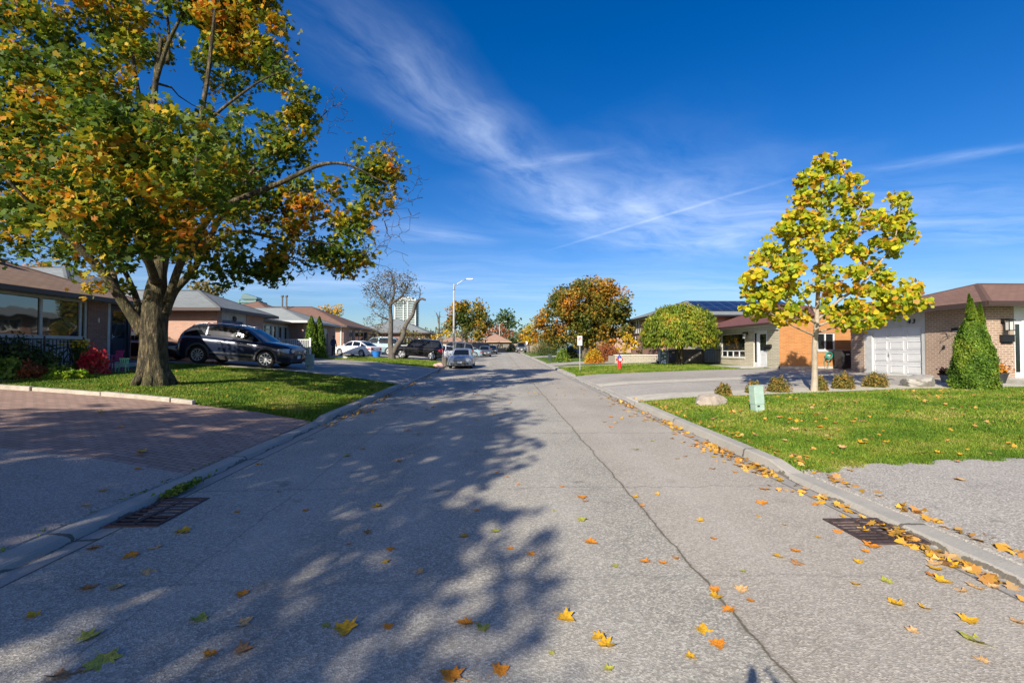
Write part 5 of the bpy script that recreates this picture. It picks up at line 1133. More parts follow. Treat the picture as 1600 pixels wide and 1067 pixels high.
def interp(c, x):
    if x <= c[0][0]: return c[0][1]
    for (a, va), (b, vb) in zip(c, c[1:]):
        if x <= b: t = (x - a) / (b - a); return va + (vb - va) * t
    return c[-1][1]
def smooth(c, x, e=.10): return (interp(c, x - e) + 2 * interp(c, x) + interp(c, x + e)) / 4
def make_car(name, label, L_, W_, deck, roof, wheels, wr, body, clear=.22, pillars=(), chrome=False, clad=False, rails=False, spokes=10, suv=False, rimm=None, tail=(.62, .92), bell=.5):
    """deck: [(x,z)] shoulder line; roof: [(x,z)] greenhouse; x from the rear bumper (0) to the front (L_)"""
    T = thing(name, (0, 0, 0), label, 'car'); hw = W_ / 2; Ra = wr + .055
    def plan(x):
        t = min(x, L_ - x); r = .55 if x > L_ / 2 else .42; k = 1 if t > r else math.sqrt(max(0, 1 - ((r - t) / r) ** 2 * .34)); return hw * k
    xs_ = set([0, L_]); x = 0
    while x < L_: xs_.add(round(x, 3)); x += .06
    for xw in wheels:
        for k in range(-8, 9): xs_.add(round(xw + Ra * math.sin(k / 8 * math.pi / 2), 3))
    for x in (.02, .05, .09, L_ - .02, L_ - .05, L_ - .09): xs_.add(x)
    xs_ = sorted(xs_); Xr = [v - L_ / 2 for v in xs_]
    def zb(x):
        z = clear + (.06 if x < .25 or x > L_ - .3 else 0)
        for xw in wheels:
            if abs(x - xw) < Ra: z = max(z, wr + math.sqrt(Ra * Ra - (x - xw) ** 2))
        return z
    def zt(x): return smooth(deck, x, .06) if .1 < x < L_ - .1 else interp(deck, x)
    fr = [(0, .93), (.10, .975), (.35, 1.0), (.58, 1.0), (.70, .992), (.82, .975), (.93, .935), (1.0, .87)]
    def prof_at(x, f):
        """outer half width at height fraction f of the full body side"""
        return plan(x) * interp(fr, f)
    def side_pt(x, z, out=0): H_ = zt(x); f = (z - clear) / (H_ - clear); return (x - L_ / 2, prof_at(x, f) + out, z)
    m = MB(); rows = []
    for x in xs_:
        b, t = zb(x), zt(x); half = []
        for j, (f, _) in enumerate(fr):
            zz = clear + f * (t - clear); zz = max(zz, b + (t - b) * f * .0 if zz > b else b); half.append((prof_at(x, (zz - clear) / (t - clear)), zz))
        w6 = half[-1][0]; cr = .05 if x > L_ * .55 else .02
        half += [(w6 * .82, t + cr * .5), (w6 * .45, t + cr * .9), (0, t + cr)]
        pts = [(x - L_ / 2, y, z) for y, z in half] + [(x - L_ / 2, -y, z) for y, z in reversed(half[:-1])]
        base = len(m.v); m.v += pts; rows.append(base)
    K = len(pts)
    for a, b in zip(rows, rows[1:]):
        for k in range(K - 1): m.f.append((a + k, b + k, b + k + 1, a + k + 1))
    m.f.append(tuple(rows[0] + k for k in range(K))); m.f.append(tuple(reversed([rows[-1] + k for k in range(K)])))
    bo = obj('body', m, body, T, smooth=True, autos=True)
    # greenhouse
    g0, g1 = roof[0][0], roof[-1][0]; gx_ = sorted(set([round(g0 + (g1 - g0) * i / 60, 3) for i in range(61)] + [r[0] for r in roof])); zr_ = lambda x: smooth(roof, x, .05) if g0 + .06 < x < g1 - .06 else interp(roof, x)
    lv = [0, .10, .18, .5, .82, .90, 1.0]; sg = {'cab': MB(), 'win': [], 'ws': MB(), 'rw': MB()}
    def gp_(x, j, s):
        t, r = zt(x) - .02, max(zr_(x), zt(x) - .01); yb = prof_at(x, 1.0) * 1.0 + .02; lean = .30 * (r - t) ; f = lv[j]
        y = yb - lean * (f ** 1.25) - .03 * max(0, f - .8) * 5; return (x - L_ / 2, s * y, t + (r - t) * f)
    def topr(x, s):
        a = gp_(x, len(lv) - 1, s); r = a[2]; return [a, (a[0], a[1] * .8, r + .022), (a[0], a[1] * .4, r + .036), (a[0], 0, r + .04)]
    hmax = max(r[1] for r in roof); side_w = {}
    for a, b in zip(gx_, gx_[1:]):
        xm = (a + b) / 2; sl = (zr_(b) - zr_(a)) / (b - a); ha = min(zr_(a) - zt(a), zr_(b) - zt(b))
        for s in (1, -1):
            for j in range(len(lv) - 1):
                q = [gp_(a, j, s), gp_(b, j, s), gp_(b, j + 1, s), gp_(a, j + 1, s)]; q = q if s < 0 else q[::-1]
                pil = any(abs(xm - p) < w for p, w in pillars); glass = (1 <= j <= 4) and ha > .12 and not pil and g0 + .12 < xm < g1 - .05
                if glass:
                    seg = sum(1 for p, w in pillars if xm > p); sm = side_w.setdefault((s, seg), MB()); sm.add(q, [(0, 1, 2, 3)])
                else: sg['cab'].add(q, [(0, 1, 2, 3)])
            ta, tb = topr(a, s), topr(b, s)
            for k in range(3):
                q = [ta[k], tb[k], tb[k + 1], ta[k + 1]]; q = q if s < 0 else q[::-1]
                if sl < -.30 and k >= 1 or (sl < -.30 and k == 0 and False): sg['ws'].add(q, [(0, 1, 2, 3)])
                elif sl > .34 and k >= 1: sg['rw'].add(q, [(0, 1, 2, 3)])
                else: sg['cab'].add(q, [(0, 1, 2, 3)])
    # rear closing wall of the greenhouse
    obj('roof_and_pillars', sg['cab'], body, T, smooth=True, autos=True)
    if sg['ws'].f: obj('windshield', sg['ws'], M_cglass, T, smooth=True)
    if sg['rw'].f: obj('rear_window', sg['rw'], M_cglass, T, smooth=True)
    for k_, mb_ in side_w.items(): obj('side_window', mb_, M_cglass, T, smooth=True)
    u = MB(); u.box(-L_ / 2 + .12, L_ / 2 - .12, -hw * .76, hw * .76, clear - .02, .52); obj('underbody', u, M_under, T)
    # wheels
    for xw in wheels:
        for s in (1, -1):
            wo = bpy.data.objects.new('wheel', None); COL.objects.link(wo); wo.parent = T; wo.location = (xw - L_ / 2, s * (hw - .125), wr)
            wo.rotation_euler = (0, 0, 0 if s > 0 else math.pi)
            t = MB(); t.lathe([(wr * .64, -.11), (wr * .93, -.115), (wr, -.08), (wr, .08), (wr * .95, .108), (wr * .80, .118), (wr * .70, .112), (wr * .66, .06), (wr * .64, -.11)], 32, (0, 0, 0), 'y'); obj('tyre', t, M_tyre, wo, smooth=True, autos=True)
            rm = MB(); rm.lathe([(wr * .66, .05), (wr * .70, .114), (wr * .655, .118), (wr * .62, .085), (wr * .62, .05)], 32, (0, 0, 0), 'y', False); rm.lathe([(.001, .105), (.055, .105), (.065, .09), (.065, .06)], 12, (0, 0, 0), 'y')
            for k in range(spokes):
                a = 2 * math.pi * k / spokes; d = Vector((math.cos(a), 0, math.sin(a))); n = Vector((-math.sin(a), 0, math.cos(a))); w0, w1 = (.012, .026) if spokes > 6 else (.03, .05)
                p, q = d * .045, d * wr * .645; rm.add([p - n * w0 + Vector((0, .088, 0)), p + n * w0 + Vector((0, .088, 0)), q + n * w1 + Vector((0, .108, 0)), q - n * w1 + Vector((0, .108, 0)), p - n * w0 + Vector((0, .07, 0)), p + n * w0 + Vector((0, .07, 0)), q + n * w1 + Vector((0, .08, 0)), q - n * w1 + Vector((0, .08, 0))], [(0, 3, 2, 1), (4, 5, 6, 7), (0, 4, 7, 3), (1, 2, 6, 5), (2, 3, 7, 6)])
            obj('rim', rm, rimm or M_rim, wo, smooth=False)
            h = MB(); h.lathe([(.01, .045), (wr * .64, .045), (wr * .64, .03)], 24, (0, 0, 0), 'y'); obj('dark_backing', h, M_under, wo)  # plain black backing disc, painted shade between the spokes
            if clad:
                c = MB(); pr = None
                for k in range(-9, 10):
                    a = k / 9 * 1.72; ring = []
                    for rr, oo in ((Ra - .01, .0), (Ra - .005, .03), (Ra + .075, .028), (Ra + .085, 0)):
                        x = xw + rr * math.sin(a); z = max(wr + rr * math.cos(a), clear); x_ = min(max(x, .03), L_ - .03); p_ = side_pt(x_, z, oo); ring.append((x - L_ / 2, s * p_[1], z))
                    o0 = len(c.v); c.v += ring
                    if pr is not None:
                        for e in range(3): f = (pr + e, o0 + e, o0 + e + 1, pr + e + 1); c.f.append(f if s < 0 else f[::-1])
                    pr = o0
                obj('arch_cladding', c, M_clad, T, smooth=True)
    def sstrip(nm, xa, xb, za, zb_, m_, out=.012, s_=(1, -1), n=14):
        for s in s_:
            c = MB(); pr = None
            for i in range(n + 1):
                x = xa + (xb - xa) * i / n; o0 = len(c.v)
                z0, z1 = (za, zb_) if not callable(za) else (za(x), zb_(x))
                for z, o_ in ((z0, .0), (z0, out), (z1, out), (z1, 0)): p = side_pt(x, z, o_); c.v.append((p[0], s * p[1], p[2]))
                if pr is not None:
                    for e in range(3): f = (pr + e, o0 + e, o0 + e + 1, pr + e + 1); c.f.append(f if s < 0 else f[::-1])
                c.f.append((o0, o0 + 1, o0 + 2, o0 + 3)); pr = o0
            obj(nm, c, m_, T)
    # lamps, grille, plates
    zf = zt(L_ - .12)
    for s in (1, -1):
        c = MB(); pr = None
        for i in range(9):
            x = L_ - .52 + .45 * i / 8; th = .05 + .07 * i / 8; zc = zf - .10 - .02 * i / 8; o0 = len(c.v)
            for z, o_ in ((zc - th, .0), (zc - th * .9, .016), (zc + th * .6, .018), (zc + th * .75, .0)): p = side_pt(x, z, o_); c.v.append((p[0], s * p[1], p[2]))
            if pr is not None:
                for e in range(3): f = (pr + e, o0 + e, o0 + e + 1, pr + e + 1); c.f.append(f if s < 0 else f[::-1])
            pr = o0
        yf = plan(L_) ; xF = L_ / 2; c.box(xF - .04, xF + .012, min(s * yf * .62, s * yf * .93), max(s * yf * .62, s * yf * .93), zf - .20, zf - .075)
        obj('headlight', c, M_head, T, smooth=False)
        t0, t1 = tail; c = MB(); pr = None
        for i in range(7):
            x = .34 - .31 * i / 6; k = .35 + .65 * i / 6; zc = (t0 + t1) / 2; th = (t1 - t0) / 2 * k; o0 = len(c.v)
            for z, o_ in ((zc - th, .0), (zc - th, .014), (zc + th, .014), (zc + th, .0)): p = side_pt(x, z, o_); c.v.append((p[0], s * p[1], p[2]))
            if pr is not None:
                for e in range(3): f = (pr + e, o0 + e, o0 + e + 1, pr + e + 1); c.f.append(f if s > 0 else f[::-1])
            pr = o0
        yr_ = plan(0); c.box(-L_ / 2 - .014, -L_ / 2 + .03, min(s * yr_ * .60, s * yr_ * .92), max(s * yr_ * .60, s * yr_ * .92), t0, t1); obj('tail_light', c, M_tail, T)
    xF = L_ / 2; yF = plan(L_)
    g = MB(); gz0, gz1 = zf - .34, zf - .09; g.box(xF - .02, xF + .012, -yF * .58, yF * .58, gz0, gz1); go = obj('grille', g, M_trim, T)
    b = MB(); nb = 4 if suv else 3
    for i in range(nb): z = gz0 + (gz1 - gz0) * (i + .5) / nb; b.box(xF + .012, xF + .022, -yF * .57, yF * .57, z - .012, z + .012)
    b.lathe([(.001, xF + .03), (.06, xF + .03), (.07, xF + .012)], 14, (0, 0, (gz0 + gz1) / 2), 'x'); obj('grille_bars', b, M_chrome, go)
    g = MB(); g.box(xF - .02, xF + .014, -yF * .66, yF * .66, clear + .09, clear + .20)
    for s in (1, -1): g.box(xF - .03, xF + .016, min(s * yF * .70, s * yF * .92), max(s * yF * .70, s * yF * .92), clear + .12, clear + .24)
    obj('lower_intake', g, M_trim, T)
    p = MB(); p.box(xF + .015, xF + .03, -.155, .155, clear + .22, clear + .36).box(-xF - .028, -xF - .012, -.155, .155, zt(.1) - .42 if suv else .62, (zt(.1) - .42 if suv else .62) + .14); obj('number_plate', p, M_plate, T)
    # door seams, handles, mirrors
    sd_ = [v for v in bellx(pillars, wheels, Ra)]
    for x in sd_: sstrip('door_seam', x - .006, x + .006, clear + .12, zt(x) - .01, M_under, .0035, n=1)
    for x in sd_[:-1]:
        xh = x + .17; zh = zt(xh) - .17
        for s in (1, -1): c = MB(); q = side_pt(xh, zh); c.box(q[0] - .09, q[0] + .09, min(s * q[1], s * (q[1] + .035)), max(s * q[1], s * (q[1] + .035)), zh - .016, zh + .016); obj('door_handle', c, M_chrome if chrome else body, T, bevel=.008)
    xm = g1 - .52; 
    for s in (1, -1):
        c = MB(); q = gp_(xm, 0, s); y0, y1 = q[1] + s * .04, q[1] + s * .27; c.box(q[0] - .05, q[0] + .06, min(y0, y1), max(y0, y1), q[2] + .04, q[2] + .21); c.box(q[0] - .02, q[0] + .02, min(q[1] - s * .03, y0), max(q[1] - s * .03, y0), q[2] + .03, q[2] + .08); obj('mirror', c, M_trim if chrome else body, T, bevel=.03)
    if chrome:
        sstrip('chrome_strip', wheels[0] + Ra + .10, wheels[1] - Ra - .10, clear + .25, clear + .31, M_chrome, .022)
        for s in (1, -1):
            c = MB(); pa = []
            for i in range(31): x = g0 + .22 + (g1 - .45 - g0 - .22) * i / 30; t, r = zt(x), zr_(x); q = gp_(x, 5, s); pa.append((q[0], q[1] + s * .006, q[2]))
            c.tube(pa, .010, 5); p0 = gp_(g0 + .22, 1, s); c.tube([pa[0], (p0[0] + .02, p0[1] + s * .006, p0[2])], .013, 5); p1 = gp_(g1 - .12, 1, s); c.tube([pa[-1], (p1[0], p1[1] + s * .006, p1[2])], .014, 5); obj('window_trim', c, M_chrome, T)
    if clad: sstrip('sill_cladding', wheels[0] + Ra + .06, wheels[1] - Ra - .06, clear - .01, clear + .15, M_trim, .016); 
    if rails:
        for s in (1, -1): c = MB(); pa = [(topr(x, s)[0][0], topr(x, s)[0][1] * .93, topr(x, s)[0][2] + (.02 if x in (g0 + .5, g1 - 1.0) else .065)) for x in (g0 + .5, g0 + .62, g0 + 1.2, g1 - 1.6, g1 - 1.12, g1 - 1.0)]; c.tube(pa, .02, 6); obj('roof_rail', c, M_chrome, T, smooth=True)
    # wipers / antenna
    a = MB(); tx = topr(g0 + .55, 1)[3]; a.add([(tx[0] - .08, -.02, tx[2]), (tx[0] + .09, -.02, tx[2]), (tx[0] + .09, .02, tx[2]), (tx[0] - .08, .02, tx[2]), (tx[0] - .06, 0, tx[2] + .06)], [(0, 1, 4), (1, 2, 4), (2, 3, 4), (3, 0, 4)]); obj('antenna', a, M_trim, T)
    return T
def bellx(pillars, wheels, Ra):
    p = [v[0] for v in pillars]; xs2 = sorted(p[-2:]) if len(p) >= 2 else p; return [max(xs2[0] - .0, wheels[0] + Ra * .75)] + xs2[1:] + [wheels[1] - Ra - .09]
def place(T, x, y, rz, label=None, group=None):
    T.location = (x, y, max(G(x, y) + .016, 0)); T.rotation_euler = (0, 0, rz)
    # tilt along the slope of the drive
    e = 1.3; dx, dy = math.cos(rz) * e, math.sin(rz) * e; za, zb_ = G(x - dx, y - dy), G(x + dx, y + dy)
    T.location.z = (za + zb_) / 2 + .02; T.rotation_euler = (0, -math.atan2(zb_ - za, 2 * e), rz)
    if label: T['label'] = label
    if group: T['group'] = group
    return T
P_navy = paint('dark_navy_paint', (.014, .022, .048), .25, .22); P_silver = paint('silver_blue_paint', (.30, .34, .38), .6); P_white = paint('white_car_paint', (.70, .70, .70), .0, .35); P_black = paint('black_car_paint', (.010, .010, .012), .1, .2)
P_maroon = paint('maroon_paint', (.022, .003, .005), .1); P_grey = paint('grey_car_paint', (.09, .10, .11), .4); P_teal = paint('pale_teal_paint', (.25, .36, .40), .4)
SUVd = [(0, .85), (.03, 1.08), (.2, 1.21), (1.0, 1.24), (2.6, 1.18), (3.55, 1.13), (3.75, 1.14), (4.3, 1.09), (4.75, 1.02), (4.96, .93), (5.03, .76)]
SUVr = [(.03, 1.18), (.18, 1.34), (.52, 1.62), (.82, 1.75), (1.8, 1.79), (2.6, 1.76), (2.95, 1.67), (3.35, 1.44), (3.85, 1.13)]
suv = make_car('parked_suv', 'dark navy SUV with silver roof rails and multi-spoke wheels parked across the left driveway', 5.03, 1.98, SUVd, SUVr, (1.02, 4.0), .385, P_navy, .25, [(1.28, .035), (1.75, .02), (2.62, .045)], chrome=True, clad=True, rails=True, suv=True, tail=(.86, 1.03))
place(suv, -11.85, 21.55, 0)
SEDd = [(0, .66), (.05, .90), (.25, .99), (.95, .98), (2.2, .93), (3.3, .92), (3.6, .94), (4.3, .84), (4.62, .74), (4.75, .58)]
SEDr = [(.55, .98), (1.0, 1.20), (1.5, 1.39), (2.0, 1.44), (2.5, 1.42), (2.9, 1.30), (3.55, .94)]
sed = make_car('parked_sedan', 'silver-blue sedan parked at the left kerb facing the camera, in front of the white cars', 4.75, 1.80, SEDd, SEDr, (.98, 3.75), .325, P_silver, .19, [(1.25, .03), (2.25, .04)], spokes=7, tail=(.66, .84))
p = at(724.5, 577.5, 35.0); place(sed, p.x - .15, 35.6, R(-90 - 0.5))
def car_copy(src, x, y, rz, label, pm=None, name=None):
    c = dup(src, (0, 0, 0), 0, label); c.name = name or src.name.split('.')[0]
    if pm:
        for k in kids(c):
            if k.type == 'MESH' and k.data.materials and k.data.materials[0] in (P_silver, P_navy, P_black, P_white):
                k.data = k.data.copy(); k.data.materials[0] = pm
            if k.type == 'MESH' and k.name.startswith(('door_handle', 'mirror')) and False: pass
    return place(c, x, y, rz)
p = at(558, 556, 44); car_copy(sed, p.x, 44, R(152), 'white sedan parked side-on before the brown roofed house, its front towards the house', P_white)
JEPd = [(0, .72), (.05, 1.0), (.2, 1.18), (2.2, 1.17), (3.3, 1.14), (3.5, 1.14), (4.45, 1.06), (4.62, .98), (4.72, .76)]
JEPr = [(.03, 1.15), (.16, 1.55), (.35, 1.84), (.7, 1.88), (2.2, 1.88), (2.75, 1.84), (3.0, 1.70), (3.42, 1.13)]
jep = make_car('parked_suv', 'boxy black SUV with red tail lamps parked across the left driveway behind the bare tree', 4.72, 1.90, JEPd, JEPr, (.95, 3.75), .39, P_black, .30, [(1.05, .05), (2.1, .05)], spokes=6, clad=False, suv=True, rails=True, tail=(.78, 1.14))
p = at(654, 562, 44.2); place(jep, p.x, 43.9, R(180))
p = at(702, 560, 49); car_copy(sed, p.x - .5, 48.6, R(180), 'white sedan parked on the driveway just right of the black SUV', P_white)
p = at(714, 552, 55); car_copy(jep, p.x - .4, 54, R(180), 'grey SUV whose roof shows above the white sedan by the lamp post', P_grey)
p = at(731, 552, 62); car_copy(sed, p.x - .4, 61.5, R(180), 'pale teal sedan whose roof shows directly behind the silver-blue sedan', P_teal)
p = at(757, 557, 63); car_copy(sed, p.x, 64, R(-90), 'dark grey sedan farther down the left kerb facing the camera', P_grey)
p = at(743, 552, 74); car_copy(jep, p.x, 75, R(180), 'black SUV parked in a far driveway left of the dark grey sedan', P_black)
p = at(769, 553, 80); car_copy(sed, p.x, 80, R(-90), 'black sedan parked behind the dark grey sedan near the street end', P_black)
p = at(814, 551, 87); car_copy(jep, p.x, 87, R(-90), 'dark SUV parked at the far right end of the street near the small sign', P_grey)
p = at(899, 552, 57); car_copy(sed, p.x + .3, 58.5, R(180), 'dark blue sedan in shade under the big orange maple', P_navy)
red = car_copy(sed, -17.1, 22.2, R(0), 'dark maroon car parked between the big maple trunk and the navy SUV', P_maroon)
p = at(600, 556, 48); car_copy(jep, p.x - 1.2, 50, R(180), 'teal-grey SUV mostly hidden behind the double-trunked tree', P_teal)
# ------------------------------------------------------------------ street furniture and yard items
M_lamp_c = mat('lamp_concrete', (.36, .35, .32), .85, var=.12, vscale=5, bump=.2); M_lampm = mat('lamp_metal', (.36, .38, .39), .4, metal=.6); M_lens = mat('lamp_lens', (.6, .62, .62), .2)
def lamp(px, pyb, Y, ptop, arm_px, label):
    b = at(px, pyb, Y); b.z = G(b.x, Y); top = at(px, ptop, Y).z; T = thing('street_lamp', tuple(b), label, 'street lamp', 'street lamps'); h = top - b.z
    m = MB(); m.tube([(0, 0, -.2), (0, 0, h * .5), (0, 0, h)], [.13, .105, .075], 12); obj('pole', m, M_lamp_c, T, smooth=True)
    e = at(arm_px, ptop, Y).x - b.x; a = MB(); z = h - .25
    a.tube([(0, 0, z - .05), (e * .2, 0, z + .28), (e * .5, 0, z + .62), (e * .78, 0, z + .78)], .035, 8); a.box(-.10, .10, -.10, .10, z - .35, z - .18); a.tube([(0, 0, z - .3), (0, 0, z + .05)], .09, 8); obj('arm', a, M_lampm, T, smooth=True)
    f = MB(); x0 = e * .72; zz = z + .76; f.add([(x0, -.08, zz - .03), (x0, .08, zz - .03), (x0 + .75, .13, zz - .02), (x0 + .75, -.13, zz - .02), (x0, -.06, zz + .08), (x0, .06, zz + .08), (x0 + .7, .08, zz + .1), (x0 + .7, -.08, zz + .1)], [(0, 3, 2, 1), (4, 5, 6, 7), (0, 1, 5, 4), (1, 2, 6, 5), (2, 3, 7, 6), (3, 0, 4, 7)]); hd = obj('lamp_head', f, M_lampm, T, bevel=.02)
    l = MB(); l.box(x0 + .15, x0 + .62, -.09, .09, zz - .055, zz - .028); obj('lens', l, M_lens, hd)
lamp(709, 562, 46.5, 444, 736, 'tall concrete street lamp on the left verge with its arm reaching over the silver-blue sedan')
lamp(780.5, 548, 108, 506, 790, 'distant street lamp standing on the grass beyond the end of the street')
# fire hydrant
M_red = mat('hydrant_red', (.62, .02, .025), .45, coat=.3); M_blue = mat('hydrant_blue', (.03, .05, .28), .5)
p = gp(968, 577); T = thing('fire_hydrant', tuple(p), 'red fire hydrant with blue and white bonnet on the right grass strip', 'fire hydrant')
m = MB(); m.lathe([(.15, -.05), (.15, .03), (.11, .04), (.105, .48), (.13, .50), (.13, .54), (.11, .56), (.11, .66)], 16); obj('barrel', m, M_red, T, smooth=True, autos=True)
m = MB(); m.lathe([(.125, .66), (.13, .72), (.11, .80), (.07, .86), (.03, .88), (.03, .94)], 16); m.lathe([(.025, .94), (.035, .95), (.035, 1.0), (.01, 1.01)], 6); obj('bonnet', m, M_blue, T, smooth=True, autos=True)
for s in (1, -1): m = MB(); m.lathe([(.05, .09), (.055, .17), (.07, .17), (.07, .21), (.02, .22)], 10, (0, 0, .62), 'x'); m.v = [(s * v[0], v[1], v[2]) for v in m.v]; obj('side_outlet', m, M_red, T)
m = MB(); m.lathe([(.07, -.10), (.075, -.17), (.09, -.17), (.09, -.20), (.03, -.21)], 12, (0, 0, .62), 'y'); obj('front_outlet', m, M_white, T)
# parking sign
p = gp(906, 580); T = thing('parking_sign', tuple(p), 'small white no-parking sign on a slim steel post on the right verge', 'sign', 'small street signs')
m = MB(); m.box(-.03, .03, -.012, .012, -.1, 2.05); obj('post', m, M_steel, T)
m = MB(); m.box(-.15, .15, -.03, -.018, 1.62, 2.22); sp_ = obj('sign_panel', m, M_white, T, bevel=.004)
m = MB()
for k in range(24):
    a0, a1 = k / 24 * 6.283, (k + 1) / 24 * 6.283
    m.add([(math.cos(a) * r, -.034, 2.02 + math.sin(a) * r) for a, r in ((a0, .085), (a1, .085), (a1, .11), (a0, .11))], [(0, 1, 2, 3)])
m.add([(-.085, -.0345, 1.945), (-.068, -.0345, 1.93), (.085, -.0345, 2.095), (.068, -.0345, 2.11)], [(0, 1, 2, 3)]); obj('prohibition_ring', m, M_red, sp_)
text_mesh('letter', 'P', .19, M_metal_b, sp_, (p.x - .05, p.y - .033, p.z + 1.955), (R(90), 0, 0), .001)
m = MB(); m.box(-.11, .11, -.0335, -.031, 1.72, 1.735).box(-.11, .11, -.0335, -.031, 1.77, 1.785).box(-.09, .09, -.0335, -.031, 1.67, 1.68); obj('lettering', m, M_metal_b, sp_)
p = at(823, 552, 88); p.z = G(p.x, 88); T = thing('parking_sign', tuple(p), 'tiny pale sign on a post at the far right end of the street', 'sign', 'small street signs')
m = MB(); m.box(-.035, .035, -.012, .012, -.1, 2.1); obj('post', m, M_steel, T); m = MB(); m.box(-.18, .18, -.03, -.018, 1.6, 2.2); obj('sign_panel', m, M_white, T)
p = gp(859.5, 564); T = thing('utility_post', tuple(p), 'squat dark green utility post on the grass by the far right kerb', 'utility post'); m = MB(); m.box(-.16, .16, -.14, .14, -.1, .66); obj('body', m, mat('dark_green_box', (.03, .05, .035), .6), T, bevel=.03); m = MB(); m.box(-.18, .18, -.16, .16, .66, .72); obj('cap', m, mat('dark_green_box', (.03, .05, .035), .6), T, bevel=.02)
# utility pedestals
M_ped = mat('pale_green_steel', (.33, .45, .38), .55, var=.12, vscale=7); M_ped2 = mat('teal_grey_steel', (.17, .29, .29), .55, var=.15, vscale=7)
def pedestal(p, w, h, m_, label, tilt=0):
    T = thing('utility_pedestal', tuple(p), label, 'utility pedestal', 'utility pedestals'); T.rotation_euler = (0, tilt, .12)
    m = MB(); m.box(-w / 2, w / 2, -w * .42, w * .42, h * .30, h); obj('cover', m, m_, T, bevel=.012)
    m = MB(); m.box(-w * .47, w * .47, -w * .39, w * .39, -.12, h * .298); obj('base', m, m_, T, bevel=.006)
    m = MB(); m.box(-w * .52, w * .52, -w * .44, w * .44, h + .0005, h + .022); obj('cap', m, m_, T, bevel=.006)
    m = MB(); m.box(-w * .30, -w * .05, -w * .42 - .006, -w * .42, h * .22, h * .27); obj('latch', m, M_metal_b, T)
p = gp(1184, 643); pedestal(p, .26, .64, M_ped, 'pale green utility pedestal leaning on the right lawn by the boulder', R(-4))
p = gp(484, 577); pedestal(p, .34, .70, M_ped2, 'teal-grey utility pedestal on the left lawn edge at the nose of the navy SUV')
# rocks
def rock(name, p, rx, ry, rz, col, label, seed, rot=0):
    rg = np.random.default_rng(seed); bm = bmesh.new(); bmesh.ops.create_icosphere(bm, subdivisions=4, radius=1)
    D = norm(rg.normal(size=(22, 3))); Dd = rg.uniform(.62, .95, 22)
    for v in bm.verts:
        c = np.array(v.co); t = min([1.0] + [float(d_ / max(1e-6, c @ n_)) for n_, d_ in zip(D, Dd) if c @ n_ > .2]); c = c * t * (1 + .02 * math.sin(c[0] * 19 + c[2] * 13) + .015 * math.sin(c[1] * 31)); v.co = (c[0] * rx, c[1] * ry, max(c[2], -.5) * rz)
    me = bpy.data.meshes.new(name); bm.to_mesh(me); bm.free(); me.materials.append(mat('rock_' + str(seed), col, .92, var=.3, vscale=4, bump=.8, bscale=14, detail=9)); me.polygons.foreach_set('use_smooth', [True] * len(me.polygons)); me.set_sharp_from_angle(angle=R(28))
    o = bpy.data.objects.new(name, me); COL.objects.link(o); o.location = p; o.rotation_euler = (0, 0, rot); tag(o, label, 'boulder')
p = gp(1116, 634); rock('boulder', (p.x, p.y + .25, p.z + .10), .56, .36, .30, (.34, .29, .24), 'flat pinkish-grey boulder at the corner of the right lawn', 3)
p = gp(1447, 605); rock('boulder', (p.x, p.y + .2, p.z + .12), .68, .5, .38, (.30, .285, .26), 'grey boulder between the white garage door and the cedar shrub', 4, .4)
p = gp(685, 575); rock('boulder', (p.x, p.y, p.z + .14), .40, .3, .28, (.55, .34, .29), 'pink boulder at the left kerb behind the silver-blue sedan', 5)
p = at(497, 557, 35.5); rock('boulder', (p.x, 34.3, G(p.x, 34.3) + .1), .35, .3, .24, (.34, .33, .30), 'small pale boulder at the foot of the two slim cedars', 6)
p = at(524, 560, 34); rock('boulder', (p.x, 34.5, G(p.x, 34.5) + .05), .8, .4, .2, (.45, .44, .38), 'low grey boulder lying in the left grass strip in front of the white sedan', 7)
p = gp(690, 573.5); T = thing('tree_stump', (p.x + .1, p.y + .9, G(p.x, p.y) - .02), 'short sawn tree stump behind the pink boulder', 'tree stump')
m = MB(); m.tube([(0, 0, -.05), (0, 0, .1), (.01, 0, .72)], [.30, .22, .20], 14, rough=.1); obj('stump', m, M_bark_grey, T, smooth=True, autos=True)
p = at(1566, 598, 16.1)
# retaining wall
M_rblock = brick_mat('cream_retaining_block', (.46, .42, .34), (.38, .34, .28), (.26, .23, .19), bw=.42, bh=.17, ms=.014, bump=.6)
a, b = at(960, 566, 36), at(1033, 566, 36); zb0 = G(a.x, 36)
T = thing('retaining_wall', (a.x, 36, zb0), 'low cream block retaining wall behind the fire hydrant', 'retaining wall')
m = MB(); m.box(a.x, b.x, 35.85, 36.15, zb0 - .2, zb0 + .62); m.box(a.x, a.x + .3, 36.15, 38, zb0 - .2, zb0 + .6); obj('wall', m, M_rblock, T, uv=True, world=True)
m = MB(); m.box(a.x - .03, b.x + .03, 35.8, 36.2, zb0 + .622, zb0 + .70); obj('coping', m, mat('coping_stone', (.60, .56, .47), .9, var=.15), T, world=True, bevel=.01)
m = MB(); m.box(a.x + .31, 15.5, 36.16, 39, zb0 + .1, zb0 + .55); o = obj('raised_bed', m, M_soil); o['kind'] = 'structure'
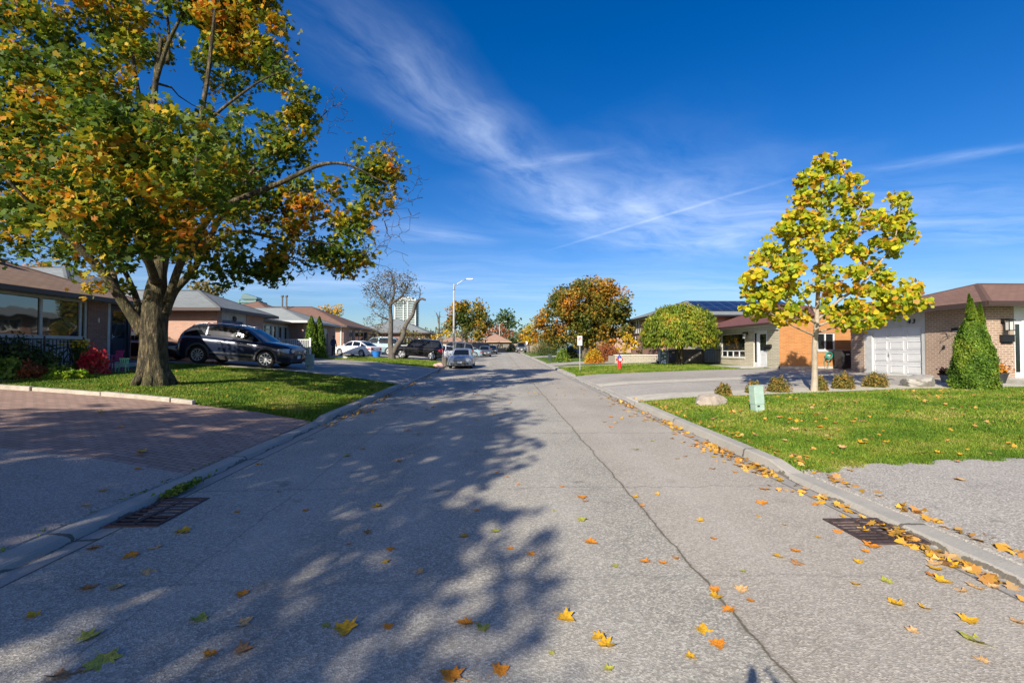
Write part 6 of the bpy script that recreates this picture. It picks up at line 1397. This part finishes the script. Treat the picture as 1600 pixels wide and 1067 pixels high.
# dark stone planter wall and gate in front of the grey stone house
a, b = at(1064, 570, 33), at(1117, 570, 33); z0 = G(a.x, 33)
T = thing('stone_garden_wall', (a.x, 34, z0), 'dark stone porch wall behind the weeping tree trunk', 'garden wall')
m = MB(); m.box(a.x, b.x + .2, 34.0, 34.3, z0 - .2, z0 + 1.05); obj('wall', m, M_brick_dark, T, uv=True, world=True)
T = thing('iron_gate', (15.2, 30.2, G(15.2, 30.2)), 'black iron railing with a diagonal stair rail beside the stone house window', 'railing')
m = MB()
for i in range(11): x = 14.35 + i * .12; m.tube([(x, 31.5, G(15, 31) + .0), (x, 31.5, G(15, 31) + .98)], .012, 5)
m.tube([(14.3, 31.5, G(15, 31) + .98), (15.6, 31.5, G(15, 31) + .98)], .02, 6).tube([(14.3, 31.5, G(15, 31) + .1), (15.6, 31.5, G(15, 31) + .1)], .016, 6); m.tube([(14.35, 31.5, G(15, 31)), (14.35, 31.5, G(15, 31) + 1.1)], .03, 6)
obj('railing', m, M_metal_b, T, world=True); m = MB(); m.obox((13.1, 31.45, G(13, 31) + .05), (1.15, 0, .75), (0, .08, 0), (-.06, 0, .12)); obj('stair_rail', m, mat('weathered_wood2', (.40, .37, .32), .9), T, world=True)
# wheelie bins
def bin_(x, y, h, w, m_, label, rz=0, lidm=None):
    T = thing('wheelie_bin', (x, y, G(x, y) + .016), label, 'wheelie bin', 'wheelie bins', rz); a, b = w / 2 * .80, w / 2
    m = MB(); m.add([(-a, -a, .06), (a, -a, .06), (a, a, .06), (-a, a, .06), (-b, -b, h * .9), (b, -b, h * .9), (b, b, h * .9), (-b, b, h * .9)], [(0, 3, 2, 1), (4, 5, 6, 7), (0, 1, 5, 4), (1, 2, 6, 5), (2, 3, 7, 6), (3, 0, 4, 7)]); obj('body', m, m_, T, bevel=.02)
    m = MB(); m.add([(-b - .03, -b - .05, h * .905), (b + .03, -b - .05, h * .905), (b + .03, b + .04, h * .905), (-b - .03, b + .04, h * .905), (-b * .9, -b * .9, h * .95), (b * .9, -b * .9, h * .95), (b * .9, b * .9, h), (-b * .9, b * .9, h)], [(0, 3, 2, 1), (4, 5, 6, 7), (0, 1, 5, 4), (1, 2, 6, 5), (2, 3, 7, 6), (3, 0, 4, 7)]); obj('lid', m, lidm or m_, T, bevel=.015)
    for s in (1, -1): m = MB(); m.lathe([(.02, -.025), (.11, -.025), (.11, .025), (.02, .025)], 14, (s * (a + .03), a, .11), 'x'); obj('wheel', m, M_tyre, T)
    m = MB(); m.tube([(-b * .8, b + .02, h * .9), (-b * .8, b + .10, h * .93), (b * .8, b + .10, h * .93), (b * .8, b + .02, h * .9)], .016, 6); obj('handle', m, m_, T)
    m = MB(); m.box(-.05, .14, -b * .97 - .008, -b * .97 + .0, h * .70, h * .78); obj('decal', m, M_white, T)
    return T
Mb1 = mat('black_bin_plastic', (.035, .037, .042), .5); Mb2 = mat('blue_grey_bin_plastic', (.14, .21, .29), .5); Mb3 = mat('navy_bin_plastic', (.03, .045, .10), .5)
bin_(18.6, 24.0, 1.08, .60, Mb1, 'tall black wheelie bin by the orange brick wall next to the garage of house 43')
p = gp(1036, 569.5); bin_(p.x, p.y, 1.05, .62, Mb2, 'blue-grey wheelie bin left of the weeping tree trunk'); p = gp(1053, 568.5); bin_(p.x, p.y + .5, 1.08, .60, Mb3, 'navy blue wheelie bin just beside the weeping tree trunk')
# hose reel
T = thing('hose_reel', (18.2, 24.55, bz + .6), 'green garden hose coiled on the orange brick wall under the window', 'garden hose')
M_hose = mat('green_hose', (.03, .26, .20), .5)
m = MB()
for k in range(7):
    pa = []
    for i in range(25): a = i / 24 * 6.283; r = .17 + .018 * (k % 3) + .004 * math.sin(a * 3 + k); pa.append((math.cos(a) * r, -.05 - .025 * (k // 3) - .006 * math.sin(a * 2 + k), .12 + math.sin(a) * r))
    m.tube(pa, .012, 5)
m.tube([(-.17, -.06, .1), (-.24, -.05, -.1), (-.22, -.04, -.4), (-.15, -.1, -.58)], .012, 5).tube([(.0, -.06, -.05), (-.02, -.05, -.3), (-.05, -.04, -.55)], .012, 5)
obj('hose', m, M_hose, T, smooth=True); m = MB(); m.lathe([(.02, .2), (.06, .2), (.07, .12), (.16, .11), (.16, .1), (.02, .1)], 16, (0, 0, .12), 'y'); m.v = [(v[0], -v[1] + .15, v[2]) for v in m.v]; m.box(-.04, .04, .04, .19, .0, .2); obj('reel', m, mat('reel_plastic', (.30, .48, .42), .5), T)
# planter by the front door of 43
for (px, py, s, lb) in ((1566, 600, 1.0, 'black planter pot with orange and red autumn flowers right of the big cedar'), (1482, 598, .7, 'small grey planter pot with dark red plants left of the big cedar')):
    p = gp(px, py); T = thing('planter_pot', (p.x, p.y + .1, p.z), lb, 'planter', 'planters beside the big cedar'); m = MB(); m.lathe([(.15 * s, 0), (.24 * s, .34 * s), (.26 * s, .36 * s), (.26 * s, .39 * s), (.22 * s, .38 * s), (.20 * s, .33 * s)], 18); obj('pot', m, Mb1 if s == 1 else mat('grey_pot', (.20, .22, .24), .6), T, smooth=True, autos=True)
    rg = np.random.default_rng(px); n = 260; P = np.stack([rg.normal(size=n) * .14 * s, rg.normal(size=n) * .12 * s, .40 * s + np.abs(rg.normal(size=n)) * .14 * s], 1)
    obj_np('flowers', leaf_cloud(P, .075, BROAD, (-.2, -.5, .7), .5, rg=rg), len(BROAD), leaf_mat('mum_flowers_%d' % px, [(0, (.62, .12, .02)), (.5, (.60, .30, .03)), (.8, (.20, .05, .03)), (1, (.08, .10, .02))] if s == 1 else [(0, (.16, .03, .05)), (1, (.10, .08, .04))], cscale=9), T)
    m = MB()
    for k in range(9): a = k * .7; m.tube([(0, 0, .35 * s), (math.cos(a) * .1, math.sin(a) * .1, .65 * s), (math.cos(a) * .22, math.sin(a) * .2, (.75 + .05 * (k % 3)) * s)], .006, 4)
    obj('stem', m, mat('reddish_stem', (.20, .07, .05), .8), T)
# white picket railing in front of the pale roofed house
a, b = at(434, 545, 31.5), at(481, 545, 31.5); zb0 = G(a.x, 31.5); T = thing('picket_railing', (a.x, 31.8, zb0), 'white picket railing on the porch between the SUV and the slim cedars', 'railing')
zt0 = at(460, 530, 31.8).z; zl0 = zb0 + .1; m = MB(); m.box(a.x, b.x, 31.77, 31.83, zt0 - .06, zt0).box(a.x, b.x, 31.78, 31.82, zl0 + .05, zl0 + .11)
x = a.x + .06
while x < b.x - .05: m.box(x, x + .045, 31.785, 31.815, zl0 + .11, zt0 - .06); x += .13
obj('pickets', m, M_white, T, world=True); m = MB(); m.box(b.x - .02, b.x + .09, 31.75, 31.86, zb0 - .1, zt0 + .1).box(a.x - .09, a.x, 31.75, 31.86, zb0 - .1, zt0 + .1); obj('posts', m, M_white, T, world=True)
# railing, chairs and bicycle in front of the left house
zp = l1 + .14
T = thing('iron_railing', (-13.75, 13.0, zp), 'black iron porch railing under the picture window of the left house', 'railing')
m = MB(); y = 12.9
while y < 15.5: m.tube([(-13.72, y, zp), (-13.72, y, zp + .82)], .011, 5); y += .12
m.tube([(-13.72, 12.9, zp + .82), (-13.72, 15.5, zp + .82)], .018, 6).tube([(-13.72, 12.9, zp + .1), (-13.72, 15.5, zp + .1)], .014, 6)
for y in (12.9, 14.2, 15.5): m.tube([(-13.72, y, zp - .05), (-13.72, y, zp + .92)], .024, 6)
obj('railing', m, M_metal_b, T, world=True)
def garden_chair(x, y, rz, m_, label):
    T = thing('plastic_chair', (x, y, G(x, y)), label, 'chair', 'plastic garden chairs', rz)
    m = MB(); m.box(-.22, .22, -.22, .22, .40, .425); obj('seat', m, m_, T, bevel=.01)
    m = MB()
    for k in range(5): xx = -.18 + k * .09; m.obox((xx - .028, .21, .425), (.056, 0, 0), (0, .02, 0), (0, .08, .38))
    m.obox((-.24, .285, .79), (.48, 0, 0), (0, .025, 0), (0, .015, .07)); obj('backrest', m, m_, T)
    for sx in (1, -1):
        for sy in (1, -1): m = MB(); m.tube([(sx * .20, sy * .19, .40), (sx * .24, sy * .24, 0)], [.022, .026], 6); obj('leg', m, m_, T)
        m = MB(); m.tube([(sx * .24, -.22, .0), (sx * .24, -.20, .62), (sx * .24, .24, .64)], .02, 6); obj('armrest', m, m_, T)
    return T
x = gx(191, 15.6); c_ = garden_chair(x, 15.6, R(20), mat('pale_green_plastic', (.22, .55, .33), .5), 'pale green plastic chair on the lawn left of the big maple trunk'); c_.scale = (.58,) * 3
x = gx(176, 16.2); c_ = garden_chair(x, 16.2, R(-15), mat('magenta_plastic', (.42, .03, .20), .5), 'magenta plastic chair between the crimson bush and the pale green chair'); c_.scale = (.78,) * 3
T = thing('bicycle', (-13.45, 14.35, G(-13.4, 14.3)), 'black bicycle leaning at the porch railing of the left house', 'bicycle', rz=R(90)); r = .31
for nm, xx in (('wheel', -.5), ('wheel', .5)):
    m = MB(); pa = [(xx + math.cos(a) * r, 0, r + math.sin(a) * r) for a in [k / 24 * 6.2832 for k in range(25)]]; m.tube(pa, .018, 6); w_ = obj(nm, m, M_tyre, T)
    m = MB()
    for k in range(12): a = k / 12 * 6.283; m.tube([(xx, 0, r), (xx + math.cos(a) * r, 0, r + math.sin(a) * r)], .003, 3)
    obj('spokes', m, M_steel, w_)
m = MB(); Bf = [(-.5, 0, r), (-.12, 0, .28), (-.2, 0, .75), (.34, 0, .80), (.5, 0, r)]
for i, j in ((0, 1), (0, 2), (1, 2), (2, 3), (1, 3), (3, 4)): m.tube([Bf[i], Bf[j]], .018, 6)
obj('frame', m, M_metal_b, T); m = MB(); m.box(-.34, -.12, -.06, .06, .82, .87); obj('saddle', m, M_metal_b, T, bevel=.02); m = MB(); m.tube([(.34, 0, .80), (.31, 0, .95)], .014, 6).tube([(.31, -.26, .97), (.31, .26, .97)], .014, 6); obj('handlebar', m, M_metal_b, T)
# blue bucket, orange toy and folding frame near the bare tree
p = at(594, 560, 42.3); T = thing('plastic_tub', (p.x, 41, G(p.x, 41)), 'bright blue plastic tub at the left of the bare tree trunk', 'tub'); m = MB(); m.lathe([(.28, 0), (.38, .55), (.41, .56), (.41, .60), (.36, .59), (.30, .1)], 16); obj('tub', m, mat('bright_blue_plastic', (.02, .18, .60), .5), T, smooth=True, autos=True)
m = MB(); m.tube([(-.40, 0, .55), (-.47, 0, .62), (-.40, 0, .68)], .02, 5).tube([(.40, 0, .55), (.47, 0, .62), (.40, 0, .68)], .02, 5); obj('handle', m, M_steel, T)
# ------------------------------------------------------------------ people
def person(loc, rz, pose, label, top, legs, hairc, name='person'):
    J, E, Rr = pose
    me = bpy.data.meshes.new('tmp'); me.from_pydata([J[k] for k in J], [(list(J).index(a), list(J).index(b)) for a, b in E], []); o = bpy.data.objects.new('tmp', me); COL.objects.link(o)
    sk_ = o.modifiers.new('s', 'SKIN'); sk_.use_smooth_shade = True; su = o.modifiers.new('u', 'SUBSURF'); su.levels = 2; su.render_levels = 2
    for i, k in enumerate(J): v = me.skin_vertices[0].data[i]; r_ = Rr[k]; v.radius = r_ if isinstance(r_, tuple) else (r_, r_); v.use_root = (k == 'pelvis')
    bpy.context.view_layer.update(); ev = o.evaluated_get(bpy.context.evaluated_depsgraph_get()); m2 = bpy.data.meshes.new_from_object(ev); bpy.data.objects.remove(o)
    M_skin = mat('skin', (.42, .24, .16), .6)
    m2.materials.clear()
    for x in (M_skin, top, legs, M_metal_b): m2.materials.append(x)
    hz = J['neck'][2]; hx = J['neck']
    for p_ in m2.polygons:
        c = p_.center; hand = min((Vector(J['hl']) - c).length, (Vector(J['hr']) - c).length) < .12
        p_.material_index = 0 if (hand or (c.z > hz + .01 and abs(c.x) < .14)) else 1 if c.z > J['pelvis'][2] - .04 or abs(c.x) > .26 else (3 if c.z < .08 else 2)
    ob = bpy.data.objects.new(name, m2); COL.objects.link(ob); ob.location = loc; ob.rotation_euler = (0, 0, rz); tag(ob, label, 'person')
    h = Vector(J['head']); bm = bmesh.new(); bmesh.ops.create_icosphere(bm, subdivisions=3, radius=1)
    for v in bm.verts: v.co = Vector((v.co.x * .088, v.co.y * .105 + .015, max(v.co.z, -.35 if v.co.y > 0 else .15) * .115)) + h + Vector((0, 0, .035))
    mh = bpy.data.meshes.new('hair'); bm.to_mesh(mh); bm.free(); mh.materials.append(hairc); oh = bpy.data.objects.new('hair', mh); COL.objects.link(oh); oh.parent = ob
    f = MB(); f.add([h + Vector(v) for v in ((-.015, -.095, -.02), (.015, -.095, -.02), (0, -.125, -.025), (0, -.097, .03))], [(0, 1, 2), (0, 2, 3), (1, 3, 2)]); 
    for s in (1, -1): f.box(h.x + s * .088 - .008, h.x + s * .088 + .008, h.y - .02, h.y + .02, h.z - .03, h.z + .03)
    fo = obj('face_features', f, M_skin, ob); e = MB()
    for s in (1, -1): e.box(h.x + s * .034 - .012, h.x + s * .034 + .012, h.y - .102, h.y - .085, h.z + .005, h.z + .017)
    e.box(h.x - .025, h.x + .025, h.y - .100, h.y - .085, h.z - .06, h.z - .05); obj('eyes_and_mouth', e, M_metal_b, ob)
    return ob
E0 = [('pelvis', 'chest'), ('chest', 'neck'), ('neck', 'head'), ('head', 'crown'), ('chest', 'sl'), ('sl', 'el'), ('el', 'wl'), ('wl', 'hl'), ('chest', 'sr'), ('sr', 'er'), ('er', 'wr'), ('wr', 'hr'), ('pelvis', 'tl'), ('tl', 'kl'), ('kl', 'al'), ('al', 'fl'), ('pelvis', 'tr'), ('tr', 'kr'), ('kr', 'ar'), ('ar', 'fr')]
def fingers(J, E, Rr, s, d, sp_):
    for i, (o_, l_) in enumerate(((-.03, .065), (-.01, .08), (.01, .075), (.03, .06))):
        k = 'f%s%d' % (s, i); h = Vector(J['h' + s]); b = h + Vector(sp_) * o_ + Vector(d) * .03; J[k + 'a'] = tuple(b); J[k + 'b'] = tuple(b + Vector(d) * l_ * .5); J[k + 'c'] = tuple(b + Vector(d) * l_ * .85 + Vector((0, -.02, 0))); E += [('h' + s, k + 'a'), (k + 'a', k + 'b'), (k + 'b', k + 'c')]; Rr.update({k + 'a': .009, k + 'b': .009, k + 'c': .007})
    k = 't' + s + 'h'; h = Vector(J['h' + s]); J[k] = tuple(h + Vector(sp_) * -.05 + Vector(d) * .02); E.append(('h' + s, k)); Rr[k] = .010
R0 = dict(pelvis=(.15, .11), chest=(.16, .11), neck=.055, head=(.075, .095), crown=(.06, .075), sl=.065, el=.048, wl=.034, hl=(.036, .022), sr=.065, er=.048, wr=.034, hr=(.036, .022), tl=.095, kl=.065, al=.045, fl=.045, tr=.095, kr=.065, ar=.045, fr=.045)
J = dict(pelvis=(0, 0, .96), chest=(0, .0, 1.28), neck=(0, -.01, 1.48), head=(0, -.02, 1.60), crown=(0, -.02, 1.70), sl=(.18, 0, 1.40), el=(.25, .02, 1.13), wl=(.26, -.06, .90), hl=(.26, -.08, .83), sr=(-.18, 0, 1.40), er=(-.25, .02, 1.13), wr=(-.26, -.06, .90), hr=(-.26, -.08, .83), tl=(.09, 0, .88), kl=(.11, -.01, .50), al=(.12, .03, .09), fl=(.13, -.12, .05), tr=(-.09, 0, .88), kr=(-.11, -.03, .50), ar=(-.12, .02, .09), fr=(-.13, -.12, .05))
J1, E1, R1 = dict(J), list(E0), dict(R0); fingers(J1, E1, R1, 'l', (0, -.2, -1), (0, 1, 0)); fingers(J1, E1, R1, 'r', (0, -.2, -1), (0, 1, 0))
p = at(521, 556, 38); M_jack = mat('navy_jacket', (.02, .035, .09), .85); M_trou = mat('dark_trousers', (.03, .03, .035), .9)
person((p.x, 38, G(p.x, 38)), R(60), (J1, E1, R1), 'person in a dark navy jacket standing on the left driveway beside the white sedan', M_jack, M_trou, mat('black_hair', (.012, .01, .01), .8))
# the photographer: stands at the camera, holding it overhead; only the shadow shows
J2, E2, R2 = dict(J), list(E0), dict(R0); J2.update(el=(.27, -.12, 1.52), wl=(.12, -.30, 1.72), hl=(.08, -.34, 1.78), er=(-.27, -.12, 1.52), wr=(-.12, -.30, 1.72), hr=(-.08, -.34, 1.78)); fingers(J2, E2, R2, 'l', (-.5, -.4, .7), (.5, -.3, .6)); fingers(J2, E2, R2, 'r', (.5, -.4, .7), (.5, .3, .6))
person((.02, -.46, .0), R(180), (J2, E2, R2), 'person holding a camera overhead, whose shadow touches the bottom right of the road', M_jack, M_trou, mat('black_hair', (.012, .01, .01), .8))
# ------------------------------------------------------------------ fallen leaves
M_fl = [mat('fallen_leaf_' + n, c, .75, var=.5, vscale=11, spec=.25, bump=.4, bscale=30) for n, c in (('yellow', (.58, .32, .02)), ('orange', (.60, .22, .02)), ('brown', (.36, .19, .085)), ('tan', (.55, .34, .15)), ('olive', (.34, .33, .06)))]
LNAMES = ['golden yellow', 'bright orange', 'dark brown', 'dry tan', 'olive green']
rl = random.Random(12)
def leaf_mesh(ci, seed):
    r_ = random.Random(seed); T_ = MAPLE; n = len(T_); m = MB(); cu = r_.uniform(.15, .95); tw = r_.uniform(-.7, .7)
    pts = [(0, .02, 0)] + [(a * .5 * (1 + r_.uniform(-.08, .08)), b * .5, 0) for a, b in T_] + [(a, b, 0) for a, b in T_]
    def z(x, y): return .05 + cu * (x * x * .9 + y * y * .5) * .9 + tw * x * y + .03 * math.sin(x * 14 + seed) 
    m.v = [(x, y, z(x, y) - .05 + .012) for x, y, _ in pts]
    for i in range(n):
        j = (i + 1) % n; m.f.append((0, 1 + i, 1 + j)); m.f.append((1 + i, 1 + n + i, 1 + n + j, 1 + j))
    m.tube([(0, -.5, z(0, -.5) - .035), (.04, -.72, .02), (.1, -.85, .03)], .008, 4)
    me = bpy.data.meshes.new('fallen_leaf'); me.from_pydata(m.v, [], m.f); me.materials.append(M_fl[ci]); me.polygons.foreach_set('use_smooth', [True] * len(me.polygons)); return me
LM = [[leaf_mesh(c, c * 10 + k) for k in range(4)] for c in range(5)]
def surf(x, y):
    ax = abs(x)
    if ax < 3.85: return slope(y) + .002, 'road'
    if ax < 4.15: return slope(y) + .004, 'road'
    if ax < 4.4: return slope(y) + .12 - .07 * lowk(x, y), 'kerb'
    if x > 0 and 6.5 < y < 14.1: return G(x, y) + .05, 'right lawn'
    if x < 0 and 11 < y < 20: return G(x, y) + .04, 'left lawn'
    return G(x, y) + .03, 'driveway'
nleaf = 0; SPOT = []
def drop(x, y, ci=None, s=None):
    global nleaf
    z, where = surf(x, y); ci = rl.choices(range(5), [4, 4, 2, 2, .9])[0] if ci is None else ci; s = s or rl.uniform(.085, .15)
    SPOT.append((x, y, z, ci, s, where))
known = [(540, 983, 0, .15), (705, 1056, 1, .14), (783, 1047, 1, .11), (885, 966, 0, .13), (935, 995, 0, .1), (948, 1008, 0, .12), (924, 847, 1, .13), (1007, 877, 1, .11), (312, 966, 4, .14), (161, 1036, 4, .18), (100, 1052, 2, .18), (381, 972, 3, .12), (233, 894, 3, .13), (182, 917, 3, .12), (145, 857, 2, .11), (50, 962, 0, .10), (243, 855, 3, .13), (138, 919, 2, .12), (378, 928, 1, .10), (328, 1022, 1, .1), (381, 1015, 2, .12), (727, 973, 1, .11), (755, 980, 4, .1), (830, 866, 1, .09), (797, 857, 1, .07), (961, 884, 4, .08), (1035, 879, 1, .08), (1056, 872, 1, .08), (1117, 921, 1, .09), (1118, 932, 0, .1), (1138, 953, 1, .11), (1099, 984, 0, .11), (1122, 1007, 1, .11), (1080, 1027, 0, .08), (951, 1045, 4, .07), (1004, 790, 1, .08), (1027, 772, 0, .08), (993, 776, 0, .08), (1094, 813, 0, .09), (1114, 841, 1, .08), (1160, 892, 4, .07), (1216, 869, 0, .10), (1244, 861, 1, .09), (1352, 861, 1, .08), (1341, 878, 0, .09), (1337, 913, 0, .09), (1384, 907, 4, .09), (1399, 943, 0, .12), (1473, 908, 0, .13), (1487, 885, 0, .16), (1515, 970, 0, .12), (1522, 1000, 4, .15), (1533, 1030, 3, .08), (1526, 917, 3, .11), (1552, 917, 3, .1), (1592, 972, 3, .1), (1500, 752, 3, .12), (1497, 724, 2, .08), (1468, 712, 0, .13), (1310, 831, 1, .10), (1378, 820, 0, .1), (1422, 853, 0, .1), (1278, 839, 0, .06), (1226, 820, 0, .06), (1185, 806, 0, .06), (866, 798, 4, .05), (478, 797, 1, .09), (575, 832, 2, .1), (610, 858, 1, .09), (545, 850, 2, .06), (603, 877, 0, .09), (655, 893, 3, .1), (745, 797, 1, .07), (793, 745, 1, .07), (776, 738, 1, .06), (810, 756, 1, .06), (878, 760, 1, .07), (684, 767, 2, .07), (640, 708, 1, .08), (573, 633, 0, .1), (435, 768, 1, .07), (371, 800, 1, .08), (162, 769, 0, .1), (134, 793, 3, .09), (510, 977, 4, .07), (607, 979, 1, .07), (1425, 985, 3, .07), (1172, 938, 1, .06), (862, 1020, 4, .05)]
for px, py, c, s in known: q = gp(px, py); drop(q.x, q.y, c, s * 1.02)
while len(SPOT) < 300:                        # scattered ones, denser near the kerbs and on the right lawn
    u = rl.random()
    if u < .34: x, y = rl.uniform(-3.8, 4.0), 3 + 26 * rl.random() ** 1.3
    elif u < .60: x, y = 4.0 - abs(rl.gauss(0, .35)), 3.2 + 14 * rl.random() ** 1.2
    elif u < .86: x, y = 4.45 + 8 * rl.random() ** 1.6, 6.6 + 6.5 * rl.random() ** 1.1
    elif u < .93: x, y = rl.uniform(4.5, 9), rl.uniform(4.2, 6.4)
    else: x, y = rl.uniform(-13, -4.5), rl.uniform(5, 18)
    if abs(math.atan2(x, y)) > R(47): continue
    drop(x, y)
WN = {'road': 'on the asphalt road', 'kerb': 'on the concrete kerb', 'right lawn': 'on the right lawn', 'left lawn': 'on the left lawn', 'driveway': 'on a driveway'}
for x, y, z, ci, s, where in SPOT:
    o = bpy.data.objects.new('fallen_leaf', rl.choice(LM[ci])); COL.objects.link(o); o.location = (x, y, z); s2 = s * rl.uniform(.9, 1.1); o.scale = (s2, s2, s2); o.rotation_euler = (rl.uniform(-.18, .18), rl.uniform(-.18, .18), rl.uniform(0, 6.28))
    tag(o, '%s fallen maple leaf lying %s' % (LNAMES[ci], WN[where]), 'fallen leaf', '%s fallen leaves lying %s' % (LNAMES[ci], WN[where]))
# litter too fine to count: the drift along the gutters, leaves far off
rg = np.random.default_rng(6)
def litter(name, pts, size, lab, mt):
    P = np.array(pts); V = leaf_cloud(P, size, MAPLE, (0, 0, 1), .72, curl=.5, rg=rg); o = obj_np(name, V, len(MAPLE), mt); tag(o, lab, 'leaf litter', kind='stuff')
M_lit = leaf_mat('leaf_litter', [(0, (.36, .19, .08)), (.4, (.56, .28, .06)), (.6, (.55, .32, .03)), (.8, (.48, .31, .15)), (1, (.30, .15, .07))], cscale=4, trans=.1)
pts = []
for _ in range(1150):
    y = 2.9 + 13 * rl.random() ** 1.25; d = math.sin(y * 1.9) + .6 * math.sin(y * 4.7 + 1); 
    if rl.random() > .26 + .35 * d + .3 * (5.4 < y < 9): continue
    x = 4.02 - abs(rl.gauss(0, .085 + .10 * (5.5 < y < 9.5))); pts.append((x, y, slope(y) + .012 + abs(rl.gauss(0, .018))))
for _ in range(260): y = 3 + 12 * rl.random(); pts.append((4.44 + abs(rl.gauss(0, .12)), y, G(4.45, y) + .03 + rl.random() * .02))
for _ in range(500): y = rl.uniform(10, 34); x = -3.98 + abs(rl.gauss(0, .12)) ; pts.append((x, y, slope(y) + .015 + rl.random() * .03)) if rl.random() < .4 + .4 * math.sin(y * 1.3) else None
for _ in range(60): pts.append((-3.75 + rl.gauss(0, .15), 12.6 + rl.gauss(0, .35), slope(12.6) + .02 + rl.random() * .04))
litter('gutter_leaf_litter', pts, .088, 'drift of yellow and tan leaves caught along the road gutters', M_lit)
pts = []
for _ in range(420): x, y = 4.6 + 12 * rl.random(), 6.6 + 7.4 * rl.random(); pts.append((x, y, G(x, y) + .05))
for _ in range(200): x, y = rl.uniform(-13, -4.5), rl.uniform(11.2, 20); pts.append((x, y, G(x, y) + .045))
for _ in range(260): x, y = rl.uniform(-3.6, 3.9), 14 + 30 * rl.random(); pts.append((x, y, slope(y) + .008))
for _ in range(120): x, y = rl.uniform(4.6, 14), rl.uniform(25.5, 33); pts.append((x, y, G(x, y) + .05))
litter('scattered_leaf_litter', pts, .075, 'small leaves sprinkled over the lawns and the farther road', M_lit)
# weeds in the left gutter
rg = np.random.default_rng(16); P = []
for _ in range(500): y = 5.6 + abs(rg.normal()) * .25 + rg.uniform(0, .3); P.append((-4.03 + rg.normal() * .035, y, slope(y) + .03 + abs(rg.normal()) * .03))
for _ in range(160): y = rg.uniform(3.4, 14); P.append((-4.42 + rg.normal() * .02, y, slope(y) + .06 + .06 * (y > 11)))
o = obj_np('gutter_weeds', leaf_cloud(np.array(P), .05, FLAKE, (0, 0, 1), .4, rg=rg), 4, M_bush_g); tag(o, 'small weeds growing beside the left storm drain', 'weeds', kind='stuff')
# ------------------------------------------------------------------ grass blades
def blades(name, regions, label, seed):
    rg = np.random.default_rng(seed); out = []
    for x0, x1, y0, y1, n, h, keepf in regions:
        X = rg.uniform(x0, x1, n); Y = y0 + (y1 - y0) * rg.uniform(0, 1, n) ** 1.25
        if keepf is not None: k = keepf(X, Y); X, Y = X[k], Y[k]
        n = len(X); Z = np.array([G(a, b) for a, b in zip(X, Y)]); H_ = h * rg.uniform(.5, 1.25, n) * (1 + .25 * np.sin(X * 2.1) * np.cos(Y * 1.7)); a = rg.uniform(0, 6.283, n); w_ = .0075 + .0006 * Y
        lx, ly = rg.normal(size=n) * .55 * H_, rg.normal(size=n) * .55 * H_
        b0 = np.stack([X - np.cos(a) * w_, Y - np.sin(a) * w_, Z - .01], 1); b1 = np.stack([X + np.cos(a) * w_, Y + np.sin(a) * w_, Z - .01], 1); t = np.stack([X + lx, Y + ly, Z + H_], 1)
        out.append(np.stack([b0, b1, t], 1).reshape(-1, 3))
    o = obj_np(name, np.concatenate(out), 3, M_blade); tag(o, label, 'grass', kind='stuff')
M_blade = leaf_mat('grass_blades', [(0, (.060, .135, .012)), (.4, (.115, .205, .016)), (.62, (.19, .26, .025)), (.8, (.28, .29, .05)), (1, (.36, .29, .12))], cscale=1.1, trans=.25)
edge = lambda X, Y: (np.hypot(X - cb.x, Y - cb.y) > .6) & (Y > 6.42 + .07 * np.sin(X * 5) + .06 * np.sin(X * 13.0) + np.random.default_rng(2).normal(size=len(X)) * .03)
blades('lawn_grass', [(4.36, 17.6, 6.3, 14.25, 150000, .055, edge), (4.36, 9.5, 6.3, 9.5, 60000, .05, edge)], 'bright green grass of the right lawn in front of house 43', 1)
nb_ = lambda X, Y: (np.hypot(X - b0.x, Y - b0.y) > .55) & ~((X < -12.6) & (Y < 17.2) & (Y > 11.3))
blades('lawn_grass', [(-13.6, -4.38, 10.95, 20.2, 120000, .06, nb_), (-30, -13.6, 10.95, 12.2, 12000, .06, None)], 'shaded green grass of the left lawn under the big maple', 2)
blades('verge_grass', [(4.38, 13.6, 25.35, 33.2, 40000, .09, None), (-14, -4.38, 32.1, 41.5, 40000, .10, None)], 'green grass of the farther verges on both sides of the road', 3)
